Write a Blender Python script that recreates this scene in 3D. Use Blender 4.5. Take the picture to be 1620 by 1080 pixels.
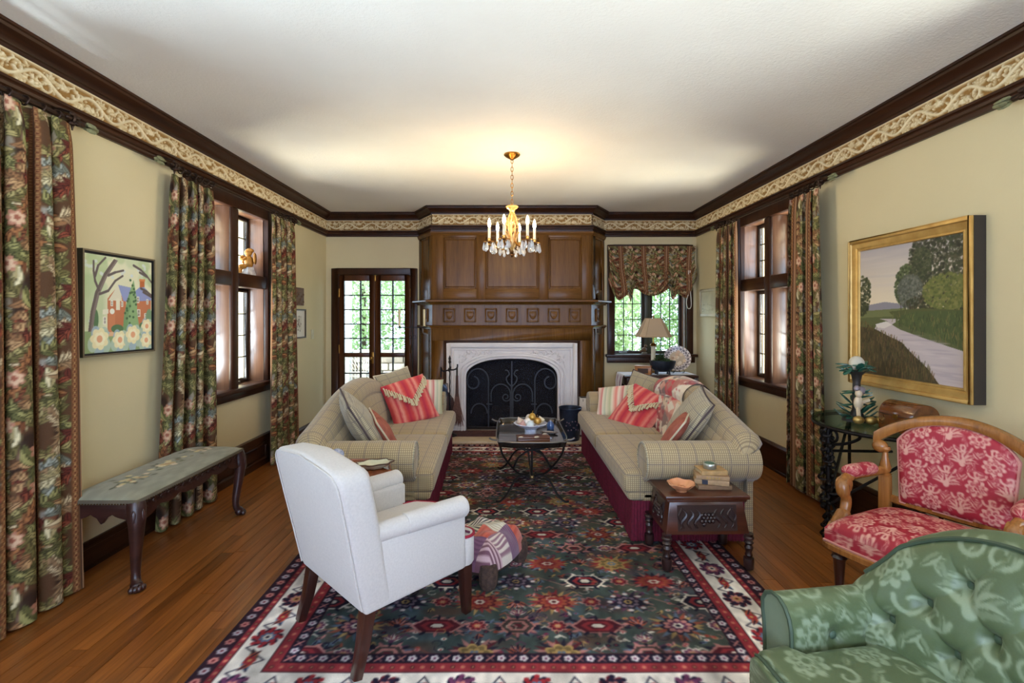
import bpy, bmesh, math, random
import numpy as np
from math import sin, cos, pi, radians, sqrt, atan2
from mathutils import Vector, Matrix

for o in list(bpy.data.objects):
    bpy.data.objects.remove(o)
SC = bpy.context.scene
COL = SC.collection
random.seed(7)
RNG = np.random.default_rng(7)

# ------------------------------------------------------------------ camera
cam_data = bpy.data.cameras.new('camera')
cam_data.sensor_width = 36.0
cam_data.lens = 17.0
cam_data.shift_x = 8 / 1620
cam_data.shift_y = -38 / 1620
cam_data.clip_start = 0.05
cam = bpy.data.objects.new('camera', cam_data)
cam.location = (0, 0, 1.40)
cam.rotation_euler = (pi / 2, 0, 0)
COL.objects.link(cam)
SC.camera = cam

# ------------------------------------------------------------------ world, light, exposure
XL, XR, YB, YF, ZC = -2.35, 2.46, 6.28, -2.2, 2.75      # room: left, right, back, front walls, ceiling

def lin(c):
    c = np.asarray(c, float) / 255.0
    return np.where(c <= 0.04045, c / 12.92, ((c + 0.055) / 1.055) ** 2.4)

def rgba(c):
    l = lin(c)
    return (float(l[0]), float(l[1]), float(l[2]), 1.0)

world = bpy.data.worlds.new('overcast_sky')
SC.world = world
world.use_nodes = True
bg = world.node_tree.nodes['Background']
bg.inputs['Color'].default_value = rgba((204, 224, 255))
bg.inputs['Strength'].default_value = 6.0

SC.view_settings.view_transform = 'Standard'
SC.view_settings.look = 'None'
SC.view_settings.exposure = 0.63
SC.view_settings.gamma = 1.0
SC.view_settings.use_curve_mapping = False
SC.cycles.use_denoising = True
SC.cycles.adaptive_threshold = 0.02
SC.cycles.max_bounces = 8
SC.cycles.diffuse_bounces = 5
SC.cycles.transparent_max_bounces = 12
SC.cycles.sample_clamp_indirect = 6.0
SC.cycles.caustics_reflective = False
SC.cycles.caustics_refractive = False

def area_light(name, loc, rot, sx, sy, power, col):
    d = bpy.data.lights.new(name, 'AREA')
    d.shape = 'RECTANGLE'
    d.size, d.size_y = sx, sy
    d.energy = power
    d.color = tuple(float(v) for v in lin(col))
    o = bpy.data.objects.new(name, d)
    o.location = loc
    o.rotation_euler = rot
    COL.objects.link(o)
    return o

DAY = (224, 234, 255)
# daylight that falls in through the windows of the room (each lamp stands outside its window)
# side lamps are added low and tilted up to brighten the ceiling; the sky itself is the world
def up(deg):
    return radians(deg)
area_light('daylight_window_1', (XL - 2.5, 4.15, 0.05), (0, radians(-90) - up(32), 0), 2.4, 3.2, 640, (255, 229, 188))
area_light('daylight_window_2', (XR + 2.5, 4.52, 0.05), (0, radians(90) + up(32), 0), 2.4, 3.2, 600, (255, 229, 188))
area_light('daylight_window_4', (XL - 1.10, 1.45, 0.20), (0, radians(-90) - up(60), 0), 1.6, 2.2, 480, (226, 236, 250))
area_light('daylight_window_5', (XR + 1.25, 1.05, 0.25), (0, radians(90) + up(48), 0), 1.6, 2.4, 560, (248, 240, 228))
area_light('rear_fill_light', (0.0, YF - 0.9, 1.60), (radians(90), 0, 0), 3.4, 1.8, 40, (176, 204, 255))  # blue fill lamp added behind the camera, outside the invented rear window

# ------------------------------------------------------------------ tags
def T(o, label, cat, group=None):
    o['label'] = label
    o['category'] = cat
    if group:
        o['group'] = group
    return o

def S(o):
    o['kind'] = 'structure'
    return o

def thing(name, label, cat, loc=(0, 0, 0), rz=0.0, group=None):
    o = bpy.data.objects.new(name, None)
    o.empty_display_size = 0.1
    COL.objects.link(o)
    o.location = loc
    o.rotation_euler = (0, 0, rz)
    return T(o, label, cat, group)

def empty(name, parent=None, loc=(0, 0, 0), rot=(0, 0, 0)):
    o = bpy.data.objects.new(name, None)
    o.empty_display_size = 0.1
    COL.objects.link(o)
    o.location = loc
    o.rotation_euler = rot
    o.parent = parent
    return o

def copy_tree(o, parent=None):
    c = o.copy()
    COL.objects.link(c)
    c.parent = parent
    for ch in list(o.children):
        copy_tree(ch, c)
    return c

# ------------------------------------------------------------------ materials
class NT:
    """small helper to write node maths"""
    def __init__(s, name):
        s.m = bpy.data.materials.new(name)
        s.m.use_nodes = True
        s.t = s.m.node_tree
        s.b = s.t.nodes['Principled BSDF']
    def n(s, kind, **kw):
        nd = s.t.nodes.new(kind)
        for k, v in kw.items():
            setattr(nd, k, v)
        return nd
    def put(s, sock, val):
        if isinstance(val, bpy.types.NodeSocket):
            s.t.links.new(val, sock)
        else:
            sock.default_value = val
    def math(s, op, a, b=0.0, c=None):
        nd = s.n('ShaderNodeMath', operation=op)
        s.put(nd.inputs[0], a)
        s.put(nd.inputs[1], b)
        if c is not None:
            s.put(nd.inputs[2], c)
        return nd.outputs[0]
    def mix(s, f, a, b):
        nd = s.n('ShaderNodeMix', data_type='RGBA')
        s.put(nd.inputs[0], f)
        s.put(nd.inputs[6], a)
        s.put(nd.inputs[7], b)
        return nd.outputs[2]
    def coord(s, which='Object', scale=(1, 1, 1), rot=(0, 0, 0)):
        tc = s.n('ShaderNodeTexCoord')
        mp = s.n('ShaderNodeMapping')
        mp.inputs['Scale'].default_value = scale
        mp.inputs['Rotation'].default_value = rot
        s.t.links.new(tc.outputs[which], mp.inputs[0])
        return mp.outputs[0]
    def noise(s, vec, scale, detail=4, rough=0.55):
        nd = s.n('ShaderNodeTexNoise')
        s.put(nd.inputs['Vector'], vec)
        nd.inputs['Scale'].default_value = scale
        nd.inputs['Detail'].default_value = detail
        nd.inputs['Roughness'].default_value = rough
        return nd.outputs[0]
    def ramp(s, f, stops):
        nd = s.n('ShaderNodeValToRGB')
        el = nd.color_ramp.elements
        while len(el) < len(stops):
            el.new(0.5)
        for e, (p, c) in zip(el, stops):
            e.position = p
            e.color = rgba(c) if len(c) == 3 else c
        s.put(nd.inputs[0], f)
        return nd.outputs[0]
    def bump(s, h, strength=0.2, dist=0.01):
        nd = s.n('ShaderNodeBump')
        nd.inputs['Strength'].default_value = strength
        nd.inputs['Distance'].default_value = dist
        s.put(nd.inputs['Height'], h)
        s.t.links.new(nd.outputs[0], s.b.inputs['Normal'])
    def set(s, **kw):
        for k, v in kw.items():
            key = {'col': 'Base Color', 'rough': 'Roughness', 'metal': 'Metallic', 'spec': 'Specular IOR Level',
                   'sheen': 'Sheen Weight', 'coat': 'Coat Weight', 'alpha': 'Alpha', 'trans': 'Transmission Weight',
                   'emit': 'Emission Color', 'estr': 'Emission Strength'}[k]
            s.put(s.b.inputs[key], v)
        return s

MATS = {}

def mat(name, col, rough=0.6, metal=0.0, col2=None, nscale=8.0, bump=None, spec=0.5, coat=0.0, sheen=0.0, stretch=(1, 1, 1)):
    if name in MATS:
        return MATS[name]
    t = NT(name)
    v = t.coord('Object', stretch)
    if col2 is None:
        col2 = tuple(max(0, c * 0.9) for c in col)
    t.set(col=t.ramp(t.noise(v, nscale), [(0.3, col), (0.7, col2)]), rough=rough, metal=metal, spec=spec, coat=coat, sheen=sheen)
    if bump:
        t.bump(t.noise(v, bump[0], 3), bump[1], bump[2] if len(bump) > 2 else 0.004)
    MATS[name] = t.m
    return t.m

def wood(name, dark, light, axis='z', rough=0.35, coat=0.25, fine=60.0, tint=0.0, bump=0.08, spec=0.5):
    """wood with a grain along one object axis"""
    if name in MATS:
        return MATS[name]
    t = NT(name)
    sc = {'x': (0.05, 1, 1), 'y': (1, 0.05, 1), 'z': (1, 1, 0.05)}[axis]
    v = t.coord('Object', sc)
    if tint:
        oi = t.n('ShaderNodeObjectInfo')
        add = t.n('ShaderNodeVectorMath', operation='ADD')
        comb = t.n('ShaderNodeCombineXYZ')
        r10 = t.math('MULTIPLY', oi.outputs['Random'], 37.0)
        for i in range(3):
            t.put(comb.inputs[i], r10)
        t.t.links.new(v, add.inputs[0])
        t.t.links.new(comb.outputs[0], add.inputs[1])
        v = add.outputs[0]
    a = t.noise(v, 9.0, 5, 0.6)
    b = t.noise(v, fine, 3, 0.6)
    f = t.math('ADD', t.math('MULTIPLY', a, 0.6), t.math('MULTIPLY', b, 0.4))
    c = t.ramp(f, [(0.33, dark), (0.66, light)])
    if tint:
        k = t.math('ADD', t.math('MULTIPLY', oi.outputs['Random'], tint), 1.0 - tint * 0.5)
        hsv = t.n('ShaderNodeHueSaturation')
        t.put(hsv.inputs['Color'], c)
        t.put(hsv.inputs['Value'], k)
        c = hsv.outputs[0]
    t.set(col=c, rough=rough, coat=coat, spec=spec)
    t.b.inputs['Coat Roughness'].default_value = 0.2
    t.bump(b, bump, 0.003)
    MATS[name] = t.m
    return t.m

def painted(name, rough=0.8, sheen=0.0, bump=(140, 0.25, 0.002), spec=0.3, var=0.12):
    """colour comes from the pattern woven/printed on the piece (attribute Col), with a fine fibre grain"""
    if name in MATS:
        return MATS[name]
    t = NT(name)
    at = t.n('ShaderNodeAttribute')
    at.attribute_name = 'Col'
    nz = t.noise(t.coord('Object'), bump[0], 3)
    hsv = t.n('ShaderNodeHueSaturation')
    t.put(hsv.inputs['Color'], at.outputs['Color'])
    t.put(hsv.inputs['Value'], t.math('ADD', t.math('MULTIPLY', nz, var * 2), 1.0 - var))
    t.set(col=hsv.outputs[0], rough=rough, sheen=sheen, spec=spec)
    t.bump(nz, bump[1], bump[2])
    MATS[name] = t.m
    return t.m

def stripes_mat(name, stops, axis='u', period=0.1, rough=0.85, wav=0.0):
    t = NT(name)
    tc = t.n('ShaderNodeTexCoord')
    sp = t.n('ShaderNodeSeparateXYZ')
    t.t.links.new(tc.outputs['UV'], sp.inputs[0])
    u = sp.outputs[0 if axis == 'u' else 1]
    if wav:
        nz = t.noise(t.coord('UV'), 30.0, 3)
        u = t.math('ADD', u, t.math('MULTIPLY', nz, wav))
    f = t.math('FRACT', t.math('MULTIPLY', u, 1.0 / period))
    c = t.ramp(f, stops)
    t.set(col=c, rough=rough, sheen=0.2, spec=0.2)
    t.bump(t.noise(t.coord('UV'), 250.0, 2), 0.25, 0.002)
    MATS[name] = t.m
    return t.m

def check_mat(name, a, b, line):
    """small woven check with thin darker window lines"""
    t = NT(name)
    tc = t.n('ShaderNodeTexCoord')
    sp = t.n('ShaderNodeSeparateXYZ')
    t.t.links.new(tc.outputs['UV'], sp.inputs[0])
    u, v = sp.outputs[0], sp.outputs[1]
    fu = t.math('FRACT', t.math('MULTIPLY', u, 1 / 0.0125))
    fv = t.math('FRACT', t.math('MULTIPLY', v, 1 / 0.0125))
    cu = t.math('GREATER_THAN', fu, 0.42)
    cv = t.math('GREATER_THAN', fv, 0.42)
    both = t.math('MULTIPLY', cu, cv)
    c = t.mix(t.math('ADD', t.math('MULTIPLY', both, 0.8), t.math('MULTIPLY', cu, 0.2)), rgba(b), rgba(a))
    wl = t.math('LESS_THAN', t.math('FRACT', t.math('MULTIPLY', u, 1 / 0.102)), 0.10)
    wv = t.math('LESS_THAN', t.math('FRACT', t.math('MULTIPLY', v, 1 / 0.102)), 0.10)
    c = t.mix(t.math('MULTIPLY', t.math('MAXIMUM', wl, wv), 0.45), c, rgba(line))
    t.set(col=c, rough=0.9, sheen=0.25, spec=0.2)
    t.bump(t.math('ADD', both, t.noise(tc.outputs['UV'], 300.0, 2)), 0.25, 0.0015)
    MATS[name] = t.m
    return t.m

# ------------------------------------------------------------------ mesh building
def box_uv(me):
    """uv = metres on the plane each face looks along"""
    nl = len(me.loops)
    if nl == 0:
        return
    co = np.empty(len(me.vertices) * 3, np.float32)
    me.vertices.foreach_get('co', co)
    co = co.reshape(-1, 3)
    vi = np.empty(nl, np.int32)
    me.loops.foreach_get('vertex_index', vi)
    nr = np.empty(len(me.polygons) * 3, np.float32)
    me.polygons.foreach_get('normal', nr)
    nr = np.abs(nr.reshape(-1, 3))
    lt = np.empty(len(me.polygons), np.int32)
    me.polygons.foreach_get('loop_total', lt)
    ax = np.repeat(np.argmax(nr, 1), lt)
    p = co[vi]
    uv = np.where((ax == 0)[:, None], p[:, [1, 2]], np.where((ax == 1)[:, None], p[:, [0, 2]], p[:, [0, 1]]))
    l = me.uv_layers.new(name='UVMap')
    l.data.foreach_set('uv', np.ascontiguousarray(uv, np.float32).ravel())

def finish(me, name, m, parent, smooth=True, loc=None, rot=None, angle=40):
    if m is not None:
        me.materials.append(m)
    if smooth:
        me.polygons.foreach_set('use_smooth', np.ones(len(me.polygons), bool))
        if angle:
            me.set_sharp_from_angle(angle=radians(angle))
    o = bpy.data.objects.new(name, me)
    COL.objects.link(o)
    o.parent = parent
    if loc is not None:
        o.location = loc
    if rot is not None:
        o.rotation_euler = rot
    return o

class MB:
    def __init__(s):
        s.v, s.f = [], []
    def add(s, vs, fs, M=None):
        o = len(s.v)
        if M is not None:
            vs = [M @ Vector(p) for p in vs]
        s.v.extend(tuple(p) for p in vs)
        s.f.extend(tuple(i + o for i in f) for f in fs)
        return s
    def box(s, x0, x1, y0, y1, z0, z1, M=None):
        return s.add([(x0, y0, z0), (x1, y0, z0), (x1, y1, z0), (x0, y1, z0), (x0, y0, z1), (x1, y0, z1), (x1, y1, z1), (x0, y1, z1)],
                     [(3, 2, 1, 0), (4, 5, 6, 7), (0, 1, 5, 4), (1, 2, 6, 5), (2, 3, 7, 6), (3, 0, 4, 7)], M)
    def frust(s, b, t, z0, z1, M=None):
        """b,t = (x0,x1,y0,y1) rectangles at z0 and z1"""
        return s.add([(b[0], b[2], z0), (b[1], b[2], z0), (b[1], b[3], z0), (b[0], b[3], z0), (t[0], t[2], z1), (t[1], t[2], z1), (t[1], t[3], z1), (t[0], t[3], z1)],
                     [(3, 2, 1, 0), (4, 5, 6, 7), (0, 1, 5, 4), (1, 2, 6, 5), (2, 3, 7, 6), (3, 0, 4, 7)], M)
    def rbox(s, x0, x1, y0, y1, z0, z1, r, seg=3, M=None, sub=0, fn=None):
        bm = bmesh.new()
        bmesh.ops.create_cube(bm, size=1)
        for v in bm.verts:
            v.co = Vector((x0 + (v.co.x + .5) * (x1 - x0), y0 + (v.co.y + .5) * (y1 - y0), z0 + (v.co.z + .5) * (z1 - z0)))
        bmesh.ops.bevel(bm, geom=bm.edges[:], offset=r, segments=seg, profile=0.5, affect='EDGES')
        if sub:
            bmesh.ops.subdivide_edges(bm, edges=[e for e in bm.edges if e.calc_length() > r * 1.2], cuts=sub, use_grid_fill=True)
        if fn:
            for v in bm.verts:
                v.co = Vector(fn(*v.co))
        bm.verts.index_update()
        s.add([v.co.copy() for v in bm.verts], [[v.index for v in f.verts] for f in bm.faces], M)
        bm.free()
        return s
    def tube(s, pts, rad, n=8, M=None, cap=True, closed=False, sq=None):
        P = [Vector(p) for p in pts]
        k = len(P)
        R = rad if isinstance(rad, (list, tuple)) else [rad] * k
        vs, fs = [], []
        up = None
        for i in range(k):
            if closed:
                d = (P[(i + 1) % k] - P[i - 1])
            else:
                d = P[min(i + 1, k - 1)] - P[max(i - 1, 0)]
            d = d.normalized() if d.length > 1e-9 else Vector((0, 0, 1))
            if up is None:
                a = Vector((0, 0, 1)) if abs(d.z) < 0.9 else Vector((1, 0, 0))
                up = (a - d * a.dot(d)).normalized()
            else:
                up = up - d * up.dot(d)
                up = up.normalized() if up.length > 1e-6 else d.orthogonal().normalized()
            sd = d.cross(up)
            for j in range(n):
                t = 2 * pi * j / n + (pi / 4 if n == 4 else 0)
                r = R[i]
                vs.append(P[i] + up * (cos(t) * r) + sd * (sin(t) * r * (sq or 1)))
        m = k if closed else k - 1
        for i in range(m):
            for j in range(n):
                a, b = i * n + j, i * n + (j + 1) % n
                c, d2 = ((i + 1) % k) * n + (j + 1) % n, ((i + 1) % k) * n + j
                fs.append((a, b, c, d2))
        if cap and not closed:
            fs.append(tuple(reversed(range(n))))
            fs.append(tuple((k - 1) * n + j for j in range(n)))
        return s.add(vs, fs, M)
    def lathe(s, prof, c=(0, 0, 0), n=20, M=None, sx=1.0, sy=1.0, lob=None):
        vs, fs = [], []
        for r, z in prof:
            for j in range(n):
                t = 2 * pi * j / n
                q = r * (1 + (lob[1] * cos(lob[0] * t) if lob else 0))
                vs.append((c[0] + q * cos(t) * sx, c[1] + q * sin(t) * sy, c[2] + z))
        k = len(prof)
        for i in range(k - 1):
            for j in range(n):
                fs.append((i * n + j, i * n + (j + 1) % n, (i + 1) * n + (j + 1) % n, (i + 1) * n + j))
        if prof[0][0] > 1e-5:
            fs.append(tuple(reversed(range(n))))
        if prof[-1][0] > 1e-5:
            fs.append(tuple((k - 1) * n + j for j in range(n)))
        return s.add(vs, fs, M)
    def ball(s, c, r, nu=14, nv=9, M=None):
        if not isinstance(r, (list, tuple)):
            r = (r, r, r)
        vs, fs = [], []
        for i in range(nv + 1):
            a = -pi / 2 + pi * i / nv
            for j in range(nu):
                t = 2 * pi * j / nu
                vs.append((c[0] + r[0] * cos(a) * cos(t), c[1] + r[1] * cos(a) * sin(t), c[2] + r[2] * sin(a)))
        for i in range(nv):
            for j in range(nu):
                fs.append((i * nu + j, i * nu + (j + 1) % nu, (i + 1) * nu + (j + 1) % nu, (i + 1) * nu + j))
        return s.add(vs, fs, M)
    def prism(s, pts, lo, hi, axis='y', M=None):
        """2-D outline extruded along an axis; outline is (x,z) for y, (y,z) for x, (x,y) for z"""
        def mk(p, h):
            return {'y': (p[0], h, p[1]), 'x': (h, p[0], p[1]), 'z': (p[0], p[1], h)}[axis]
        k = len(pts)
        vs = [mk(p, lo) for p in pts] + [mk(p, hi) for p in pts]
        fs = [tuple(range(k)), tuple(reversed(range(k, 2 * k)))]
        fs += [(i, i + k, (i + 1) % k + k, (i + 1) % k) for i in range(k)]
        return s.add(vs, fs, M)
    def build(s, name, m, parent=None, smooth=True, bevel=0.0, loc=None, rot=None, angle=40, seg=2):
        me = bpy.data.meshes.new(name)
        me.from_pydata(s.v, [], s.f)
        me.validate()
        bm = bmesh.new()
        bm.from_mesh(me)
        bmesh.ops.remove_doubles(bm, verts=bm.verts, dist=1e-5)
        bmesh.ops.recalc_face_normals(bm, faces=bm.faces)
        if bevel:
            es = [e for e in bm.edges if len(e.link_faces) == 2 and e.calc_face_angle(0) > 0.6]
            bmesh.ops.bevel(bm, geom=es, offset=bevel, segments=seg, profile=0.5, affect='EDGES', clamp_overlap=True)
        bm.to_mesh(me)
        bm.free()
        box_uv(me)
        return finish(me, name, m, parent, smooth, loc, rot, angle)

def grid_mesh(name, P, m, parent=None, col=None, uv=None, wrap_u=False, smooth=True, loc=None, rot=None, angle=None):
    """surface from an array of points P[nv][nu][3]; col[nv][nu][3] in sRGB 0..255"""
    nv, nu = P.shape[:2]
    me = bpy.data.meshes.new(name)
    me.vertices.add(nv * nu)
    me.vertices.foreach_set('co', np.ascontiguousarray(P, np.float32).ravel())
    ju = np.arange(nu if wrap_u else nu - 1)
    iv = np.arange(nv - 1)
    I, J = np.meshgrid(iv, ju, indexing='ij')
    J2 = (J + 1) % nu
    q = np.stack([I * nu + J, I * nu + J2, (I + 1) * nu + J2, (I + 1) * nu + J], -1).reshape(-1, 4).astype(np.int32)
    me.loops.add(q.size)
    me.loops.foreach_set('vertex_index', q.ravel())
    me.polygons.add(len(q))
    me.polygons.foreach_set('loop_start', np.arange(0, q.size, 4, dtype=np.int32))
    me.update(calc_edges=True)
    if col is not None:
        a = me.color_attributes.new('Col', 'FLOAT_COLOR', 'POINT')
        c4 = np.ones((nv * nu, 4), np.float32)
        c4[:, :3] = lin(col.reshape(-1, 3))
        a.data.foreach_set('color', c4.ravel())
    if uv is not None:
        l = me.uv_layers.new(name='UVMap')
        l.data.foreach_set('uv', np.ascontiguousarray(uv.reshape(-1, 2)[q.ravel()], np.float32).ravel())
    else:
        box_uv(me)
    return finish(me, name, m, parent, smooth, loc, rot, angle)

def sweep(path, prof, closed_prof=True):
    """profile (d = distance into the room, z) swept along a plan path with mitred corners; room lies on the right of the path"""
    P = [Vector((p[0], p[1])) for p in path]
    k = len(P)
    offs = []
    for i in range(k):
        ns = []
        if i > 0:
            d = (P[i] - P[i - 1]).normalized()
            ns.append(Vector((d.y, -d.x)))
        if i < k - 1:
            d = (P[i + 1] - P[i]).normalized()
            ns.append(Vector((d.y, -d.x)))
        if len(ns) == 2:
            b = (ns[0] + ns[1]).normalized()
            offs.append(b / max(0.2, b.dot(ns[0])))
        else:
            offs.append(ns[0])
    mb = MB()
    n = len(prof)
    vs, fs = [], []
    for i in range(k):
        for d, z in prof:
            q = P[i] + offs[i] * d
            vs.append((q.x, q.y, z))
    for i in range(k - 1):
        for j in range(n if closed_prof else n - 1):
            a, b = i * n + j, i * n + (j + 1) % n
            fs.append((a, b, b + n, a + n))
    if closed_prof:
        fs.append(tuple(range(n)))
        fs.append(tuple(reversed(range((k - 1) * n, k * n))))
    mb.add(vs, fs)
    return mb

def arc(cx, cy, r, a0, a1, n, ry=None):
    ry = ry or r
    return [(cx + r * cos(radians(a0 + (a1 - a0) * i / n)), cy + ry * sin(radians(a0 + (a1 - a0) * i / n))) for i in range(n + 1)]

def spiral(cx, cz, r0, r1, a0, a1, n, y=0.0):
    out = []
    for i in range(n + 1):
        t = i / n
        a = radians(a0 + (a1 - a0) * t)
        r = r0 + (r1 - r0) * t
        out.append((cx + r * cos(a), y, cz + r * sin(a)))
    return out

def smoothpath(pts, n=6):
    """Catmull-Rom through points"""
    P = [Vector(p) for p in pts]
    out = []
    for i in range(len(P) - 1):
        p0, p1, p2, p3 = P[max(i - 1, 0)], P[i], P[i + 1], P[min(i + 2, len(P) - 1)]
        for j in range(n):
            t = j / n
            out.append(0.5 * ((2 * p1) + (p2 - p0) * t + (2 * p0 - 5 * p1 + 4 * p2 - p3) * t * t + (3 * p1 - p0 - 3 * p2 + p3) * t ** 3))
    out.append(P[-1])
    return out

def lerp(a, b, t):
    return a + (b - a) * t

# ------------------------------------------------------------------ printed and woven patterns
class Canvas:
    """a pattern in metres, drawn with shapes, then sampled at the vertices of a piece"""
    def __init__(s, W, H, px, col, wrap=False):
        s.W, s.H, s.px, s.wrap = W, H, px, wrap
        s.nx, s.ny = max(2, int(round(W / px))), max(2, int(round(H / px)))
        s.a = np.empty((s.ny, s.nx, 3))
        s.a[:] = col
    def xy(s):
        return np.meshgrid((np.arange(s.nx) + .5) * s.px, (np.arange(s.ny) + .5) * s.px)
    def region(s, x0, y0, x1, y1):
        i0, i1 = max(0, int(x0 / s.px) - 1), min(s.nx, int(x1 / s.px) + 2)
        j0, j1 = max(0, int(y0 / s.px) - 1), min(s.ny, int(y1 / s.px) + 2)
        if i0 >= i1 or j0 >= j1:
            return None
        X, Y = np.meshgrid((np.arange(i0, i1) + .5) * s.px, (np.arange(j0, j1) + .5) * s.px)
        return slice(j0, j1), slice(i0, i1), X, Y
    def offs(s):
        if not s.wrap:
            return [(0, 0)]
        return [(a * s.W, b * s.H) for a in (-1, 0, 1) for b in (-1, 0, 1)]
    def blend(s, sl, m, col):
        m = m[..., None]
        s.a[sl] = s.a[sl] * (1 - m) + np.asarray(col, float) * m
    def ell(s, cx, cy, rx, ry, col, rot=0.0, al=1.0, soft=0.0):
        c, sn = cos(rot), sin(rot)
        R = max(rx, ry) * (1 + soft)
        for ox, oy in s.offs():
            g = s.region(cx + ox - R, cy + oy - R, cx + ox + R, cy + oy + R)
            if g is None:
                continue
            sy, sx, X, Y = g
            dx, dy = X - cx - ox, Y - cy - oy
            d = np.sqrt(((dx * c + dy * sn) / rx) ** 2 + ((-dx * sn + dy * c) / ry) ** 2)
            e = max(soft, 0.7 * s.px / max(min(rx, ry), 1e-6))
            s.blend((sy, sx), al * np.clip((1 - d) / e + 0.5, 0, 1), col)
        return s
    def flower(s, cx, cy, r, n, col, rot=0.0, dep=0.3, al=1.0, sy_=1.0):
        for ox, oy in s.offs():
            g = s.region(cx + ox - r * 1.4, cy + oy - r * 1.4, cx + ox + r * 1.4, cy + oy + r * 1.4)
            if g is None:
                continue
            sy, sx, X, Y = g
            dx, dy = X - cx - ox, (Y - cy - oy) / sy_
            th = np.arctan2(dy, dx) - rot
            rr = r * (1 - dep + dep * np.abs(np.cos(th * n / 2)))
            d = np.hypot(dx, dy) / rr
            s.blend((sy, sx), al * np.clip((1 - d) * r / s.px + 0.5, 0, 1), col)
        return s
    def leaf(s, cx, cy, L, Wd, ang, col, col2=None, vein=None, al=1.0, curl=0.0):
        c, sn = cos(ang), sin(ang)
        for ox, oy in s.offs():
            g = s.region(cx + ox - L, cy + oy - L, cx + ox + L, cy + oy + L)
            if g is None:
                continue
            sy, sx, X, Y = g
            dx, dy = X - cx - ox, Y - cy - oy
            u = (dx * c + dy * sn) / (L * 0.5)
            w = (-dx * sn + dy * c) - curl * L * (u * u)
            hw = Wd * 0.5 * np.clip(1 - u * u, 0, 1) * (1 - 0.35 * u)
            m = al * np.clip((hw - np.abs(w)) / s.px + 0.5, 0, 1) * (np.abs(u) < 1)
            s.blend((sy, sx), m, col)
            if col2 is not None:
                s.blend((sy, sx), m * (w > 0), col2)
            if vein is not None:
                s.blend((sy, sx), m * (np.abs(w) < s.px * 0.7), vein)
        return s
    def poly(s, pts, col, al=1.0):
        P = np.asarray(pts, float)
        for ox, oy in s.offs():
            Q = P + (ox, oy)
            g = s.region(Q[:, 0].min(), Q[:, 1].min(), Q[:, 0].max(), Q[:, 1].max())
            if g is None:
                continue
            sy, sx, X, Y = g
            ins = np.zeros(X.shape, bool)
            k = len(Q)
            for i in range(k):
                x1, y1 = Q[i]
                x2, y2 = Q[(i + 1) % k]
                if y1 == y2:
                    continue
                ins ^= ((Y < y1) != (Y < y2)) & (X < (x2 - x1) * (Y - y1) / (y2 - y1) + x1)
            s.blend((sy, sx), al * ins, col)
        return s
    def line(s, pts, w, col, al=1.0, taper=None):
        P = np.asarray(pts, float)
        for ox, oy in s.offs():
            Q = P + (ox, oy)
            for i in range(len(Q) - 1):
                a, b = Q[i], Q[i + 1]
                ww = w if taper is None else lerp(w, taper, i / max(1, len(Q) - 2))
                g = s.region(min(a[0], b[0]) - ww, min(a[1], b[1]) - ww, max(a[0], b[0]) + ww, max(a[1], b[1]) + ww)
                if g is None:
                    continue
                sy, sx, X, Y = g
                d = b - a
                t = np.clip(((X - a[0]) * d[0] + (Y - a[1]) * d[1]) / max(d @ d, 1e-12), 0, 1)
                dist = np.hypot(X - a[0] - t * d[0], Y - a[1] - t * d[1])
                s.blend((sy, sx), al * np.clip((ww * 0.5 - dist) / s.px + 0.5, 0, 1), col)
        return s
    def rect(s, x0, y0, x1, y1, col, al=1.0):
        g = s.region(x0, y0, x1, y1)
        if g:
            sy, sx, X, Y = g
            s.blend((sy, sx), al * ((X >= x0) & (X <= x1) & (Y >= y0) & (Y <= y1)), col)
        return s
    def mottle(s, amt, n, seed=1):
        """soft irregular variation of the dye"""
        r = np.random.default_rng(seed)
        k = r.random((n + 2, n + 2))
        gx, gy = np.linspace(0, n, s.nx), np.linspace(0, n, s.ny)
        i, j = np.floor(gx).astype(int), np.floor(gy).astype(int)
        fx, fy = gx - i, gy - j
        fx, fy = fx * fx * (3 - 2 * fx), fy * fy * (3 - 2 * fy)
        v = (k[j][:, i] * (1 - fx) + k[j][:, i + 1] * fx) * (1 - fy)[:, None] + (k[j + 1][:, i] * (1 - fx) + k[j + 1][:, i + 1] * fx) * fy[:, None]
        s.a *= (1 + amt * (v - 0.5) * 2)[..., None]
        return v
    def sample(s, x, y):
        fx, fy = np.asarray(x) / s.px - 0.5, np.asarray(y) / s.px - 0.5
        i, j = np.floor(fx).astype(int), np.floor(fy).astype(int)
        tx, ty = (fx - i)[..., None], (fy - j)[..., None]
        if s.wrap:
            g = lambda a, b: s.a[b % s.ny, a % s.nx]
        else:
            g = lambda a, b: s.a[np.clip(b, 0, s.ny - 1), np.clip(a, 0, s.nx - 1)]
        return np.clip((g(i, j) * (1 - tx) + g(i + 1, j) * tx) * (1 - ty) + (g(i, j + 1) * (1 - tx) + g(i + 1, j + 1) * tx) * ty, 0, 255)

def flat_panel(name, cv, m, parent, place, nx=None, ny=None):
    """canvas as a flat printed/painted sheet; place(x,y) arrays -> points"""
    nx, ny = nx or cv.nx, ny or cv.ny
    X, Y = np.meshgrid(np.linspace(0, cv.W, nx), np.linspace(0, cv.H, ny))
    return grid_mesh(name, place(X, Y), m, parent, cv.sample(X, Y), smooth=False)

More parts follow.
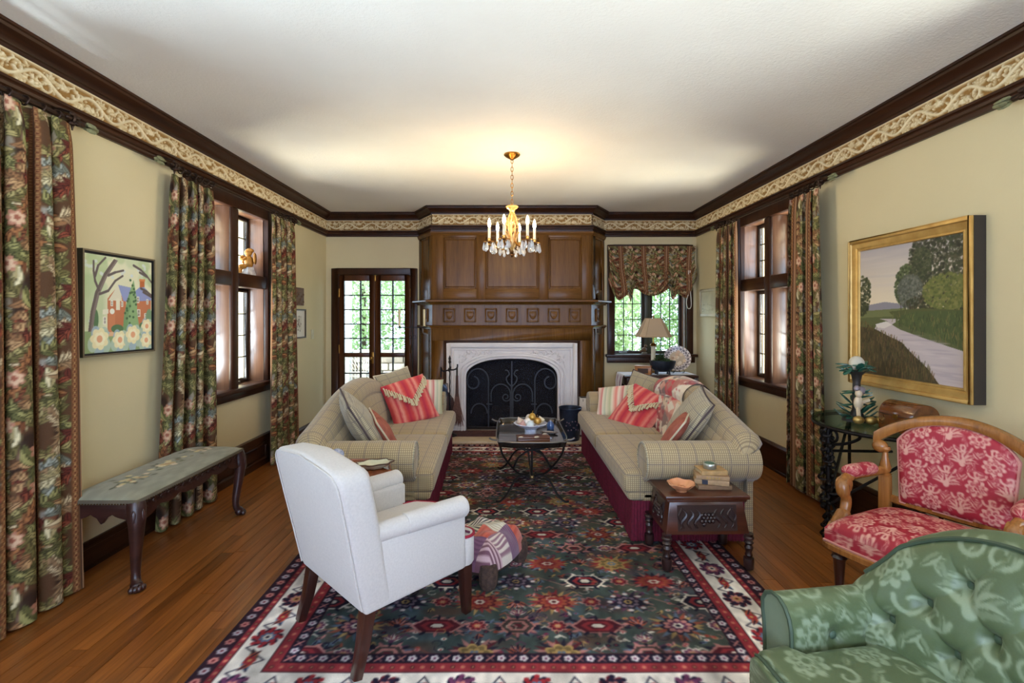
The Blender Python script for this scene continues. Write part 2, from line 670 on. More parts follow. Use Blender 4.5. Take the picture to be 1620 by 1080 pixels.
# ================================================================== the room
M_wall = mat('wall_paint', (213, 197, 155), 0.75, col2=(208, 192, 150), nscale=1.5, bump=(90, 0.12, 0.003))
M_ceil = mat('ceiling_plaster', (238, 234, 226), 0.85, col2=(233, 228, 219), nscale=2.0, bump=(70, 0.45, 0.006))
M_dark = wood('dark_stained_oak', (34, 17, 9), (66, 36, 19), 'z', 0.34, 0.0, spec=0.3)
M_dark_y = wood('dark_stained_oak_long', (34, 17, 9), (66, 36, 19), 'y', 0.34, 0.0, spec=0.3)
M_reveal = wood('window_reveal_wood', (92, 58, 40), (134, 94, 68), 'z', 0.3, 0.35)
M_mantel = wood('mantel_oak', (76, 48, 16), (124, 83, 37), 'z', 0.27, 0.0, fine=110, spec=0.18)
M_mantel_x = wood('mantel_oak_long', (76, 48, 16), (124, 83, 37), 'x', 0.27, 0.0, fine=110, spec=0.18)
M_iron = mat('black_iron', (26, 23, 24), 0.5, 0.7, col2=(42, 36, 34), nscale=40)
M_brass = mat('aged_brass', (176, 128, 62), 0.28, 1.0, col2=(138, 96, 44), nscale=30)
M_steel = mat('grey_casement_metal', (120, 122, 122), 0.45, 0.6)
M_plank = wood('oak_floor_plank', (92, 46, 16), (164, 98, 42), 'y', 0.33, 0.30, fine=70, tint=0.42, bump=0.05)
M_floor = wood('oak_subfloor', (62, 32, 12), (96, 54, 24), 'y', 0.5, 0.0)

def glass_mat(name, tintc=(244, 250, 248), gloss=0.05):
    t = NT(name)
    t.t.nodes.remove(t.b)
    tr = t.n('ShaderNodeBsdfTransparent')
    tr.inputs[0].default_value = rgba(tintc)
    gl = t.n('ShaderNodeBsdfGlossy')
    gl.inputs['Roughness'].default_value = 0.03
    mx = t.n('ShaderNodeMixShader')
    mx.inputs[0].default_value = gloss
    t.t.links.new(tr.outputs[0], mx.inputs[1])
    t.t.links.new(gl.outputs[0], mx.inputs[2])
    t.t.links.new(mx.outputs[0], t.t.nodes['Material Output'].inputs[0])
    return t.m
M_glass = glass_mat('window_glass')
M_tableglass = glass_mat('table_glass', (206, 226, 220), 0.16)

# ---- floor with separate strip-oak planks where the rug leaves it open
RUG = (-1.24, 1.32, 1.62, 5.30)
floor = S(MB().box(XL - 0.3, XR + 0.3, YF - 0.3, YB + 0.3, -0.12, -0.016).build('floor', M_floor, smooth=False))
def plank_rows(xa, xb, ya, yb, w=0.0715):
    x = xa
    while x < xb - 0.01:
        x1 = min(x + w, xb)
        y = ya - random.random() * 1.2
        while y < yb:
            y1 = y + random.uniform(1.0, 2.3)
            a, b = max(y, ya), min(y1, yb)
            if b - a > 0.12:
                g = 0.0009
                MB().box(x + g, x1 - g, a + g, b - g, -0.016, random.uniform(-0.0006, 0.0)).build('plank', M_plank, floor, smooth=False)
            y = y1
        x = x1
plank_rows(XL + 0.01, -1.14, 0.2, YB)
plank_rows(1.22, XR - 0.01, 0.2, YB)
plank_rows(-1.14, 1.22, 0.2, 1.68)
plank_rows(-1.14, 1.22, 5.18, 5.372, 0.0715)

# ---- walls with their openings
def wall_x(name, x0, x1, holes, ya, yb):
    """a wall along Y with rectangular openings (y0,y1,z0,z1)"""
    mb = MB()
    y = ya
    for (h0, h1, z0, z1) in sorted(holes):
        mb.box(x0, x1, y, h0, 0, ZC)
        mb.box(x0, x1, h0, h1, 0, z0)
        mb.box(x0, x1, h0, h1, z1, ZC)
        y = h1
    mb.box(x0, x1, y, yb, 0, ZC)
    return S(mb.build(name, M_wall, smooth=False))

def wall_y(name, y0, y1, holes, xa, xb):
    mb = MB()
    x = xa
    for (h0, h1, z0, z1) in sorted(holes):
        mb.box(x, h0, y0, y1, 0, ZC)
        if z0 > 0:
            mb.box(h0, h1, y0, y1, 0, z0)
        mb.box(h0, h1, y0, y1, z1, ZC)
        x = h1
    mb.box(x, xb, y0, y1, 0, ZC)
    return S(mb.build(name, M_wall, smooth=False))

WT = 0.30
W1 = (3.56, 4.745, 0.76, 2.385)          # left window opening (y0,y1,z0,z1)
W2 = (3.99, 5.09, 0.76, 2.385)           # right window opening
W4 = (0.55, 2.25, 0.76, 2.385)           # left window beside the camera
W5 = (0.10, 1.80, 0.76, 2.385)           # right window beside the camera
DOOR = (-2.20, -1.235, 0.0, 1.965)
W3 = (1.375, 2.335, 0.90, 2.26)          # window beside the fireplace
W6 = (-1.8, 1.8, 0.35, 2.45)             # unseen opening invented behind the camera to let light in
wall_x('wall_left', XL - WT, XL, [W1, W4], YF - WT, YB + WT)
wall_x('wall_right', XR, XR + WT, [W2, W5], YF - WT, YB + WT)
wall_y('wall_back', YB, YB + 0.24, [DOOR, (-0.605, 0.721, 0.0, 1.055), W3], XL, XR)
wall_y('wall_front', YF - 0.24, YF, [W6], XL, XR)
S(MB().box(XL - WT, XR + WT, YF - WT, YB + WT, ZC, ZC + 0.15).build('ceiling', M_ceil, smooth=False))

S(MB().box(XL - 1.25, XL - WT, YF - 0.6, YB + 0.8, 2.60, 2.72).build('sky_block_left', mat('sky_block_board', (196, 186, 168), 0.8), smooth=False))  # unseen overhang added to keep sky light off the left window reveals
S(MB().box(XR + WT, XR + 1.25, YF - 0.6, YB + 0.8, 2.60, 2.72).build('sky_block_right', MATS['sky_block_board'], smooth=False))  # same added sky blocker over the right windows, out of view

# ---- crown, frieze, picture rail all round
BREAST = [(-1.13, YB), (-0.913, 5.91), (1.032, 5.91), (1.254, YB)]
ROUND = [(XL, YF), (XL, YB)] + BREAST + [(XR, YB), (XR, YF)]
crown = [(0, 2.655), (0.022, 2.655), (0.024, 2.672), (0.034, 2.676), (0.040, 2.690), (0.052, 2.704), (0.070, 2.714), (0.082, 2.722), (0.086, 2.735), (0.10, 2.737), (0.10, 2.75), (0, 2.75)]
S(sweep(ROUND, crown).build('trim_1', M_dark_y, angle=25))
rail = [(0, 2.445), (0.020, 2.445), (0.024, 2.455), (0.024, 2.472), (0.036, 2.478), (0.040, 2.492), (0.036, 2.503), (0.046, 2.507), (0.046, 2.520), (0, 2.520)]
S(sweep(ROUND, rail).build('trim_2', M_dark_y, angle=25))

# carved plaster frieze: running vine with leaves and grapes
FH, FP = 0.139, 0.62
fr = Canvas(FP, FH, 0.0022, (0, 0, 0), wrap=True)
mid = FH * 0.5
def fblob(x, y, r, h):
    fr.ell(x, y, r, r, (h,) * 3, soft=0.75)
vine = [(i * FP / 60, mid + 0.036 * sin(2 * pi * i / 30)) for i in range(61)]
fr.line(vine, 0.017, (190,) * 3)
fr.line(vine, 0.007, (255,) * 3)
for k in range(2):
    for sg, x0 in ((1, FP * (0.125 + 0.5 * k)), (-1, FP * (0.375 + 0.5 * k))):
        cy = mid - sg * 0.012
        sp = [(x0 + 0.052 + (0.040 - 0.03 * t / 14) * cos(pi + sg * t * 0.42), cy + (0.040 - 0.03 * t / 14) * sin(pi + sg * t * 0.42)) for t in range(15)]
        fr.line(sp, 0.010, (200,) * 3)
        fr.line(sp, 0.004, (255,) * 3)
        gx, gy = x0 - 0.012, mid - sg * 0.026
        for (dx, dy) in ((0, 0), (.013, .004), (-.013, .004), (.007, -.011 * 1), (-.007, -.011), (0, .012), (.020, -.006), (-.020, -.006)):
            fblob(gx + dx, gy + dy * 1.0, 0.0088, 245)
        lx = x0 + 0.072
        for a in range(5):
            an = pi / 2 * sg + (a - 2) * 0.62
            fr.leaf(lx + 0.021 * cos(an), mid + sg * 0.020 + 0.021 * sin(an), 0.05, 0.019, an, (150,) * 3, (225,) * 3, (110,) * 3)
rfz = random.Random(31)
for i in range(70):
    x_, y_ = rfz.random() * FP, rfz.uniform(0.018, FH - 0.018)
    vy = mid + 0.036 * sin(2 * pi * x_ / (FP / 2))
    if abs(y_ - vy) > 0.016:
        fr.leaf(x_, y_, rfz.uniform(.026, .042), rfz.uniform(.010, .016), rfz.random() * 6.3, (130 + rfz.random() * 60,) * 3, (215,) * 3, (90,) * 3, al=.9)
for i in range(60):
    fblob(rfz.random() * FP, rfz.uniform(0.016, FH - 0.016), rfz.uniform(.004, .007), rfz.uniform(60, 240))
fr.line(vine, 0.015, (200,) * 3)
fr.line(vine, 0.006, (255,) * 3)
fr.rect(0, 0, FP, 0.010, (215,) * 3)
fr.rect(0, FH - 0.010, FP, FH, (215,) * 3)
M_frieze = painted('plaster_frieze', 0.75, 0.0, (160, 0.15, 0.002), var=0.06)
def frieze(n, p0, p1, step, i0):
    p0, p1 = np.array(p0), np.array(p1)
    L = np.linalg.norm(p1 - p0)
    d = (p1 - p0) / L
    nrm = np.array((d[1], -d[0]))
    s_ = np.linspace(0, L, max(8, int(L / step)))
    z_ = np.linspace(0, FH, max(8, int(FH / step)) + 1)
    A, Z = np.meshgrid(s_, z_)
    h = fr.sample(A + i0, Z)[..., 0] / 255.0
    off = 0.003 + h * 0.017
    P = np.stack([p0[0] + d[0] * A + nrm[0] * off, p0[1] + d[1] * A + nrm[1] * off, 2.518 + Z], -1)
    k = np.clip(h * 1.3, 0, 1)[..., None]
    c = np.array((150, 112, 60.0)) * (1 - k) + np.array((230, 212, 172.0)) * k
    return S(grid_mesh('trim_%d' % n, P, M_frieze, None, c))
frieze(3, (XL, 1.4), (XL, YB), 0.0045, 0.0)
frieze(4, (XL, YB), BREAST[0], 0.006, 0.1)
frieze(5, BREAST[0], BREAST[1], 0.006, 0.0)
frieze(6, BREAST[1], BREAST[2], 0.006, 0.2)
frieze(7, BREAST[2], BREAST[3], 0.006, 0.0)
frieze(8, BREAST[3], (XR, YB), 0.006, 0.3)
frieze(9, (XR, YB), (XR, 1.4), 0.0045, 0.1)
S(sweep([(XL, YF), (XL, 1.4)], [(0, 2.515), (0.012, 2.515), (0.012, 2.66), (0, 2.66)]).build('trim_10', mat('plain_frieze', (222, 200, 156), 0.75)))
S(sweep([(XR, 1.4), (XR, YF)], [(0, 2.515), (0.012, 2.515), (0.012, 2.66), (0, 2.66)]).build('trim_11', MATS['plain_frieze']))

# ---- baseboards
def base_prof(h):
    return [(0, 0), (0.030, 0), (0.030, 0.02), (0.024, 0.024), (0.024, h - 0.035), (0.032, h - 0.03), (0.034, h - 0.016), (0.022, h - 0.006), (0.014, h), (0, h)]
b = sweep([(XL, YF), (XL, YB)], base_prof(0.15))
S(b.build('baseboard_left', M_dark_y, angle=25))
S(sweep([(XR, YB), (XR, YF)], base_prof(0.25)).build('baseboard_right', M_dark_y, angle=25))
S(sweep([(1.254, YB), (XR, YB)], base_prof(0.25)).build('baseboard_back', M_dark_y, angle=25))
# panelled air-return board under the left window
br = MB()
br.box(XL, XL + 0.045, 3.62, 4.78, 0.0, 0.285)
bp = br.build('baseboard_left_panel', M_dark_y, bevel=0.006)
S(bp)
g = MB()
for (a, b_) in ((3.74, 4.12), (4.24, 4.62)):
    g.box(XL + 0.045, XL + 0.058, a, b_, 0.06, 0.085)
    g.box(XL + 0.045, XL + 0.058, a, b_, 0.20, 0.225)
    g.box(XL + 0.045, XL + 0.058, a, a + 0.025, 0.085, 0.20)
    g.box(XL + 0.045, XL + 0.058, b_ - 0.025, b_, 0.085, 0.20)
g.build('panel_moulding', M_dark_y, bp, bevel=0.004)

# ---- leaded casements
def casement(parent, sx, x, y0, y1, z0, z1, cols, rows, crank=True, plane='x'):
    """one leaded light; plane x: glass lies in a YZ plane at x, plane y: in an XZ plane at y=x"""
    def bx(mb, a0, a1, d0, d1, c0, c1):
        if plane == 'x':
            mb.box(min(d0, d1), max(d0, d1), a0, a1, c0, c1)
        else:
            mb.box(a0, a1, min(d0, d1), max(d0, d1), c0, c1)
    cs = MB()
    w = 0.036
    for q in ((y0, y0 + w, z0, z1), (y1 - w, y1, z0, z1), (y0 + w, y1 - w, z0, z0 + w), (y0 + w, y1 - w, z1 - w, z1)):
        bx(cs, q[0], q[1], x, x + sx * 0.035, q[2], q[3])
    co = cs.build('casement', M_cas, parent, bevel=0.004)
    a0, a1, c0, c1 = y0 + w, y1 - w, z0 + w, z1 - w
    cm = MB()
    for i in range(1, cols):
        a = lerp(a0, a1, i / cols)
        bx(cm, a - 0.005, a + 0.005, x + sx * 0.010, x + sx * 0.022, c0, c1)
    for j in range(1, rows):
        c = lerp(c0, c1, j / rows)
        bx(cm, a0, a1, x + sx * 0.010, x + sx * 0.022, c - 0.005, c + 0.005)
    cm.build('lead_came', M_lead, co, smooth=False)
    for i in range(cols):
        for j in range(rows):
            p = MB()
            bx(p, lerp(a0, a1, i / cols), lerp(a0, a1, (i + 1) / cols), x + sx * 0.014, x + sx * 0.018, lerp(c0, c1, j / rows), lerp(c0, c1, (j + 1) / rows))
            p.build('pane', M_glass, co, smooth=False)
    return co
M_cas = mat('casement_dark_metal', (58, 46, 38), 0.45, 0.2)
M_lead = mat('lead_came', (44, 42, 40), 0.5, 0.4)

def deep_window(n, sx, wx, hole, full=True):
    y0, y1, z0, z1 = hole
    w = S(empty('window_%d' % n))
    ins = -sx                                     # direction into the room
    def bx(mb, a0, a1, d0, d1, c0, c1):
        xa, xb = wx + ins * d0, wx + ins * d1
        mb.box(min(xa, xb), max(xa, xb), a0, a1, c0, c1)
    D = -0.20                                     # depth of the reveal
    f = MB()
    bx(f, y0 - 0.06, y0 + 0.045, -0.02, 0.028, z0 - 0.01, z1 + 0.06)
    bx(f, y1 - 0.045, y1 + 0.06, -0.02, 0.028, z0 - 0.01, z1 + 0.06)
    bx(f, y0 + 0.045, y1 - 0.045, -0.02, 0.028, z1 - 0.045, z1 + 0.06)
    f.build('frame', M_dark, w, bevel=0.006)
    zt0, zt1 = 1.675, 1.785
    ym = (y0 + y1) / 2
    ln = MB()
    bx(ln, y0, y0 + 0.03, D, -0.02, z0 + 0.02, z1)
    bx(ln, y1 - 0.03, y1, D, -0.02, z0 + 0.02, z1)
    bx(ln, y0 + 0.03, y1 - 0.03, D, -0.02, z1 - 0.03, z1)
    ln.build('reveal_lining', M_reveal, w, bevel=0.002)
    mu = MB()
    bx(mu, ym - 0.035, ym + 0.035, D, -0.012, z0 + 0.02, z1 - 0.03)
    mu.build('mullion_side', M_reveal, w, bevel=0.003)
    m2 = MB()
    bx(m2, ym - 0.05, ym + 0.05, -0.012, 0.022, z0 + 0.02, z1 - 0.045)
    m2.build('mullion', M_dark, w, bevel=0.012)
    tr = MB()
    for (a, c) in ((y0 + 0.03, ym - 0.035), (ym + 0.035, y1 - 0.03)):
        bx(tr, a, c, D, -0.012, zt0, zt1)
    tr.build('transom_shelf', M_dark_y, w, bevel=0.003)
    t2 = MB()
    for (a, c) in ((y0 + 0.045, ym - 0.05), (ym + 0.05, y1 - 0.045)):
        bx(t2, a, c, -0.012, 0.022, zt0 - 0.006, zt1 + 0.006)
    t2.build('transom', M_dark_y, w, bevel=0.012)
    si = MB()
    bx(si, y0 - 0.11, y1 + 0.11, -0.02, 0.062, z0 - 0.005, z0 + 0.032)
    bx(si, y0 - 0.08, y1 + 0.08, 0.0, 0.034, z0 - 0.065, z0 - 0.005)
    si.build('window_sill', M_dark_y, w, bevel=0.006)
    s2 = MB()
    bx(s2, y0, y1, D - 0.1, -0.02, z0, z0 + 0.024)
    s2.build('sill_board', M_reveal, w, bevel=0.002)
    if full:
        gx = wx - ins * 0.165
        for (a, c) in ((y0 + 0.03, ym - 0.035), (ym + 0.035, y1 - 0.03)):
            casement(w, sx, gx, a, c, z0 + 0.024, zt0, 3, 4)
            casement(w, sx, gx, a, c, zt1, z1 - 0.03, 3, 3)
            h = MB()
            xx = gx + ins * 0.02
            h.rbox(xx - 0.018, xx + 0.018, (a + c) / 2 - 0.05, (a + c) / 2 + 0.05, z0 + 0.024, z0 + 0.052, 0.008)
            h.tube(smoothpath([(xx, (a + c) / 2, z0 + 0.05), (xx + ins * 0.02, (a + c) / 2 + 0.03, z0 + 0.075), (xx + ins * 0.045, (a + c) / 2 + 0.09, z0 + 0.066)], 4), 0.0065, 6)
            h.build('window_crank', M_steel, w)
            for zz in (z0 + 0.20, zt0 - 0.22):
                l = MB()
                xx = gx + ins * 0.012
                l.rbox(xx - 0.01, xx + 0.01, a + 0.008, a + 0.03, zz - 0.03, zz + 0.03, 0.004, 2)
                l.tube([(xx, a + 0.02, zz), (xx + ins * 0.03, a + 0.035, zz + 0.01), (xx + ins * 0.035, a + 0.05, zz + 0.045)], 0.006, 6)
                l.build('window_latch', M_iron, w)
    return w
deep_window(1, -1, XL, W1)
deep_window(2, 1, XR, W2)
deep_window(4, -1, XL, W4)
deep_window(5, 1, XR, W5)

# ---- window beside the fireplace
w3 = S(empty('window_3'))
x0, x1, z0, z1 = W3
f = MB()
f.box(x0 - 0.075, x0 + 0.012, YB - 0.03, YB + 0.02, z0 - 0.02, z1 + 0.08)
f.box(x1 - 0.012, x1 + 0.075, YB - 0.03, YB + 0.02, z0 - 0.02, z1 + 0.08)
f.box(x0 + 0.012, x1 - 0.012, YB - 0.03, YB + 0.02, z1 - 0.012, z1 + 0.08)
f.build('frame', M_dark, w3, bevel=0.006)
f = MB()
f.box(x0, x0 + 0.02, YB + 0.02, YB + 0.20, z0 + 0.02, z1)
f.box(x1 - 0.02, x1, YB + 0.02, YB + 0.20, z0 + 0.02, z1)
f.box(x0 + 0.02, x1 - 0.02, YB + 0.02, YB + 0.20, z1 - 0.02, z1)
f.build('reveal_lining', M_reveal, w3)
f = MB()
f.box(x0 - 0.10, x1 + 0.115, YB - 0.085, YB + 0.02, z0 - 0.01, z0 + 0.026)
f.box(x0 - 0.08, x1 + 0.09, YB - 0.05, YB, z0 - 0.085, z0 - 0.01)
f.box(x0, x1, YB + 0.02, YB + 0.2, z0, z0 + 0.022)
f.build('window_sill', M_dark, w3, bevel=0.006)
xm = (x0 + x1) / 2
MB().box(xm - 0.035, xm + 0.035, YB + 0.10, YB + 0.19, z0 + 0.022, z1 - 0.02).build('mullion', mat('green_grey_mullion', (64, 62, 44), 0.45), w3, bevel=0.006)
for (a, c) in ((x0 + 0.02, xm - 0.035), (xm + 0.035, x1 - 0.02)):
    casement(w3, 1, YB + 0.13, a, c, z0 + 0.022, z1 - 0.02, 3, 6, plane='y')
h = MB()
h.rbox(x0 + 0.10, x0 + 0.21, YB + 0.09, YB + 0.12, z0 + 0.022, z0 + 0.05, 0.008)
h.tube(smoothpath([(x0 + 0.15, YB + 0.10, z0 + 0.045), (x0 + 0.18, YB + 0.07, z0 + 0.075), (x0 + 0.27, YB + 0.05, z0 + 0.06)], 4), 0.006, 6)
h.build('window_crank', M_steel, w3)

# ---- unseen window frame added at the rear, around the invented light opening
w6 = S(empty('window_6'))
x0, x1, z0, z1 = W6
f = MB()
for a in np.linspace(x0, x1, 4):
    f.box(a - 0.05, a + 0.05, YF - 0.14, YF + 0.03, z0, z1)
f.box(x0 - 0.05, x1 + 0.05, YF - 0.14, YF + 0.03, z1, z1 + 0.07)
f.box(x0 - 0.05, x1 + 0.05, YF - 0.14, YF + 0.06, z0 - 0.05, z0)
f.build('frame', M_dark, w6, bevel=0.006)

# ---- french doors to the porch
d1 = S(empty('door_1'))
c = MB()
c.box(-2.274, DOOR[0] + 0.012, YB - 0.028, YB + 0.24, 0, 2.035)
c.box(DOOR[1] - 0.012, -1.160, YB - 0.028, YB + 0.24, 0, 2.035)
c.box(DOOR[0] + 0.012, DOOR[1] - 0.012, YB - 0.028, YB + 0.24, DOOR[3] - 0.012, 2.035)
c.build('casing', M_dark, d1, bevel=0.006)
M_door = wood('door_oak', (58, 30, 14), (98, 56, 28), 'z', 0.32, 0.0, spec=0.3)
def leaf(xa, xb, ga, gb, knob):
    yd0, yd1 = YB + 0.012, YB + 0.052
    m = MB()
    m.box(xa, ga, yd0, yd1, 0.01, 1.95)
    m.box(gb, xb, yd0, yd1, 0.01, 1.95)
    for q in ((0.01, 0.25), (0.883, 0.94), (1.876, 1.95)):
        m.box(ga, gb, yd0, yd1, q[0], q[1])
    lf = m.build('door_leaf', M_door, d1, bevel=0.005)
    mu = MB()
    gm = lerp(ga, gb, 0.64 if knob else 0.5)
    ks = []
    for (za, zb, n) in ((0.25, 0.883, 3), (0.94, 1.876, 5)):
        mu.box(gm - 0.008, gm + 0.008, yd0 + 0.006, yd1 - 0.006, za, zb)
        for j in range(1, n):
            z = lerp(za, zb, j / n)
            mu.box(ga, gm - 0.008, yd0 + 0.006, yd1 - 0.006, z - 0.007, z + 0.007)
            mu.box(gm + 0.008, gb, yd0 + 0.006, yd1 - 0.006, z - 0.007, z + 0.007)
        for j in range(n):
            for (p, q) in ((ga, gm), (gm, gb)):
                ks.append((p, q, lerp(za, zb, j / n), lerp(za, zb, (j + 1) / n)))
    mu.build('muntin', M_lead, lf, smooth=False)
    for (p, q, za, zb) in ks:
        MB().box(p, q, yd0 + 0.018, yd0 + 0.022, za, zb).build('pane', M_glass, lf, smooth=False)
    if knob:
        k = MB()
        k.rbox(xb - 0.045, xb - 0.015, yd0 - 0.006, yd0, 0.80, 0.95, 0.003, 2)
        k.tube([(xb - 0.03, yd0, 0.875), (xb - 0.03, yd0 - 0.05, 0.875)], 0.009, 8)
        k.ball((xb - 0.03, yd0 - 0.06, 0.875), (0.024, 0.016, 0.024))
        k.build('door_handle', M_brass, lf)
    hx = xa + 0.004 if knob else xb - 0.004
    for z in (0.25, 0.99, 1.72):
        MB().lathe([(0.008, -0.055), (0.008, 0.055)], (hx, yd0 - 0.004, z), 8).build('hinge', M_brass, lf)
    return lf
leaf(-2.186, -1.718, -2.118, -1.79, True)
leaf(-1.716, -1.25, -1.645, -1.33, False)
MB().rbox(-1.726, -1.706, YB + 0.0, YB + 0.012, 1.87, 1.96, 0.003, 2).build('head_bolt', M_brass, d1)

# ================================================================== fireplace
M_stone = mat('pale_limestone', (228, 222, 220), 0.7, col2=(214, 208, 208), nscale=6, bump=(60, 0.1, 0.002))
fp = thing('fireplace_mantel', 'tall dark oak panelled mantelpiece with canted corners and carved shields around the fireplace', 'mantelpiece')
CT = 0.058                                        # centre of the opening
(bx0, by0), (bx1, by1), (bx2, by2), (bx3, by3) = BREAST
core = MB()
core.prism([(bx0, by0 - .002), (bx1, by1), (-0.748, by1), (-0.748, by0 - .002)], 0, 1.10, 'z')
core.prism([(0.868, by0 - .002), (0.868, by1), (bx2, by2), (bx3, by3 - .002)], 0, 1.10, 'z')
core.prism([(bx0, by0 - .002), (bx1, by1), (bx2, by2), (bx3, by3 - .002)], 1.10, 2.745, 'z')
core.build('panelling', M_mantel, fp, smooth=False)
FY = by1
def fbox(mb, xa, xb, za, zb, pr=0.018, y=FY):
    mb.box(xa, xb, y - pr, y + 0.002, za, zb)
PX = [(-0.776, -0.369), (-0.262, 0.391), (0.505, 0.912)]
Z0, Z1 = 1.62, 2.447
for (a, b_) in ((bx1, PX[0][0]), (PX[0][1], PX[1][0]), (PX[1][1], PX[2][0]), (PX[2][1], bx2)):
    m = MB()
    fbox(m, a, b_, Z0, Z1)
    m.build('stile', M_mantel, fp, bevel=0.004)
for (a, b_) in PX:
    for (c0, c1) in ((Z0, 1.747), (2.373, Z1)):
        m = MB()
        fbox(m, a, b_, c0, c1)
        m.build('rail', M_mantel_x, fp, bevel=0.004)
for (a, b_) in PX:
    p = MB()
    p.frust((a + 0.022, b_ - 0.022, 1.747 + 0.022, 2.373 - 0.022), (a + 0.034, b_ - 0.034, 1.747 + 0.034, 2.373 - 0.034), 0, 0.008,
            Matrix(((1, 0, 0, 0), (0, 0, -1, FY), (0, 1, 0, 0), (0, 0, 0, 1))))
    po = p.build('panel', M_mantel, fp, smooth=False)
    e = MB()
    for q in ((a, a + 0.016, 1.747, 2.373), (b_ - 0.016, b_, 1.747, 2.373), (a + 0.016, b_ - 0.016, 1.747, 1.763), (a + 0.016, b_ - 0.016, 2.357, 2.373)):
        fbox(e, *q, pr=0.012)
    e.build('panel_moulding', M_mantel, po, bevel=0.005)
# canted sides
for (pa, pb) in ((BREAST[0], BREAST[1]), (BREAST[2], BREAST[3])):
    L = sqrt((pb[0] - pa[0]) ** 2 + (pb[1] - pa[1]) ** 2)
    ang = atan2(pb[1] - pa[1], pb[0] - pa[0])
    M = Matrix.Translation((pa[0], pa[1], 0)) @ Matrix.Rotation(ang, 4, 'Z')
    s = MB()
    for (za, zb, lo, hi) in ((1.62, 2.447, 0.127, 0.074), (0.02, 1.275, 0.17, 0.09)):
        s.box(0.0, 0.10, -0.014, 0.002, za, zb, M)
        s.box(L - 0.10, L, -0.014, 0.002, za, zb, M)
        s.box(0.10, L - 0.10, -0.014, 0.002, za, za + lo, M)
        s.box(0.10, L - 0.10, -0.014, 0.002, zb - hi, zb, M)
    s.build('side_frame', M_mantel, fp, bevel=0.004)
    q = MB()
    zc, xc = 1.427, L / 2
    for (a0, a1, c0, c1) in ((-.075, -.058, -.081, .081), (.058, .075, -.081, .081), (-.058, .058, -.081, -.066), (-.058, .058, .066, .081)):
        q.box(xc + a0, xc + a1, -0.016, 0.002, zc + c0, zc + c1, M)
    qo = q.build('carved_square', M_mantel, fp, bevel=0.004)
    MB().prism([(xc + x_, zc + z_) for x_, z_ in ((-.04, .045), (.04, .045), (.04, -.005), (.022, -.035), (0, -.05), (-.022, -.035), (-.04, -.005))], -0.014, 0.002, 'y', M).build('shield', M_mantel, qo, bevel=0.005)
# carved shield row
for i in range(7):
    xc, zc = -0.707 + 0.256 * i, 1.427
    q = MB()
    for (a0, a1, c0, c1) in ((-.076, -.058, -.083, .083), (.058, .076, -.083, .083), (-.058, .058, -.083, -.066), (-.058, .058, .066, .083)):
        fbox(q, xc + a0, xc + a1, zc + c0, zc + c1, 0.018)
    qo = q.build('carved_square', M_mantel, fp, bevel=0.005)
    MB().prism([(xc + x_, zc + z_) for x_, z_ in ((-.042, .05), (-.02, .043), (0, .05), (.02, .043), (.042, .05), (.044, .0), (.026, -.034), (0, -.052), (-.026, -.034), (-.044, .0))], FY - 0.016, FY + 0.002, 'y').build('shield', M_mantel, qo, bevel=0.006)
# plain pilaster blocks between lower mouldings
lw = MB()
fbox(lw, bx1, -0.772, 0.0, 1.12, 0.016)
fbox(lw, 0.893, bx2, 0.0, 1.12, 0.016)
fbox(lw, bx1, bx2, 1.12, 1.27, 0.016)
lw.build('lower_frame', M_mantel, fp, bevel=0.004)
em = MB()
for q in ((-0.772, -0.738, 0.0, 1.118), (0.858, 0.893, 0.0, 1.118), (-0.738, 0.858, 1.086, 1.118)):
    fbox(em, *q, pr=0.030)
em.build('opening_moulding', M_dark, fp, bevel=0.008)
sh = [(0, 1.555), (0.030, 1.555), (0.036, 1.568), (0.055, 1.575), (0.062, 1.585), (0.105, 1.587), (0.110, 1.592), (0.110, 1.606), (0.104, 1.611), (0, 1.611)]
sweep([(bx0, by0 - .002)] + BREAST[1:3] + [(bx3, by3 - .002)], sh).build('mantel_shelf', M_mantel_x, fp, angle=25)
lm = [(0, 1.262), (0.024, 1.262), (0.026, 1.274), (0.040, 1.280), (0.044, 1.292), (0.034, 1.300), (0.020, 1.304), (0, 1.306)]
sweep([(bx0, by0 - .002)] + BREAST[1:3] + [(bx3, by3 - .002)], lm).build('lower_moulding', M_mantel_x, fp, angle=25)
cp = [(0, 2.40), (0.020, 2.40), (0.026, 2.415), (0.034, 2.43), (0.036, 2.447), (0, 2.447)]
sweep([(bx0, by0 - .002)] + BREAST[1:3] + [(bx3, by3 - .002)], cp).build('cap_moulding', M_mantel_x, fp, angle=25)

# stone surround with a four-centred arch
ss = thing('stone_surround', 'pale carved stone fireplace surround with a flattened arch and leafy spandrels', 'fireplace surround')
AW, ASP, ATOP = 0.56, 0.66, 0.90
def arch(hw, sp, top, n=28, ex=2.35, base=0.0):
    pts = [(CT - hw, base)]
    for i in range(n + 1):
        a = pi - pi * i / n
        pts.append((CT + hw * np.sign(cos(a)) * abs(cos(a)) ** (2 / ex), sp + (top - sp) * abs(sin(a)) ** (2 / ex)))
    pts.append((CT + hw, base))
    return pts
inner = arch(AW, ASP, ATOP)
SY0, SY1 = FY - 0.012, FY + 0.10
sx0, sx1, sz1 = -0.738, 0.858, 1.088
ol = []
k = len(inner)
vs, fs = [], []
outer = []
for i, (x, z) in enumerate(inner):
    if i == 0:
        outer.append((sx0, 0.0))
    elif i == k - 1:
        outer.append((sx1, 0.0))
    else:
        t = (i - 1) / (k - 3)
        if t < 0.22:
            outer.append((sx0, lerp(ASP - 0.1, sz1, t / 0.22)))
        elif t > 0.78:
            outer.append((sx1, lerp(sz1, ASP - 0.1, (t - 0.78) / 0.22)))
        else:
            outer.append((lerp(sx0, sx1, (t - 0.22) / 0.56), sz1))
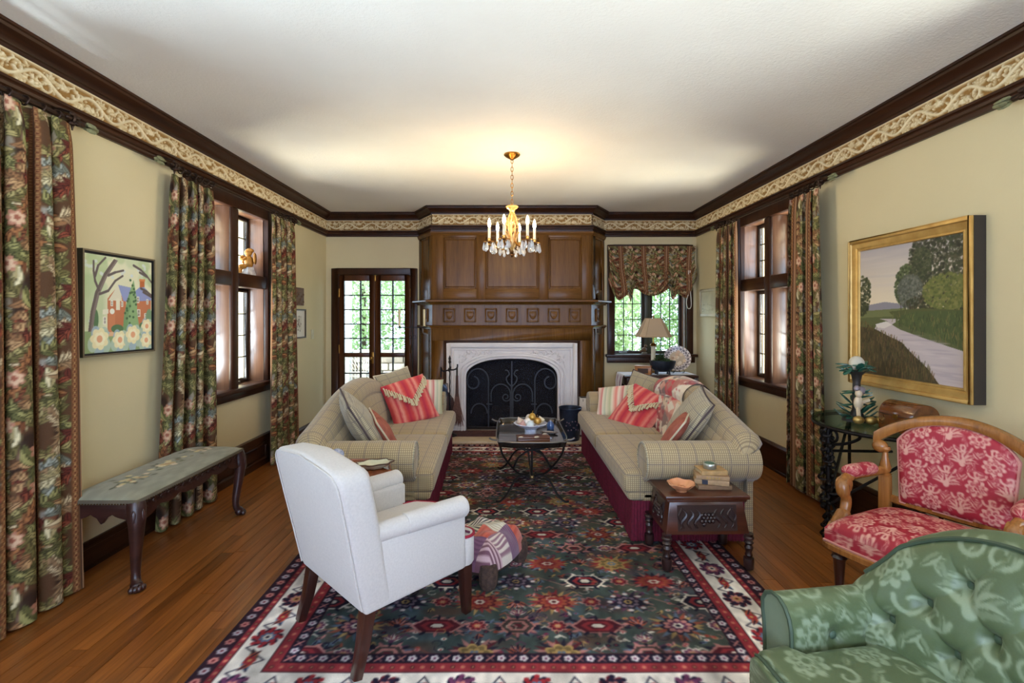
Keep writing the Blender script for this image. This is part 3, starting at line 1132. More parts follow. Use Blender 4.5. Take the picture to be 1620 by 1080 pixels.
for y in (SY0, SY1):
    vs += [(x, y, z) for x, z in inner] + [(x, y, z) for x, z in outer]
for i in range(k - 1):
    fs.append((i, i + 1, k + i + 1, k + i))
    fs.append((2 * k + i, 3 * k + i, 3 * k + i + 1, 2 * k + i + 1))
    fs.append((i, 2 * k + i, 2 * k + i + 1, i + 1))
    fs.append((k + i, k + i + 1, 3 * k + i + 1, 3 * k + i))
MB().add(vs, fs).build('surround', M_stone, ss, angle=30)
for (hw, top, sp, r, y) in ((AW + 0.012, ATOP + 0.010, ASP, 0.014, SY0), (AW + 0.050, ATOP + 0.036, ASP + 0.01, 0.020, SY0 - 0.004), (AW + 0.088, ATOP + 0.062, ASP + 0.02, 0.012, SY0 - 0.002)):
    MB().tube([(x, y, z) for x, z in arch(hw, sp, top)], r, 8).build('arch_moulding', M_stone, ss)
bd = MB()
for q in ((sx0, sx0 + 0.055, 0, sz1), (sx1 - 0.055, sx1, 0, sz1), (sx0 + 0.055, sx1 - 0.055, sz1 - 0.055, sz1)):
    bd.box(q[0], q[1], SY0 - 0.022, SY0, q[2], q[3])
bd.build('border', M_stone, ss, bevel=0.008)
bd = MB()
for q in ((sx0 + 0.070, sx0 + 0.088, 0, sz1 - 0.07), (sx1 - 0.088, sx1 - 0.070, 0, sz1 - 0.07), (sx0 + 0.088, sx1 - 0.088, sz1 - 0.088, sz1 - 0.07)):
    bd.box(q[0], q[1], SY0 - 0.014, SY0, q[2], q[3])
bd.build('inner_border', M_stone, ss, bevel=0.006)
for sg in (-1, 1):
    cv = MB()
    rr = random.Random(4)
    ex = CT + sg * (AW + 0.115)
    for i in range(30):
        u, v = rr.random(), rr.random()
        x = ex - sg * (0.015 + 0.42 * u)
        zmin = [z for (xx, z) in arch(AW + 0.11, ASP, ATOP + 0.07) if abs(xx - x) < 0.05]
        z_lo = (max(zmin) if zmin else 0.98) + 0.012
        z = lerp(z_lo, sz1 - 0.10, v)
        if z_lo > sz1 - 0.115:
            continue
        a = rr.random() * 6.3
        R = Matrix.Translation((x, SY0, z)) @ Matrix.Rotation(a, 4, 'Y')
        cv.ball((0, 0, 0), (0.026, 0.013, 0.011), 8, 5, R)
    cv.tube(smoothpath([(ex - sg * 0.40, SY0, sz1 - 0.098), (ex - sg * 0.25, SY0, sz1 - 0.125), (ex - sg * 0.10, SY0, sz1 - 0.15), (ex - sg * 0.02, SY0, sz1 - 0.30)], 6), 0.006, 6)
    cv.build('spandrel_carving', M_stone, ss)

# firebox, logs, screen
M_soot = mat('sooty_firebrick', (52, 40, 35), 0.9, col2=(86, 68, 58), nscale=5, bump=(12, 0.4, 0.01))
fb = thing('firebox', 'sooty dark brick firebox recess behind the fire screen', 'firebox')
m = MB()
xa, xb = CT - AW - 0.05, CT + AW + 0.05
m.box(xa - 0.05, xa, SY1, 6.55, 0, 1.0)
m.box(xb, xb + 0.05, SY1, 6.55, 0, 1.0)
m.box(xa, xb, 6.50, 6.55, 0, 1.0)
m.box(xa - 0.05, xb + 0.05, SY1, 6.55, 1.0, 1.05)
m.box(xa, xb, SY1, 6.5, -0.01, 0.035)
m.build('firebrick_lining', M_soot, fb, smooth=False)

M_log = mat('charred_log_bark', (92, 72, 56), 0.9, col2=(52, 38, 30), nscale=14, bump=(30, 0.6, 0.01))
for i, (p0, p1, r, lb) in enumerate((((-0.30, 6.22, 0.12), (0.36, 6.26, 0.12), 0.062, 'lower rear split log lying in the grate'),
                                     ((-0.22, 6.12, 0.11), (0.30, 6.10, 0.11), 0.056, 'lower front split log lying in the grate'),
                                     ((-0.18, 6.20, 0.22), (0.34, 6.13, 0.21), 0.055, 'top log lying across the other logs in the grate'))):
    t = thing('fire_log', lb, 'log', (0, 0, 0), 0, 'logs in the fireplace')
    a, b_ = Vector(p0), Vector(p1)
    MB().tube([a.lerp(b_, t_ / 6) + Vector((0, 0.006 * sin(t_ * 2.0), 0.006 * cos(t_ * 3.1))) for t_ in range(7)], [r * q for q in (.96, 1, 1.03, .98, 1.02, 1, .95)], 10).build('bark', M_log, t)
    e = (b_ - a).normalized()
    MB().tube([a - e * 0.003, a + e * 0.001], r * 0.9, 10).build('cut_end', mat('cut_log_end', (150, 122, 88), 0.9), t)
gr = thing('fire_grate', 'black iron fire grate under the logs', 'grate')
for x in np.linspace(-0.28, 0.36, 7):
    MB().tube(smoothpath([(x, 6.00, 0.14), (x, 6.02, 0.055), (x, 6.30, 0.047), (x, 6.36, 0.16)], 4), 0.008, 6).build('bar', M_iron, gr)

def screen_mat():
    t = NT('fire_screen_mesh')
    t.t.nodes.remove(t.b)
    d = t.n('ShaderNodeBsdfDiffuse')
    d.inputs[0].default_value = rgba((44, 46, 54))
    tr = t.n('ShaderNodeBsdfTransparent')
    mx = t.n('ShaderNodeMixShader')
    mx.inputs[0].default_value = 0.5
    t.t.links.new(tr.outputs[0], mx.inputs[1])
    t.t.links.new(d.outputs[0], mx.inputs[2])
    t.t.links.new(mx.outputs[0], t.t.nodes['Material Output'].inputs[0])
    return t.m
fs_ = thing('fire_screen', 'arched black mesh fire screen with wrought iron scrolls standing in the fireplace opening', 'fire screen')
yS = FY + 0.055
sc_in = arch(AW - 0.014, ASP, ATOP - 0.012, base=0.045)
MB().prism(sc_in, yS, yS + 0.002, 'y').build('mesh_panel', screen_mat(), fs_, smooth=False)
MB().tube([(x, yS - 0.004, z) for x, z in sc_in], 0.011, 8).build('frame', M_iron, fs_)
MB().tube([(CT - AW + 0.02, yS - 0.004, 0.048), (CT + AW - 0.02, yS - 0.004, 0.048)], 0.011, 8).build('frame', M_iron, fs_)
M_iron2 = mat('grey_worn_iron', (66, 66, 70), 0.5, 0.6)
for sg in (-1, 1):
    y = yS - 0.010
    pts = [(CT + sg * 0.285, y, 0.05), (CT + sg * 0.285, y, 0.55)] + [(CT + sg * (0.415 - 0.13 * cos(radians(a))), y, 0.62 + 0.15 * sin(radians(a))) for a in range(0, 181, 15)] + \
        [(CT + sg * (0.475 + 0.07 * cos(radians(a))), y, 0.60 + 0.075 * sin(radians(a))) for a in range(0, -271, -20)]
    MB().tube(smoothpath(pts, 2), 0.0085, 6).build('scroll', M_iron2, fs_)
    pts = [(CT + sg * 0.015, y, 0.05), (CT + sg * 0.015, y, 0.40)] + [(CT + sg * (0.135 - 0.12 * cos(radians(a))), y, 0.45 + 0.13 * sin(radians(a))) for a in range(0, 181, 15)] + [(CT + sg * 0.255, y, 0.36)]
    MB().tube(smoothpath(pts, 2), 0.008, 6).build('scroll', M_iron2, fs_)
    pts = [(CT + sg * (0.07 + (0.055 - 0.04 * t / 18) * cos(radians(200 + t * 25))), y, 0.42 + (0.055 - 0.04 * t / 18) * sin(radians(200 + t * 25))) for t in range(19)]
    MB().tube(pts, 0.007, 6).build('scroll', M_iron2, fs_)
    pts = [(CT + sg * (0.40 - 0.10 * cos(radians(a))), y, 0.22 + 0.12 * sin(radians(a))) for a in range(0, 181, 15)]
    MB().tube(pts, 0.008, 6).build('scroll', M_iron2, fs_)
    MB().tube([(CT + sg * 0.24, y - 0.008, 0.335), (CT + sg * 0.31, y - 0.008, 0.335)], 0.008, 6).build('collar', M_iron2, fs_)
    pts = [(CT + sg * x_, y, z_) for x_, z_ in ((0.0, 0.55), (0.05, 0.60), (0.065, 0.66), (0.03, 0.70), (0.05, 0.745), (0.08, 0.75))]
    MB().tube(smoothpath(pts, 4), 0.0075, 6).build('scroll', M_iron2, fs_)
MB().tube([(CT, yS - 0.012, 0.05), (CT, yS - 0.012, 0.86)], 0.009, 6).build('centre_bar', M_iron2, fs_)

# hearth: herringbone bricks with a pale stone edge
M_mortar = mat('hearth_mortar', (164, 148, 140), 0.9)
M_hbrick = mat('plum_hearth_brick', (92, 58, 58), 0.75, col2=(70, 44, 48), nscale=9, bump=(50, 0.3, 0.003))
he = S(MB().box(-0.93, 1.05, 5.60, 5.898, -0.010, 0.016).box(CT - AW + 0.01, CT + AW - 0.01, 5.898, 6.005, -0.010, 0.016).build('hearth', M_mortar, smooth=False))
S(MB().box(-0.96, 1.08, 5.375, 5.598, -0.012, 0.022).build('hearth_edge', mat('cream_hearth_stone', (206, 188, 160), 0.7, col2=(190, 170, 140)), bevel=0.006))
bw, bl = 0.052, 0.156
hx0, hx1, hy0, hy1 = -0.925, 1.045, 5.603, 5.895
bme = {}
ca, sa = cos(pi / 4), sin(pi / 4)
for i in range(-30, 30):
    for j in range(-8, 9):
        for kk in (0, 1):
            # herringbone lattice in brick units, turned by 45 degrees
            gx = i * bw + j * bl * 1.0
            gy = i * bw - j * bl * 1.0
            if kk == 0:
                cx, cy, hw_, hh = gx + bl / 2, gy + bw / 2, bl / 2, bw / 2
            else:
                cx, cy, hw_, hh = gx + bw / 2 - 0.0, gy + bw + bl / 2, bw / 2, bl / 2
            g_ = 0.004
            quad = [(cx - hw_ + g_, cy - hh + g_), (cx + hw_ - g_, cy - hh + g_), (cx + hw_ - g_, cy + hh - g_), (cx - hw_ + g_, cy + hh - g_)]
            q = [((x * ca - y * sa) * 1.0 + 0.06, (x * sa + y * ca) * 1.0 + 5.75) for x, y in quad]
            # clip against the hearth rectangle
            def clip(P, f, val, keep):
                out = []
                for a in range(len(P)):
                    p, r = P[a], P[(a + 1) % len(P)]
                    ip, ir = keep(p[f]), keep(r[f])
                    if ip:
                        out.append(p)
                    if ip != ir:
                        t = (val - p[f]) / (r[f] - p[f])
                        out.append((lerp(p[0], r[0], t), lerp(p[1], r[1], t)))
                return out
            for f, val, kp in ((0, hx0, lambda v: v >= hx0), (0, hx1, lambda v: v <= hx1), (1, hy0, lambda v: v >= hy0), (1, hy1, lambda v: v <= hy1)):
                if len(q) >= 3:
                    q = clip(q, f, val, kp)
            if len(q) >= 3:
                ar = 0.5 * abs(sum(q[a][0] * q[(a + 1) % len(q)][1] - q[(a + 1) % len(q)][0] * q[a][1] for a in range(len(q))))
                if ar > 0.0006:
                    MB().prism(q, 0.012, 0.024 + random.uniform(-.001, .001), 'z').build('brick', M_hbrick, he, smooth=False)

# ================================================================== curtains
FW, FHT = 0.50, 0.72
fab = Canvas(FW, FHT, 0.0030, (86, 60, 40), wrap=True)
rf = random.Random(11)
F0, F1 = 0.085, 0.465
for i in range(26):
    fab.ell(rf.uniform(F0, F1), rf.random() * FHT, rf.uniform(.02, .05), rf.uniform(.03, .07), rf.choice([(150, 148, 138), (50, 34, 26), (112, 66, 46), (90, 56, 40), (138, 128, 110)]), al=0.9, soft=0.4)
LEAFC = [((164, 150, 98), (112, 102, 60)), ((212, 200, 160), (166, 150, 106)), ((146, 138, 86), (94, 90, 54)), ((160, 108, 68), (112, 68, 44)), ((188, 150, 106), (144, 104, 70)), ((152, 146, 92), (98, 96, 56)), ((204, 184, 146), (156, 124, 90)), ((158, 162, 150), (116, 118, 104)), ((136, 70, 50), (98, 46, 36)), ((178, 162, 112), (130, 114, 72))]
for i in range(92):
    x, y = rf.uniform(F0, F1), rf.random() * FHT
    a, b_ = rf.choice(LEAFC)
    base_a = rf.uniform(0, 2 * pi)
    dk = tuple(c * 0.62 for c in b_)
    if rf.random() < 0.7:                        # lobed acanthus spray
        n_ = rf.choice([3, 4, 5])
        L_ = rf.uniform(.07, .11)
        for q in range(n_):
            t_ = q / (n_ - 1)
            for sg in (-1, 1):
                an = base_a + sg * (1.0 - 0.75 * t_)
                px_, py_ = x + L_ * (t_ - .3) * cos(base_a), y + L_ * (t_ - .3) * sin(base_a)
                fab.leaf(px_ + .022 * cos(an), py_ + .022 * sin(an), .072 - .016 * t_, .030, an, dk, None, None, curl=.18 * sg)
                fab.leaf(px_ + .022 * cos(an), py_ + .022 * sin(an), .066 - .016 * t_, .024, an, a if sg > 0 else b_, None, dk, curl=.18 * sg)
    else:
        L_ = rf.uniform(.10, .15)
        cu = rf.uniform(-.25, .25)
        fab.leaf(x, y, L_ * 1.06, .052, base_a, dk, None, None, curl=cu)
        fab.leaf(x, y, L_, rf.uniform(.034, .046), base_a, a, b_, dk, curl=cu)
for i in range(4):
    x, y = rf.uniform(0.16, 0.38), (i + rf.random() * .5) * FHT / 4
    fab.flower(x, y, 0.042, 7, (176, 122, 98), rf.random() * 3, 0.35)
    fab.flower(x + .004, y, 0.030, 6, (206, 172, 140), rf.random() * 3, 0.35)
    fab.flower(x, y + .003, 0.014, 5, (150, 90, 70), rf.random() * 3, 0.35)
fab.rect(0, 0, 0.052, FHT, (112, 80, 54))
for x, c in ((0.002, (62, 38, 28)), (0.009, (166, 128, 94)), (0.019, (140, 100, 74)), (0.028, (172, 136, 104)), (0.038, (110, 70, 50)), (0.045, (60, 36, 27))):
    fab.rect(x, 0, x + 0.007, FHT, c)
fab.rect(0.052, 0, 0.080, FHT, (108, 70, 42))
fab.rect(0.472, 0, 0.50, FHT, (108, 70, 42))
for j in range(24):
    for x in (0.066, 0.486):
        y = (j + .5) * FHT / 24
        fab.ell(x, y, 0.010, 0.0095, (164, 118, 76))
        fab.ell(x, y, 0.006, 0.005, (88, 46, 30))
        fab.ell(x, y + FHT / 48, 0.004, 0.004, (186, 150, 102))
M_fab = painted('printed_leaf_fabric', 0.85, 0.0, (170, 0.3, 0.002), 0.2, 0.1)

def curtain(label, sx, wx, top, bot, ztop, zbot, folds, amp, seed, nu, nv, stand=0.115, s0=0.0):
    r = random.Random(seed)
    ins = -sx
    U, V = np.meshgrid(np.linspace(0, 1, nu), np.linspace(0, 1, nv))
    phs = [r.uniform(0, 6.28) for _ in range(4)]
    warp = U + 0.020 * np.sin(2 * pi * U * 2.3 + phs[0]) + 0.012 * np.sin(2 * pi * U * 5.1 + phs[1])
    ph = 2 * pi * folds * warp
    grow = 0.55 + 0.45 * (1 - V) ** 0.7
    ph2 = ph + 0.35 * np.sin((1 - V) * 2.5 + phs[2])
    d = amp * grow * (np.sin(ph2) + 0.22 * np.sin(2 * ph2 + phs[3]) + 0.15 * np.sin(0.37 * ph + phs[0]))
    e = -0.60 * amp * grow * np.sin(2 * ph2)
    ya = top[0] + (bot[0] - top[0]) * (1 - V) ** 1.2
    yb = top[1] + (bot[1] - top[1]) * (1 - V) ** 1.2
    Y = ya + (yb - ya) * U + e
    X = wx + ins * (stand + d)
    pinch = np.exp(-((1 - V) / 0.03) ** 2)
    X = X - ins * (d * 0.45) * pinch
    Z = zbot + (ztop - zbot) * V + 0.006 * np.sin(ph) * (1 - V) + 0.008 * np.cos(ph) * pinch
    P = np.stack([X, Y, Z], -1)
    mr = P[nv // 2]
    sl = np.concatenate([[0], np.cumsum(np.linalg.norm(np.diff(mr, axis=0), axis=1))])
    c = fab.sample(s0 + np.tile(sl, (nv, 1)), Z)
    o = thing('curtain', label, 'curtain', (0, 0, 0), 0, 'floor-length leaf-print curtains')
    g = grid_mesh('fabric', P, M_fab, o, c)
    return o
Z_ROD = 2.412
curtain('leaf-print curtain at the left edge of the picture, nearest the camera', -1, XL, (1.93, 2.44), (1.90, 2.475), 2.385, 0.006, 4.4, 0.056, 3, 270, 460, s0=0.02)
curtain('leaf-print curtain hanging behind the far end of the carved bench', -1, XL, (3.27, 3.70), (3.13, 3.72), 2.37, 0.01, 4.6, 0.042, 5, 240, 400, s0=0.30, stand=0.088)
curtain('leaf-print curtain between the left window and the small framed picture', -1, XL, (4.58, 5.05), (4.56, 5.10), 2.37, 0.01, 4.4, 0.042, 8, 170, 330, s0=0.38)
curtain('leaf-print curtain between the right window and the cream picture near the corner', 1, XR, (4.93, 5.37), (4.90, 5.40), 2.37, 0.01, 4.4, 0.042, 12, 170, 330, s0=0.02)
curtain('leaf-print curtain beside the big river painting', 1, XR, (3.63, 4.02), (3.57, 4.03), 2.37, 0.03, 4.2, 0.045, 17, 210, 400, s0=0.16)

# rods with rings, brackets and leaf finials
M_bronze = mat('dark_bronze', (44, 30, 24), 0.42, 0.7, col2=(66, 46, 34), nscale=30)
M_verd = mat('pale_verdigris', (150, 152, 112), 0.6, 0.2, col2=(112, 112, 84), nscale=40)
def finial(mb, x, y, z, dy):
    for k_ in range(5):
        a = k_ * 2 * pi / 5
        R = Matrix.Translation((x + 0.016 * cos(a), y + dy * 0.045, z + 0.016 * sin(a))) @ Matrix.Rotation(a, 4, 'Y')
        mb.ball((0, 0, 0), (0.012, 0.036, 0.006), 8, 5, R)
    mb.ball((x, y + dy * 0.075, z), (0.010, 0.022, 0.010), 8, 5)
def rod(label, sx, wx, y0, y1, e0, e1, rings):
    ins = -sx
    x = wx + ins * 0.115
    o = thing('curtain_rod', label, 'curtain rod', (0, 0, 0), 0, 'bronze curtain rods')
    MB().tube([(x, y0, Z_ROD), (x, y1, Z_ROD)], 0.013, 8).build('pole', M_bronze, o)
    for (yy, dy, on) in ((y0, -1, e0), (y1, 1, e1)):
        if on:
            f = MB()
            finial(f, x, yy, Z_ROD, dy)
            f.build('finial', M_verd, o)
        k_ = MB()
        yb = yy - dy * 0.075
        k_.tube(smoothpath([(wx + ins * 0.030, yb, Z_ROD + 0.055), (wx + ins * 0.075, yb, Z_ROD + 0.050), (x + ins * 0.012, yb, Z_ROD + 0.030), (x + ins * 0.020, yb, Z_ROD), (x, yb, Z_ROD - 0.020), (x - ins * 0.016, yb, Z_ROD)], 5), 0.009, 6)
        for q in range(5):
            a = q * 2 * pi / 5 + 0.6
            k_.ball((x + ins * 0.018, yb + 0.026 * cos(a), Z_ROD + 0.026 * sin(a)), (0.010, 0.017, 0.012), 8, 5)
        k_.tube([(x + ins * 0.01, yb, Z_ROD - 0.02), (x + ins * 0.01, yb, Z_ROD - 0.055)], [0.010, 0.003], 6)
        k_.build('bracket', M_bronze, o)
    for (a, b_, n) in rings:
        for q in range(n):
            yy = lerp(a, b_, (q + .5) / n)
            MB().tube([(x + 0.022 * cos(t), yy + 0.004 * sin(2 * t), Z_ROD - 0.006 + 0.022 * sin(t)) for t in np.linspace(0, 2 * pi, 12, endpoint=False)], 0.0045, 6, closed=True).build('ring', M_bronze, o)
rod('bronze curtain rod over the nearest left curtain', -1, XL, 0.10, 2.55, True, True, [(1.96, 2.44, 6)])
rod('bronze curtain rod over the left window', -1, XL, 3.16, 5.14, True, True, [(3.28, 3.70, 6), (4.58, 5.05, 6)])
rod('bronze curtain rod over the right window', 1, XR, 3.53, 5.46, True, True, [(3.63, 4.02, 6), (4.93, 5.37, 6)])
rod('short end of a bronze curtain rod at the top right edge of the picture', 1, XR, -0.2, 2.24, True, True, [])

# balloon shade over the window beside the fireplace
sh_ = thing('balloon_shade', 'leaf-print balloon shade gathered up over the window beside the fireplace', 'window shade')
nu, nv = 260, 150
U, V = np.meshgrid(np.linspace(0, 1, nu), np.linspace(0, 1, nv))       # V: 0 top, 1 bottom
X0, X1 = 1.295, 2.425
c1, c2 = 0.29, 0.71
g1, g2 = np.exp(-((U - c1) / 0.05) ** 2), np.exp(-((U - c2) / 0.05) ** 2)
drop = np.full_like(U, 0.0)
mid_ = np.clip((U - c1) / (c2 - c1), 0, 1)
drop = np.where((U >= c1) & (U <= c2), 0.52 + 0.12 * np.sin(pi * mid_), 0)
drop = np.where(U < c1, 0.52 + 0.20 * np.sin(pi * np.clip((c1 - U) / c1, 0, 1) * 0.62) * 1.0, drop)
drop = np.where(U > c2, 0.52 + 0.17 * np.sin(pi * np.clip((U - c2) / (1 - c2), 0, 1) * 0.62), drop)
edge = np.minimum(U / c1, (1 - U) / (1 - c2))
drop = np.where(edge < 0.45, drop - 0.27 * (1 - edge / 0.45) ** 1.5, drop)
drop = drop + 0.15 * np.exp(-((U - c1 + 0.03) / 0.030) ** 2) + 0.13 * np.exp(-((U - c2 - 0.03) / 0.03) ** 2)
gath = np.clip((V - 0.42) / 0.58, 0, 1)
puff = 0.030 + gath ** 1.3 * 0.085 * np.sin(pi * np.clip(V * 1.0, 0, 1) ** 1.5) + 0.02 * gath
midw = np.clip(1 - ((U - 0.5) / 0.21) ** 2, 0, 1)
pl = 0.020 * np.sin((V - 0.22 * midw) * 2 * pi * 7.0) * gath * (0.45 + 0.9 * (g1 + g2))
rad_ = 0.024 * np.sin(np.arctan2(V - 0.80, (U - c1) * 3) * 9) * np.exp(-(((U - c1) * 3) ** 2 + (V - 0.8) ** 2) / 0.06) \
    + 0.024 * np.sin(np.arctan2(V - 0.80, (U - c2) * 3) * 9) * np.exp(-(((U - c2) * 3) ** 2 + (V - 0.8) ** 2) / 0.06)
Yq = YB - 0.05 - puff - pl - rad_ + 0.035 * (g1 + g2) * gath
side = 0.03 * np.sin(pi * V) * (1 - 2 * U)
Xq = X0 + (X1 - X0) * U + side * 0.6 + 0.035 * gath * (c1 - U) * np.exp(-((U - c1) / 0.10) ** 2) * 6 * 0.5 + 0.035 * gath * (c2 - U) * np.exp(-((U - c2) / 0.10) ** 2) * 3
Zq = 2.315 - drop * V
P = np.stack([Xq, Yq, Zq], -1)
sxx = 0.30 + (U - 0.5) * 1.28 + 0.05 * gath * np.sin((U - 0.5) * 6)
grid_mesh('fabric', P, M_fab, sh_, fab.sample(sxx * 0.50 / 0.335 + 0.26, (2.3 - V * 0.98) * 1.35))
MB().box(X0 + 0.005, X1 - 0.005, YB - 0.078, YB - 0.031, 2.275, 2.317).build('head_board', mat('shade_head_board', (92, 66, 46), 0.8), sh_)
MB().tube(smoothpath([(2.32, YB - 0.10, 2.0), (2.325, YB - 0.10, 1.76), (2.295, YB - 0.10, 1.60), (2.315, YB - 0.10, 1.515), (2.355, YB - 0.10, 1.55), (2.345, YB - 0.10, 1.75), (2.34, YB - 0.10, 2.0)], 6), 0.005, 6).build('pull_cord', mat('white_cord', (224, 218, 204), 0.8), sh_)

# ================================================================== rug
RX0, RX1, RY0, RY1 = RUG
RW, RL = RX1 - RX0, RY1 - RY0
rug = Canvas(RW, RL, 0.0052, (74, 92, 88))
rr = random.Random(21)
v1 = rug.mottle(0.0, 7, 3)
v2 = rug.mottle(0.0, 16, 5)
teal, olive, grn = np.array((58, 82, 88.)), np.array((86, 76, 54.)), np.array((66, 76, 66.))
k1, k2 = v1[..., None], v2[..., None]
yy = np.linspace(0, 1, rug.ny)[:, None, None]
f_ol = np.clip(0.15 + 0.75 * yy + 0.5 * (k1 - 0.5), 0, 1)  # olive grows towards the far end: warm room light painted into the field
rug.a = teal * (1 - f_ol) + olive * f_ol
rug.a = rug.a * (1 - 0.35 * k2) + grn * 0.35 * k2
NAVY, RED, RUST, ROSE, IVO, GOLD, PLUM, BLUE, WINE = (34, 30, 48), (146, 44, 50), (158, 74, 52), (182, 118, 112), (220, 208, 190), (176, 142, 84), (98, 52, 82), (92, 112, 138), (92, 30, 40)
def rosette(cx, cy, r, cs, n=8, sq=1.0):
    rug.flower(cx, cy, r, n, cs[0], 0.2, 0.28, sy_=sq)
    rug.flower(cx, cy, r * 0.80, n, cs[1], 0.2, 0.25, sy_=sq)
    rug.flower(cx, cy, r * 0.55, n, cs[2], 0.5, 0.3, sy_=sq)
    rug.flower(cx, cy, r * 0.32, 6, cs[3], 0, 0.3, sy_=sq)
    rug.ell(cx, cy, r * 0.13, r * 0.13 * sq, cs[0])
def medal(cx, cy, w, h, cs):
    for k_, c in ((1, cs[0]), (0.86, cs[1]), (0.62, cs[2]), (0.40, cs[1]), (0.25, cs[3])):
        rug.poly([(cx - w * k_, cy), (cx - w * .55 * k_, cy - h * k_), (cx + w * .55 * k_, cy - h * k_), (cx + w * k_, cy), (cx + w * .55 * k_, cy + h * k_), (cx - w * .55 * k_, cy + h * k_)], c)
    for q in range(14):
        a = 2 * pi * q / 14 + .22
        rug.leaf(cx + w * 1.08 * cos(a), cy + h * 1.18 * sin(a), .040, .016, atan2(h * sin(a), w * cos(a)), NAVY if q % 2 else cs[0])
def palm(cx, cy, r, d, cs):
    for q in range(5):
        a = (pi / 2) * d + (q - 2) * 0.5
        rug.leaf(cx + r * .5 * cos(a), cy + r * .5 * sin(a), r * 1.1, r * .42, a, cs[q % 2], None, cs[2])
    rug.ell(cx, cy, r * .25, r * .2, cs[2])
def sprig(cx, cy):
    c = rr.choice([IVO, GOLD, ROSE, NAVY, RUST, BLUE, PLUM])
    t = rr.random()
    if t < .4:
        rug.ell(cx, cy, .013, .009, c)
        rug.ell(cx, cy, .005, .004, RED)
    elif t < .7:
        a = rr.random() * 6.3
        rug.leaf(cx, cy, .045, .016, a, c, None, NAVY)
        rug.leaf(cx + .015, cy + .01, .035, .012, a + .9, c)
    else:
        rug.line([(cx - .02, cy), (cx, cy + .014), (cx + .02, cy)], .006, c)
B0, B1, B2, B3, B4, B5 = 0.012, 0.082, 0.112, 0.275, 0.325, 0.375
fx0, fx1, fy0, fy1 = B5, RW - B5, B5, RL - B5
cols, rows_ = 5, 8
SETS = [(NAVY, RED, RUST, IVO), (IVO, PLUM, ROSE, GOLD), (WINE, RUST, RED, IVO), (NAVY, ROSE, PLUM, IVO), (GOLD, BLUE, NAVY, IVO), (ROSE, WINE, RED, GOLD)]
for j in range(rows_ * 2 + 1):
    for i in range(cols * 2 + 1):
        x, y = lerp(fx0, fx1, i / (cols * 2)), lerp(fy0, fy1, j / (rows_ * 2))
        mi = min(i, cols * 2 - i)
        if (i + j) % 2:
            rug.line([(x - .12, y), (x - .06, y + .035), (x, y), (x + .06, y - .035), (x + .12, y)], .006, rr.choice([ROSE, RUST, WINE]), al=.8)
for _ in range(420):
    rug.ell(rr.uniform(fx0, fx1), rr.uniform(fy0, fy1), rr.uniform(.03, .10), rr.uniform(.02, .06), rr.choice([RUST, PLUM, (96, 84, 60), BLUE, WINE, (60, 84, 70), (104, 66, 52), (72, 66, 84)]), al=.32, soft=.8)
def burst(cx, cy, r, cs, n=22, sq=.7):
    for q in range(n):
        a = 2 * pi * q / n
        rug.leaf(cx + r * .6 * cos(a), cy + r * .6 * sin(a) * sq, r * rr.uniform(.55, .95), r * .17, atan2(sin(a) * sq, cos(a)), cs[q % len(cs)], None, None, al=.9)
for _ in range(2300):
    sprig(rr.uniform(fx0 + .01, fx1 - .01), rr.uniform(fy0 + .01, fy1 - .01))
for j in range(rows_ * 2 + 1):
    for i in range(cols * 2 + 1):
        x, y = lerp(fx0, fx1, i / (cols * 2)), lerp(fy0, fy1, j / (rows_ * 2))
        mi = min(i, cols * 2 - i)
        t = (mi * 3 + j * 5) % 7
        if (i + j) % 2:
            if t in (0, 3, 5):
                rosette(x, y, .050, SETS[(mi + j) % 6], 8, .8)
            if t in (1, 4):
                palm(x, y, .062, 1 if j % 4 < 2 else -1, (RUST, ROSE, NAVY))
            continue
        cs = SETS[(mi + j * 2) % 6]
        if t in (1, 4, 5):
            burst(x, y, .13, [(RUST, GOLD, RED), (WINE, ROSE, NAVY), (GOLD, RUST, BLUE)][(mi + j) % 3])
        if t in (2, 6):
            burst(x, y, .12, (NAVY, BLUE, PLUM), 16)
        if t == 0:
            medal(x, y, .125, .050, (ROSE, WINE, RED, IVO))
        elif t == 1:
            rosette(x, y, .085, cs, 10, .75)
        elif t == 2:
            rosette(x, y, .070, (NAVY, (118, 100, 116), NAVY, GOLD), 8, .8)
            for q in range(8):
                a = q * pi / 4
                rug.ell(x + .088 * cos(a), y + .066 * sin(a), .013, .010, (206, 190, 186))
        elif t == 3:
            medal(x, y, .11, .06, (IVO, NAVY, RED, IVO))
        elif t == 4:
            rosette(x, y, .105, (RED, RUST, RED, IVO), 12, .6)
        elif t == 5:
            rosette(x, y, .080, (GOLD, (120, 100, 60), GOLD, BLUE), 8, .8)
        else:
            medal(x, y, .085, .055, (ROSE, (70, 60, 56), ROSE, WINE))
            palm(x, y + .08, .05, 1, (IVO, ROSE, PLUM))
for _ in range(260):
    x, y = rr.uniform(fx0 + .02, fx1 - .02), rr.uniform(fy0 + .02, fy1 - .02)
    rug.line([(x + .03 * cos(t * .8 + _) * (1 - t * .08), y + .022 * sin(t * .8 + _) * (1 - t * .08)) for t in range(7)], .004, rr.choice([ROSE, IVO, NAVY, GOLD, NAVY]), al=.75)
gry = rug.a.mean(-1, keepdims=True)
rug.a = (rug.a * 0.90 + gry * 0.10) * 0.88
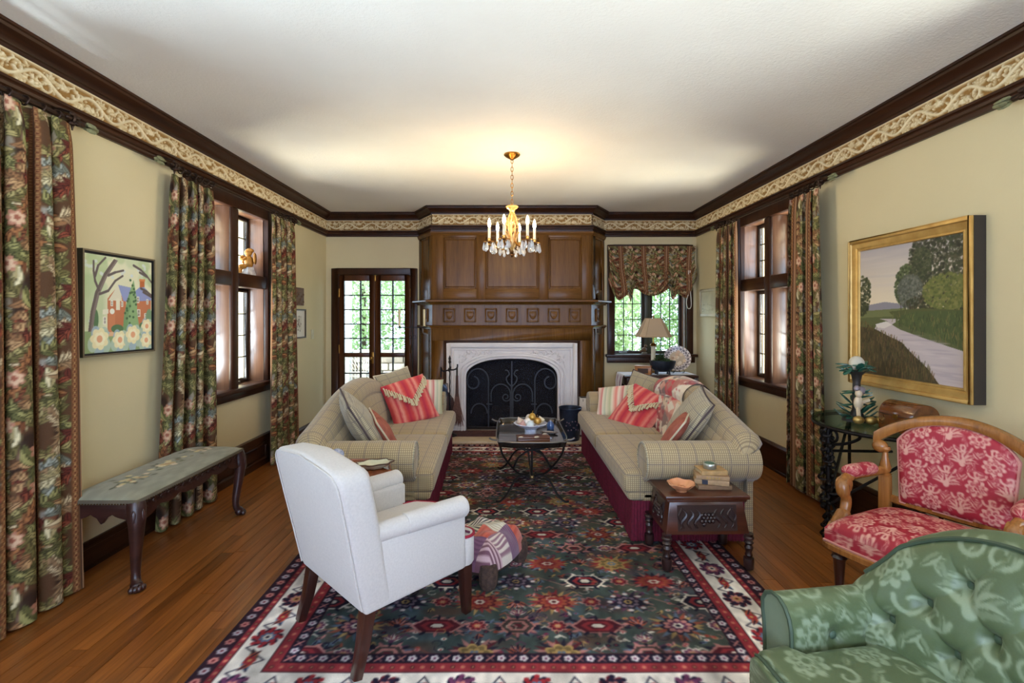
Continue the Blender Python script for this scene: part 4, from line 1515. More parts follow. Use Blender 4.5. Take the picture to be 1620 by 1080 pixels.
# borders drawn as frames
def frame(a, b_, c):
    rug.rect(a, a, RW - a, b_, c)
    rug.rect(a, RL - b_, RW - a, RL - a, c)
    rug.rect(a, a, b_, RL - a, c)
    rug.rect(RW - b_, a, RW - a, RL - a, c)
frame(0, B0, (74, 62, 52))
frame(B0, B1, (44, 28, 38))
frame(B1, B2, (132, 44, 52))
frame(B2, B3, (214, 206, 196))
frame(B3, B4, (134, 48, 54))
frame(B4, B5, (32, 26, 42))
for a in (B1, B2, B3, B4, B5):
    frame(a - .003, a + .003, (52, 26, 34))
def along(off, step, fn):
    for (axis, fixed, lo, hi) in (('x', off, off, RW - off), ('x', RL - off, off, RW - off), ('y', off, off, RL - off), ('y', RW - off, off, RL - off)):
        n = max(1, int(round((hi - lo) / step)))
        for q in range(n + 1):
            s_ = lerp(lo, hi, q / n)
            x, y = (s_, fixed) if axis == 'x' else (fixed, s_)
            fn(x, y, q, axis, 1 if fixed == off else -1)
def b_small(x, y, q, ax, sg):
    rug.flower(x, y, .021, 6, ROSE if q % 2 else (168, 160, 166), 0, .3)
    rug.ell(x, y, .007, .007, WINE)
def b_small2(x, y, q, ax, sg):
    rug.ell(x, y, .010, .010, (176, 92, 88) if q % 2 else (88, 40, 46))
    rug.ell(x, y, .004, .004, GOLD)
def b_in(x, y, q, ax, sg):
    if q % 2:
        rug.flower(x, y, .019, 5, (196, 186, 188), 0, .3)
        rug.ell(x, y, .006, .006, PLUM)
    else:
        d = .014
        rug.line([(x - d, y - d), (x + d, y + d)], .008, ROSE)
        rug.line([(x - d, y + d), (x + d, y - d)], .004, ROSE)
def b_main(x, y, q, ax, sg):
    if q % 2 == 0:
        cs = [(NAVY, PLUM, ROSE, IVO), (NAVY, RED, BLUE, IVO), (WINE, NAVY, ROSE, GOLD)][(q // 2) % 3]
        rosette(x, y, .064, cs, 8)
        for k_ in range(8):
            a = k_ * pi / 4
            rug.ell(x + .058 * cos(a), y + .058 * sin(a), .011, .011, cs[1])
    else:
        for s2 in (-1, 1):
            dx, dy = (s2 * .03, 0) if ax == 'x' else (0, s2 * .03)
            ang = (0 if s2 > 0 else pi) if ax == 'x' else s2 * pi / 2
            rug.leaf(x + dx, y + dy, .085, .034, ang + .5, (96, 74, 60) if s2 > 0 else (92, 112, 138), None, NAVY)
            rug.leaf(x + dx, y + dy, .07, .026, ang - .6, RUST, None, NAVY)
        rug.flower(x, y, .026, 5, RED, 0, .4)
        rug.ell(x, y, .008, .008, GOLD)
def vine_main(x, y, q, ax, sg):
    w = .055 * (1 if q % 2 else -1)
    if ax == 'x':
        rug.line([(x, y - w), (x + .0725, y + w)], .0055, NAVY)
    else:
        rug.line([(x - w, y), (x + w, y + .0725)], .0055, NAVY)
along((B2 + B3) / 2, 0.0725, vine_main)
along((B0 + B1) / 2, 0.058, b_small)
along((B1 + B2) / 2, 0.034, b_small2)
along((B3 + B4) / 2, 0.040, b_small2)
along((B4 + B5) / 2, 0.045, b_in)
along((B2 + B3) / 2, 0.145, b_main)
rug.mottle(0.20, 30, 9)
rug.mottle(0.10, 110, 10)
M_rug = painted('woven_wool_pile', 0.95, 0.0, (320, 0.5, 0.004), 0.1, 0.22)
rg = thing('area_rug', 'large oriental rug with teal floral field and ivory border under the seating', 'rug')
nx, ny = rug.nx, rug.ny
X, Y = np.meshgrid(np.linspace(0, RW, nx), np.linspace(0, RL, ny))
Zr = np.full_like(X, 0.012) + 0.0012 * np.sin(X * 7) * np.sin(Y * 5)
ed = np.minimum(np.minimum(X, RW - X), np.minimum(Y, RL - Y))
Zr = np.where(ed < 0.006, 0.0015, Zr)
grid_mesh('pile', np.stack([RX0 + X + 0.008 * np.sin(Y * 2.1), RY0 + Y, Zr], -1), M_rug, rg, rug.sample(X, Y))
fg = MB()
for (yy_, d) in ((RY0, -1), (RY1, 1)):
    for i in range(int(RW / 0.016)):
        x = RX0 + 0.008 + i * 0.016
        j = random.uniform(-.006, .006)
        fg.tube([(x, yy_, 0.005), (x + j, yy_ + d * 0.03, 0.005), (x + 2 * j, yy_ + d * 0.055, 0.004)], 0.0032, 4, cap=False)
fo = fg.build('fringe', mat('cream_fringe', (206, 190, 158), 0.9), rg)
fo['kind'] = 'stuff'

# ================================================================== sofas
M_check = check_mat('woven_check_upholstery', (190, 170, 130), (142, 124, 97), (108, 98, 97))
M_check2 = check_mat('woven_check_cushion', (190, 178, 146), (138, 128, 108), (112, 106, 104))
M_maroon = mat('maroon_bullion_fringe', (112, 10, 44), 0.85, col2=(80, 6, 30), nscale=60)
def back_h(y):
    return 0.685 + 0.20 * (0.5 + 0.5 * np.cos(pi * np.clip(y / 1.12, -1, 1))) ** 0.75
def back_prof(y, off=0.0):
    """points of the sofa back section at position y: front foot, up the front, over the roll, down the back"""
    h = float(back_h(np.array(y)))
    pts = [(-0.56 + off, 0.36), (-0.565 + off, 0.44), (-0.59 + off, 0.44 + (h - 0.44) * 0.35), (-0.63 + off, 0.44 + (h - 0.44) * 0.65)]
    cx, cz, r = -0.745, h - 0.105, 0.105 + off
    for a in range(160, -61, -20):
        pts.append((cx + r * cos(radians(a)), cz + r * sin(radians(a))))
    pts += [(-0.735, cz - 0.14), (-0.735, 0.24)]
    return pts
def sofa(label, loc, rz):
    s = thing('sofa', label, 'sofa', loc, rz, 'pair of check camelback sofas')
    MB().box(-0.76, -0.06, -0.98, 0.98, 0.03, 0.27).build('base', M_check, s, bevel=0.01)
    MB().rbox(-0.30, -0.022, -1.0, 1.0, 0.255, 0.315, 0.022).build('front_rail', M_check, s)
    for (a, b_) in ((-1.005, -0.003), (0.003, 1.005)):
        def dome(x, y, z, a=a, b_=b_):
            u, v = (x + 0.31) / 0.31, (y - (a + b_) / 2) / ((b_ - a) / 2)
            k_ = max(0, 1 - abs(u) ** 2.5) * max(0, 1 - abs(v) ** 3)
            return (x, y, z + (0.024 * k_ if z > 0.38 else 0))
        MB().rbox(-0.62, 0.0, a, b_, 0.292, 0.432, 0.038, 4, sub=7, fn=dome).build('seat_cushion', M_check, s, angle=None)
    ys = np.concatenate([[-1.10, -1.095, -1.075, -1.04], np.linspace(-1.0, 1.0, 49), [1.04, 1.075, 1.095, 1.10]])
    rings, uvs = [], []
    for y in ys:
        p = np.array(back_prof(y))
        k_ = 1.0
        if abs(y) > 1.0:
            k_ = sqrt(max(0.0, 1 - ((abs(y) - 1.0) / 0.1002) ** 2))
        c = np.array((-0.72, 0.50))
        c = p.mean(0)
        p = c + (p - c) * (0.12 + 0.88 * k_)
        L = np.concatenate([[0], np.cumsum(np.linalg.norm(np.diff(np.array(back_prof(0)), axis=0), axis=1))])
        rings.append([(q[0], y, q[1]) for q in p])
        uvs.append([(y, l) for l in L])
    P = np.array(rings)
    grid_mesh('backrest', P, M_check, s, uv=np.array(uvs), angle=None)
    for sg in (-1, 1):
        pr = [(0.882, 0.03), (0.882, 0.50)] + [(1.0 + 0.118 * cos(radians(a)), 0.508 + 0.118 * sin(radians(a))) for a in range(180, -76, -15)] + [(1.0, 0.37), (1.0, 0.03)]
        MB().prism([(sg * y, z) for y, z in pr], -0.80, -0.112, 'x').build('arm', M_check, s, bevel=0.014, seg=2)
        w = MB()
        w.tube([(-0.112, sg * (1.0 + 0.108 * cos(radians(a))), 0.508 + 0.108 * sin(radians(a))) for a in range(0, 360, 15)], 0.006, 6, closed=True)
        w.build('arm_welt', M_check2, s)
    # bullion fringe skirt
    path = [(-0.74, -1.012), (-0.045, -1.012), (-0.045, 1.012), (-0.74, 1.012)]
    xs, ys_, ns = [], [], []
    for (a, b_) in zip(path[:-1], path[1:]):
        L = sqrt((b_[0] - a[0]) ** 2 + (b_[1] - a[1]) ** 2)
        n = int(L / 0.0045)
        d = ((b_[0] - a[0]) / L, (b_[1] - a[1]) / L)
        for i in range(n):
            xs.append(a[0] + d[0] * L * i / n)
            ys_.append(a[1] + d[1] * L * i / n)
            ns.append((d[1], -d[0]))
    xs, ys_, ns = np.array(xs), np.array(ys_), np.array(ns)
    i = np.arange(len(xs))
    rib = 0.0045 * np.sin(i * pi / 2) + 0.0015 * np.sin(i * 0.11) + RNG.uniform(-.002, .002, len(xs))
    rows = []
    for z, k_ in ((0.014, 1.6), (0.08, 1.3), (0.16, 1.0), (0.235, 0.6), (0.262, 0.3)):
        rows.append(np.stack([xs + ns[:, 0] * rib * k_, ys_ + ns[:, 1] * rib * k_, np.full(len(xs), z) + (RNG.uniform(-.004, .004, len(xs)) if z < 0.02 else 0)], -1))
    grid_mesh('fringe_skirt', np.array(rows), M_maroon, s)
    return s
SOFA_L, RZ_L = (-0.490, 4.00, 0.010), 0.0366
SOFA_R, RZ_R = (0.727, 3.99, 0.010), pi
sofa('green-tan check sofa on the left, by the french doors', SOFA_L, RZ_L)
sofa('green-tan check sofa on the right, under the right window', SOFA_R, RZ_R)

# ------------------------------------------------------------------ cushions
def pillow(name, label, c, nrm, w, h, t, m, pipe=None, roll=0.0, col=None, group='loose cushions on the sofas', n=26, extra=None):
    nz = Vector(nrm).normalized()
    uy = Vector((0, 0, 1)) - nz * nz.z
    uy.normalize()
    ux = uy.cross(nz)
    R = Matrix((ux, uy, nz)).transposed() @ Matrix.Rotation(radians(roll), 3, 'Z')
    o = thing(name, label, 'cushion', c, 0, group)
    o.rotation_euler = R.to_euler()
    u = np.linspace(-1, 1, n)
    U, V = np.meshgrid(u, u)
    def surf(sg):
        pin = 1 - 0.07 * (1 - np.abs(V) ** 2) * np.abs(U) ** 3
        pin2 = 1 - 0.07 * (1 - np.abs(U) ** 2) * np.abs(V) ** 3
        z = sg * t / 2 * (np.clip(1 - U ** 2, 0, 1) * np.clip(1 - V ** 2, 0, 1)) ** 0.42
        z = z + 0.004 * np.sin(U * 5 + V * 3) * (1 - U ** 2) * (1 - V ** 2)
        return np.stack([w / 2 * U * pin, h / 2 * V * pin2, z], -1)
    P = np.concatenate([surf(1), surf(-1)[::-1][1:]], 0)
    g = grid_mesh('cover', P, m, o, uv=P[..., :2] + 0.5, col=None if col is None else col(P[..., 0], P[..., 1]), angle=None)
    if pipe is not None:
        s1 = surf(1)
        ol = [s1[0, i] for i in range(n)] + [s1[i, -1] for i in range(1, n)] + [s1[-1, i] for i in range(n - 2, -1, -1)] + [s1[i, 0] for i in range(n - 2, 0, -1)]
        MB().tube(ol, 0.0065, 6, closed=True).build('piping', pipe, o)
    return o
M_rust = mat('rust_velvet', (168, 96, 78), 0.85, col2=(142, 74, 60), nscale=20, bump=(90, 0.3, 0.003))
M_cream = mat('cream_cord', (214, 200, 172), 0.85)
M_darkcord = mat('dark_cord', (84, 70, 70), 0.85)
M_red = stripes_mat('red_ikat_stripe', [(0.0, (198, 70, 68)), (0.16, (216, 128, 112)), (0.30, (188, 54, 66)), (0.46, (220, 144, 128)), (0.62, (202, 80, 72)), (0.80, (176, 44, 66)), (1.0, (198, 70, 68))], 'u', 0.16, wav=0.02)
M_pstripe = stripes_mat('pastel_stripe', [(0.0, (214, 204, 180)), (0.2, (176, 178, 142)), (0.3, (222, 212, 190)), (0.48, (222, 130, 118)), (0.6, (226, 214, 196)), (0.78, (196, 110, 110)), (0.84, (214, 206, 186)), (1.0, (168, 176, 150))], 'u', 0.21)
pillow('check_cushion', 'large check cushion leaning on the near arm of the left sofa', (-1.005, 3.34, 0.665), (0.78, 0.30, 0.50), 0.46, 0.46, 0.17, M_check2, M_darkcord, 8)
pillow('rust_cushion', 'small rust velvet cushion with cream piping on the left sofa', (-0.865, 3.41, 0.592), (0.80, 0.28, 0.52), 0.31, 0.31, 0.10, M_rust, M_cream, 10)
pillow('check_cushion', 'small check cushion propped high behind the red one on the left sofa', (-1.055, 4.68, 0.705), (0.62, -0.62, 0.40), 0.40, 0.38, 0.13, M_check2, M_cream, 10)
pillow('striped_cushion', 'pastel striped cushion leaning on the far arm of the left sofa', (-0.815, 4.76, 0.620), (0.30, -0.85, 0.40), 0.38, 0.38, 0.13, M_pstripe, None, -6)
def red_cushion(label, c, nrm, roll, flapw):
    o = pillow('red_cushion', label, c, nrm, 0.44, 0.44, 0.15, M_red, None, roll)
    w = 0.43
    # pointed envelope flap with a ruffled edge
    nn = 30
    U, V = np.meshgrid(np.linspace(-1, 1, nn), np.linspace(0, 1, 16))
    X = w / 2 * U * (0.97)
    top = 0.205
    dep = (0.02 + 0.20 * (1 - np.abs(U)))
    Y = top - dep * V
    Zp = 0.012 + 0.15 / 2 * (np.clip(1 - (2 * X / 0.44) ** 2, 0, 1) * np.clip(1 - (2 * Y / 0.44) ** 2, 0, 1)) ** 0.42
    P = np.stack([X, Y, Zp], -1)
    grid_mesh('flap', P, M_red, o, uv=P[..., :2] + 0.46, angle=None)
    t = MB()
    for i in range(24):
        u = -1 + 2 * (i + .5) / 24
        x = w / 2 * u * 0.97
        y = top - (0.02 + 0.20 * (1 - abs(u)))
        z = 0.018 + 0.075 * (max(0, 1 - (2 * x / 0.44) ** 2) * max(0, 1 - (2 * y / 0.44) ** 2)) ** 0.42
        t.tube([(x, y + 0.006, z), (x + random.uniform(-.004, .004), y - 0.016, z + 0.012), (x + random.uniform(-.006, .006), y - 0.060 + random.uniform(-.01, .008), z + random.uniform(.002, .016))], [0.0065, 0.006, 0.0115], 6)
    t.build('tassel_trim', mat('cream_tassel', (212, 196, 160), 0.9), o)
    return o
red_cushion('red ikat cushion with cream tassels on the left sofa', (-0.895, 4.45, 0.625), (0.42, -0.78, 0.42), 14, 0.4)
pillow('striped_cushion', 'pastel striped cushion lying against the far arm of the right sofa', (1.065, 4.74, 0.575), (-0.42, -0.62, 0.70), 0.38, 0.38, 0.13, M_pstripe, None, 12)
pillow('check_cushion', 'small check cushion propped high in the far corner of the right sofa', (1.345, 4.80, 0.665), (-0.62, -0.66, 0.40), 0.38, 0.37, 0.13, M_check2, M_darkcord, -12)
red_cushion('red ikat cushion with cream tassels on the right sofa', (1.185, 4.34, 0.560), (-0.55, -0.55, 0.62), -20, 0.4)
pillow('check_cushion', 'large check cushion leaning on the near end of the right sofa back', (1.290, 3.44, 0.670), (-0.80, 0.10, 0.52), 0.46, 0.46, 0.16, M_check2, M_darkcord, -10)
pillow('rust_cushion', 'small rust velvet cushion with cream piping on the right sofa', (1.150, 3.32, 0.610), (-0.72, 0.32, 0.55), 0.35, 0.33, 0.10, M_rust, M_cream, -6)

# patchwork quilt over the back of the right sofa
qc = Canvas(0.9, 0.9, 0.006, (222, 208, 184))
rq = random.Random(5)
PAT = [(222, 208, 186), (196, 62, 66), (176, 106, 92), (214, 190, 160), (128, 104, 98), (206, 150, 130), (150, 60, 60), (228, 218, 200), (170, 150, 132), (214, 120, 110)]
for i in range(9):
    for j in range(9):
        x, y = i * 0.1, j * 0.1
        a, b_ = rq.choice(PAT), rq.choice(PAT)
        qc.rect(x, y, x + .1, y + .1, a)
        if rq.random() < .55:
            qc.poly([(x, y), (x + .1, y), (x, y + .1)], b_)
        else:
            qc.poly([(x + .05, y), (x + .1, y + .05), (x + .05, y + .1), (x, y + .05)], b_)
        for k_ in range(4):
            qc.ell(x + rq.random() * .1, y + rq.random() * .1, .009, .009, rq.choice(PAT), al=.8)
qt = thing('patchwork_quilt', 'cream and red patchwork quilt draped over the back of the right sofa', 'quilt', SOFA_R, RZ_R)
rings, cols_ = [], []
for i, y in enumerate(np.linspace(-0.50, 0.26, 120)):      # local y runs towards the camera on this sofa
    p = np.array(back_prof(y, 0.014))[:-3]
    p[0:1] += (0.01, 0.075)
    d = np.concatenate([[0], np.cumsum(np.linalg.norm(np.diff(p, axis=0), axis=1))])
    s_ = np.linspace(0, d[-1], 110)
    xx, zz = np.interp(s_, d, p[:, 0]), np.interp(s_, d, p[:, 1])
    yv = y + (1 - s_ / d[-1]) * 0.10 * (0.3 - y) * (-1 if y > -0.1 else 0.6)
    rings.append(np.stack([xx + 0.004 * np.sin(i * .23 + s_ * 20), yv, zz], -1))
    cols_.append(qc.sample(np.full(110, (y + 0.5) * 0.6), s_))
grid_mesh('quilt', np.array(rings), painted('patchwork_cotton', 0.9, 0.2, (60, 0.5, 0.006)), qt, np.array(cols_))

# ================================================================== white armchair
M_white = mat('off_white_linen', (202, 196, 190), 0.9, col2=(192, 186, 181), nscale=120, sheen=0.2, bump=(420, 0.35, 0.0015))
M_mahog = wood('mahogany_leg', (34, 15, 11), (66, 32, 23), 'z', 0.3, 0.4)
M_cherry = mat('crimson_piping', (150, 22, 52), 0.8)
wc = thing('armchair', 'off-white upholstered armchair with crimson piping seen from behind', 'armchair', (-0.545, 2.255, 0.0), radians(-44.5))
# local: y forward, x to the sitter's right
def rake(x, y, z):
    return (x, y - 0.13 * max(0, z - 0.25) / 0.6, z)
zt = 0.855
outl = [(-0.283, 0.25), (-0.290, 0.45), (-0.302, 0.62), (-0.305, 0.74)] + [(-0.235 + 0.07 * cos(radians(a)), 0.765 + 0.065 * sin(radians(a))) for a in range(170, 95, -18)] + [(-0.12, zt - 0.012), (0, zt), (0.12, zt - 0.012)]
outl = outl + [(-x, z) for x, z in outl[-2::-1] if True and z >= 0.25]
seen = []
for p in outl:
    if not seen or (abs(p[0] - seen[-1][0]) + abs(p[1] - seen[-1][1])) > 1e-4:
        seen.append(p)
outl = seen
bm_ = MB()
bm_.prism(outl, -0.292, -0.150, 'y')
bm_.v = [rake(*p) for p in bm_.v]
bm_.build('backrest', M_white, wc, bevel=0.030, seg=4)
wl = MB()
wl.tube([rake(x * 0.972, -0.2905, max(0.275, z - 0.012)) for x, z in outl], 0.0035, 6)
wl.build('back_welt', M_white, wc)
MB().rbox(-0.215, 0.215, -0.20, -0.10, 0.36, 0.80, 0.045, 4, fn=rake).build('inner_back', M_white, wc)
for sg in (1, -1):
    p = MB()
    p.rbox(min(sg * 0.205, sg * 0.283), max(sg * 0.205, sg * 0.283), -0.285, 0.225, 0.25, 0.525, 0.016, 3)
    p.build('side_panel', M_white, wc)
    ar = MB()
    pts = smoothpath([(sg * 0.250, -0.30, 0.545), (sg * 0.252, -0.15, 0.540), (sg * 0.258, 0.02, 0.537), (sg * 0.266, 0.14, 0.536), (sg * 0.270, 0.225, 0.534)], 5)
    ar.tube(pts, [0.040 + 0.004 * i / (len(pts) - 1) for i in range(len(pts))], 16, sq=1.0)
    ar.v = [(x, y, z) for x, y, z in ar.v]
    ar.build('arm', M_white, wc, bevel=0.012, seg=2)
    cpv = MB()
    pts = smoothpath([(sg * 0.255, -0.09, 0.541), (sg * 0.260, 0.06, 0.539), (sg * 0.270, 0.215, 0.536)], 5)
    cpv.tube(pts, [0.0435 + 0.0045 * i / (len(pts) - 1) for i in range(len(pts))], 16)
    cpv.build('arm_cover', M_white, wc, bevel=0.004)
    fr_ = MB()
    fr_.tube(smoothpath([(sg * 0.262, 0.225, 0.485), (sg * 0.252, 0.205, 0.46), (sg * 0.250, 0.222, 0.42), (sg * 0.262, 0.262, 0.398)], 5), 0.006, 6)
    fr_.build('front_piping', mat('dark_plum_piping', (84, 28, 52), 0.8), wc)
# seat block and serpentine cushion
MB().rbox(-0.278, 0.278, -0.28, 0.235, 0.25, 0.345, 0.014, 3).build('seat_base', M_white, wc)
for sg in (1, -1):
    MB().lathe([(0.0, 0.252), (0.050, 0.252), (0.056, 0.262), (0.056, 0.37), (0.050, 0.392), (0.0, 0.398)], (sg * 0.222, 0.250, 0), 18).build('front_bolster', M_white, wc)
    MB().tube([(sg * 0.222 + 0.055 * cos(t), 0.250 + 0.055 * sin(t), 0.388) for t in np.linspace(-1.2, pi + 1.2, 20)], 0.0075, 6).build('bolster_piping', M_cherry, wc)
serp = []
for i in range(25):
    t = -1 + 2 * i / 24
    serp.append((0.190 * t, 0.285 + 0.055 * cos(t * pi * 0.5) ** 0.8 - 0.012 * cos(t * pi * 2)))
oc = [(-0.205, -0.12)] + [(-0.205, 0.20)] + serp + [(0.205, 0.20), (0.205, -0.12)]
sc_ = MB()
sc_.prism(oc, 0.335, 0.425, 'z')
sc_.build('seat_cushion', M_white, wc, bevel=0.022, seg=4)
sb = MB()
sb.prism([(x * 0.99, y - 0.012) for x, y in oc], 0.25, 0.338, 'z')
sb.build('seat_front', M_white, wc, bevel=0.012, seg=3)
MB().tube([(-0.206, 0.205, 0.415)] + [(x * 1.0, y + 0.0, 0.417) for x, y in serp] + [(0.206, 0.205, 0.415)], 0.0075, 6).build('cushion_piping', M_cherry, wc)
for (x, y, dx, dy) in ((-0.245, -0.255, -0.012, -0.055), (0.245, -0.255, 0.012, -0.055), (-0.235, 0.255, 0.0, 0.01), (0.235, 0.255, 0.0, 0.01)):
    l = MB()
    l.tube([(x, y, 0.252), (x + dx * .4, y + dy * .4, 0.13), (x + dx, y + dy, 0.013)], [0.036, 0.031, 0.025], 4)
    l.build('leg', M_mahog, wc, bevel=0.003)

# ================================================================== damask patterns
def damask(W, H, ground, pale, pale2, seed, big, dens=0.30):
    c = Canvas(W, H, 0.0035, ground, wrap=True)
    r = random.Random(seed)
    spots = []
    nx_, ny_ = max(1, int(round(W / big))), max(1, int(round(H / big)))
    for i in range(nx_):
        for j in range(ny_):
            x, y = (i + 0.5 + (0.5 if j % 2 else 0)) * W / nx_, (j + 0.5) * H / ny_
            spots.append((x, y))
            R = big * dens
            if (i + j) % 2 == 0:
                c.flower(x, y, R, 9, pale, r.random() * 3, 0.28)
                c.flower(x, y, R * .72, 7, ground, r.random() * 3, 0.3, al=.75)
                c.flower(x, y, R * .58, 7, pale, r.random() * 3, 0.3)
                c.ell(x, y, R * .2, R * .2, ground)
                for k_ in range(10):
                    a = k_ * 2 * pi / 10
                    c.ell(x + R * .42 * cos(a), y + R * .42 * sin(a), R * .07, R * .07, ground)
            else:
                for k_ in range(6):
                    a = 1.57 + (k_ - 2.5) * 0.55
                    c.leaf(x + R * .7 * cos(a), y + R * .7 * sin(a), R * 1.5, R * .55, a, pale, pale2, ground, curl=.15 * (1 if k_ > 2 else -1))
                c.ell(x, y - R * .2, R * .3, R * .4, pale)
            for sg in (-1, 1):
                sp = [(x + sg * (R * 1.15 + (R * .62 - R * .5 * t / 16) * cos(pi + t * .36)), y - R * 1.1 + (R * .62 - R * .5 * t / 16) * sin(pi + t * .36)) for t in range(17)]
                c.line(sp, R * .22, pale, taper=R * .10)
                c.leaf(x + sg * R * 1.5, y + R * .9, R * 1.1, R * .4, 0.9 * sg, pale, pale2, ground)
            for k_ in range(9):
                lx_, ly_, la_ = x + r.uniform(-1, 1) * big * .6, y + r.uniform(-1, 1) * big * .6, r.random() * 6.3
                c.leaf(lx_, ly_, R * r.uniform(.5, .9), R * .28, la_, pale2, pale, ground, al=.8)
            for k_ in range(5):
                c.ell(x + r.uniform(-1, 1) * big * .5, y + r.uniform(-1, 1) * big * .5, R * .10, R * .10, pale2)
    return c
DM_R = damask(0.44, 0.44, (160, 36, 52), (212, 158, 142), (196, 128, 118), 3, 0.11, 0.38)
DM_G = damask(0.60, 0.60, (84, 98, 66), (132, 146, 118), (110, 124, 94), 8, 0.20, 0.30)
M_reddam = painted('red_silk_damask', 0.55, 0.0, (260, 0.15, 0.001), 0.4, 0.08)
M_grndam = painted('green_silk_damask', 0.42, 0.05, (260, 0.15, 0.001), 0.45, 0.08)

# ================================================================== red carved armchair
M_walnut = wood('polished_walnut', (108, 62, 24), (170, 112, 54), 'z', 0.25, 0.25)
M_walnut_d = wood('dark_walnut_leg', (34, 16, 12), (60, 30, 22), 'z', 0.28, 0.4)
rc = thing('armchair', 'antique carved wooden armchair upholstered in red floral damask', 'armchair', (1.860, 2.165, 0.0), radians(118))
# seat: bowed front, domed
nu, nv = 150, 150
U, V = np.meshgrid(np.linspace(-1, 1, nu), np.linspace(-1, 1, nv))
wid = 0.255 + 0.040 * (V + 1) / 2
Xs = U * wid
Ys = np.where(V > 0, V * 0.225 + 0.03 * V * (1 - U ** 2), V * 0.265)
dm = (np.clip(1 - np.abs(U) ** 4, 0, 1) * np.clip(1 - np.abs(V) ** 4, 0, 1)) ** 0.5
Zs = 0.395 + 0.075 * dm
Ps = np.stack([Xs, Ys, Zs], -1)
sk = Ps.copy()
rimi = [(0, slice(None)), ]
grid_mesh('seat_cushion', Ps, M_reddam, rc, DM_R.sample(Xs + 1, Ys + 1))
# boxed edge of the seat cushion
ringp = [Ps[-1, i] for i in range(0, nu, 3)] + [Ps[i, -1] for i in range(nv - 1, -1, -3)] + [Ps[0, i] for i in range(nu - 1, -1, -3)] + [Ps[i, 0] for i in range(0, nv, 3)]
ringp = np.array(ringp)
bandz = np.linspace(0.395, 0.335, 12)
Pb = np.stack([np.stack([ringp[:, 0], ringp[:, 1], np.full(len(ringp), z)], -1) for z in bandz])
ln_ = np.concatenate([[0], np.cumsum(np.linalg.norm(np.diff(ringp[:, :2], axis=0), axis=1))])
grid_mesh('seat_edge', Pb, M_reddam, rc, DM_R.sample(np.tile(ln_, (12, 1)), np.tile(bandz[:, None] + 1, (1, len(ringp)))), wrap_u=True)
MB().tube([(p[0] * 1.005, p[1] * 1.005, 0.338) for p in ringp[::2]], 0.006, 6, closed=True).build('seat_braid', mat('rose_braid', (206, 140, 128), 0.8), rc)
MB().tube([(p[0] * 0.985, p[1] * 0.985, 0.318) for p in ringp[::3]], 0.022, 6, closed=True).build('seat_rail', M_walnut, rc)
def turned(mb, x, y, z0, z1, R, prof, tilt=(0, 0)):
    n0 = len(mb.v)
    mb.lathe([(r * R, z0 + (z1 - z0) * t) for t, r in prof], (x, y, 0), 14)
    mb.v[n0:] = [(p[0] + tilt[0] * (p[2] - z0), p[1] + tilt[1] * (p[2] - z0), p[2]) for p in mb.v[n0:]]
LEGP = [(0, .45), (.04, .5), (.08, .42), (.5, .55), (.74, .72), (.78, .95), (.82, .75), (.86, 1.0), (.92, 1.05), (.95, .8), (1, .95)]
for (x, y, R) in ((0.252, 0.180, 0.036), (-0.252, 0.180, 0.036), (0.225, -0.245, 0.030), (-0.225, -0.245, 0.030)):
    l = MB()
    turned(l, x, y, 0.0, 0.335, R, LEGP)
    l.build('leg', M_walnut_d, rc)
# crest rail, uprights, back panel
def cr(x, dz=0.0):
    k_ = max(0.0, 1 - (x / 0.335) ** 2)
    return (x, -0.285 - 0.075 * k_, 0.735 + 0.160 * k_ ** 0.85 + dz)
c = MB()
xs_ = np.linspace(-0.315, 0.315, 33)
vs, fs = [], []
for x in xs_:
    p = cr(x)
    k_ = max(0.0, 1 - (x / 0.335) ** 2)
    hh = 0.034 - 0.014 * k_
    for (dy, dz) in ((0.028, -hh), (0.034, 0), (0.026, hh), (0, hh + 0.006), (-0.026, hh), (-0.032, 0), (-0.026, -hh)):
        vs.append((p[0], p[1] + dy, p[2] + dz))
for i in range(len(xs_) - 1):
    for j in range(7):
        fs.append((i * 7 + j, i * 7 + (j + 1) % 7, (i + 1) * 7 + (j + 1) % 7, (i + 1) * 7 + j))
fs += [tuple(range(7)), tuple(range((len(xs_) - 1) * 7, len(xs_) * 7))]
c.add(vs, fs).build('crest_rail', M_walnut, rc, angle=60)
for sg in (-1, 1):
    l = MB()
    x, y = sg * 0.270, -0.285
    l.box(x - 0.024, x + 0.024, y - 0.022, y + 0.024, 0.300, 0.575)
    l.build('back_post', M_walnut, rc, bevel=0.006)
    l = MB()
    turned(l, x, y, 0.575, 0.725, 0.028, [(0, .9), (.06, 1.0), (.1, .6), (.16, .85), (.3, .95), (.6, .55), (.8, .45), (.86, .7), (.92, .9), (1, .75)])
    l.build('baluster', M_walnut, rc)
    l = MB()
    l.ball((sg * 0.292, -0.282, 0.722), (0.036, 0.032, 0.034), 12, 8)
    l.build('crest_scroll', M_walnut, rc)
nu, nv = 130, 110
U, V = np.meshgrid(np.linspace(-1, 1, nu), np.linspace(0, 1, nv))
wv = 0.205 + 0.020 * V
Xp = U * wv
zt_ = 0.455 + (0.735 + 0.160 * np.clip(1 - (Xp / 0.335) ** 2, 0, 1) ** 0.85 - 0.022 - 0.455 - 0.045 * np.abs(U) ** 6) * V
cur = -0.285 - 0.075 * np.clip(1 - (Xp / 0.335) ** 2, 0, 1) * (0.35 + 0.65 * V)
puff = 0.038 * (np.clip(1 - np.abs(U) ** 5, 0, 1) * np.clip(1 - np.abs(2 * V - 1) ** 5, 0, 1)) ** 0.5
Pp = np.stack([Xp, cur + 0.012 + puff, zt_], -1)
grid_mesh('back_panel', Pp, M_reddam, rc, DM_R.sample(Xp + 1.03, zt_ + 0.1))
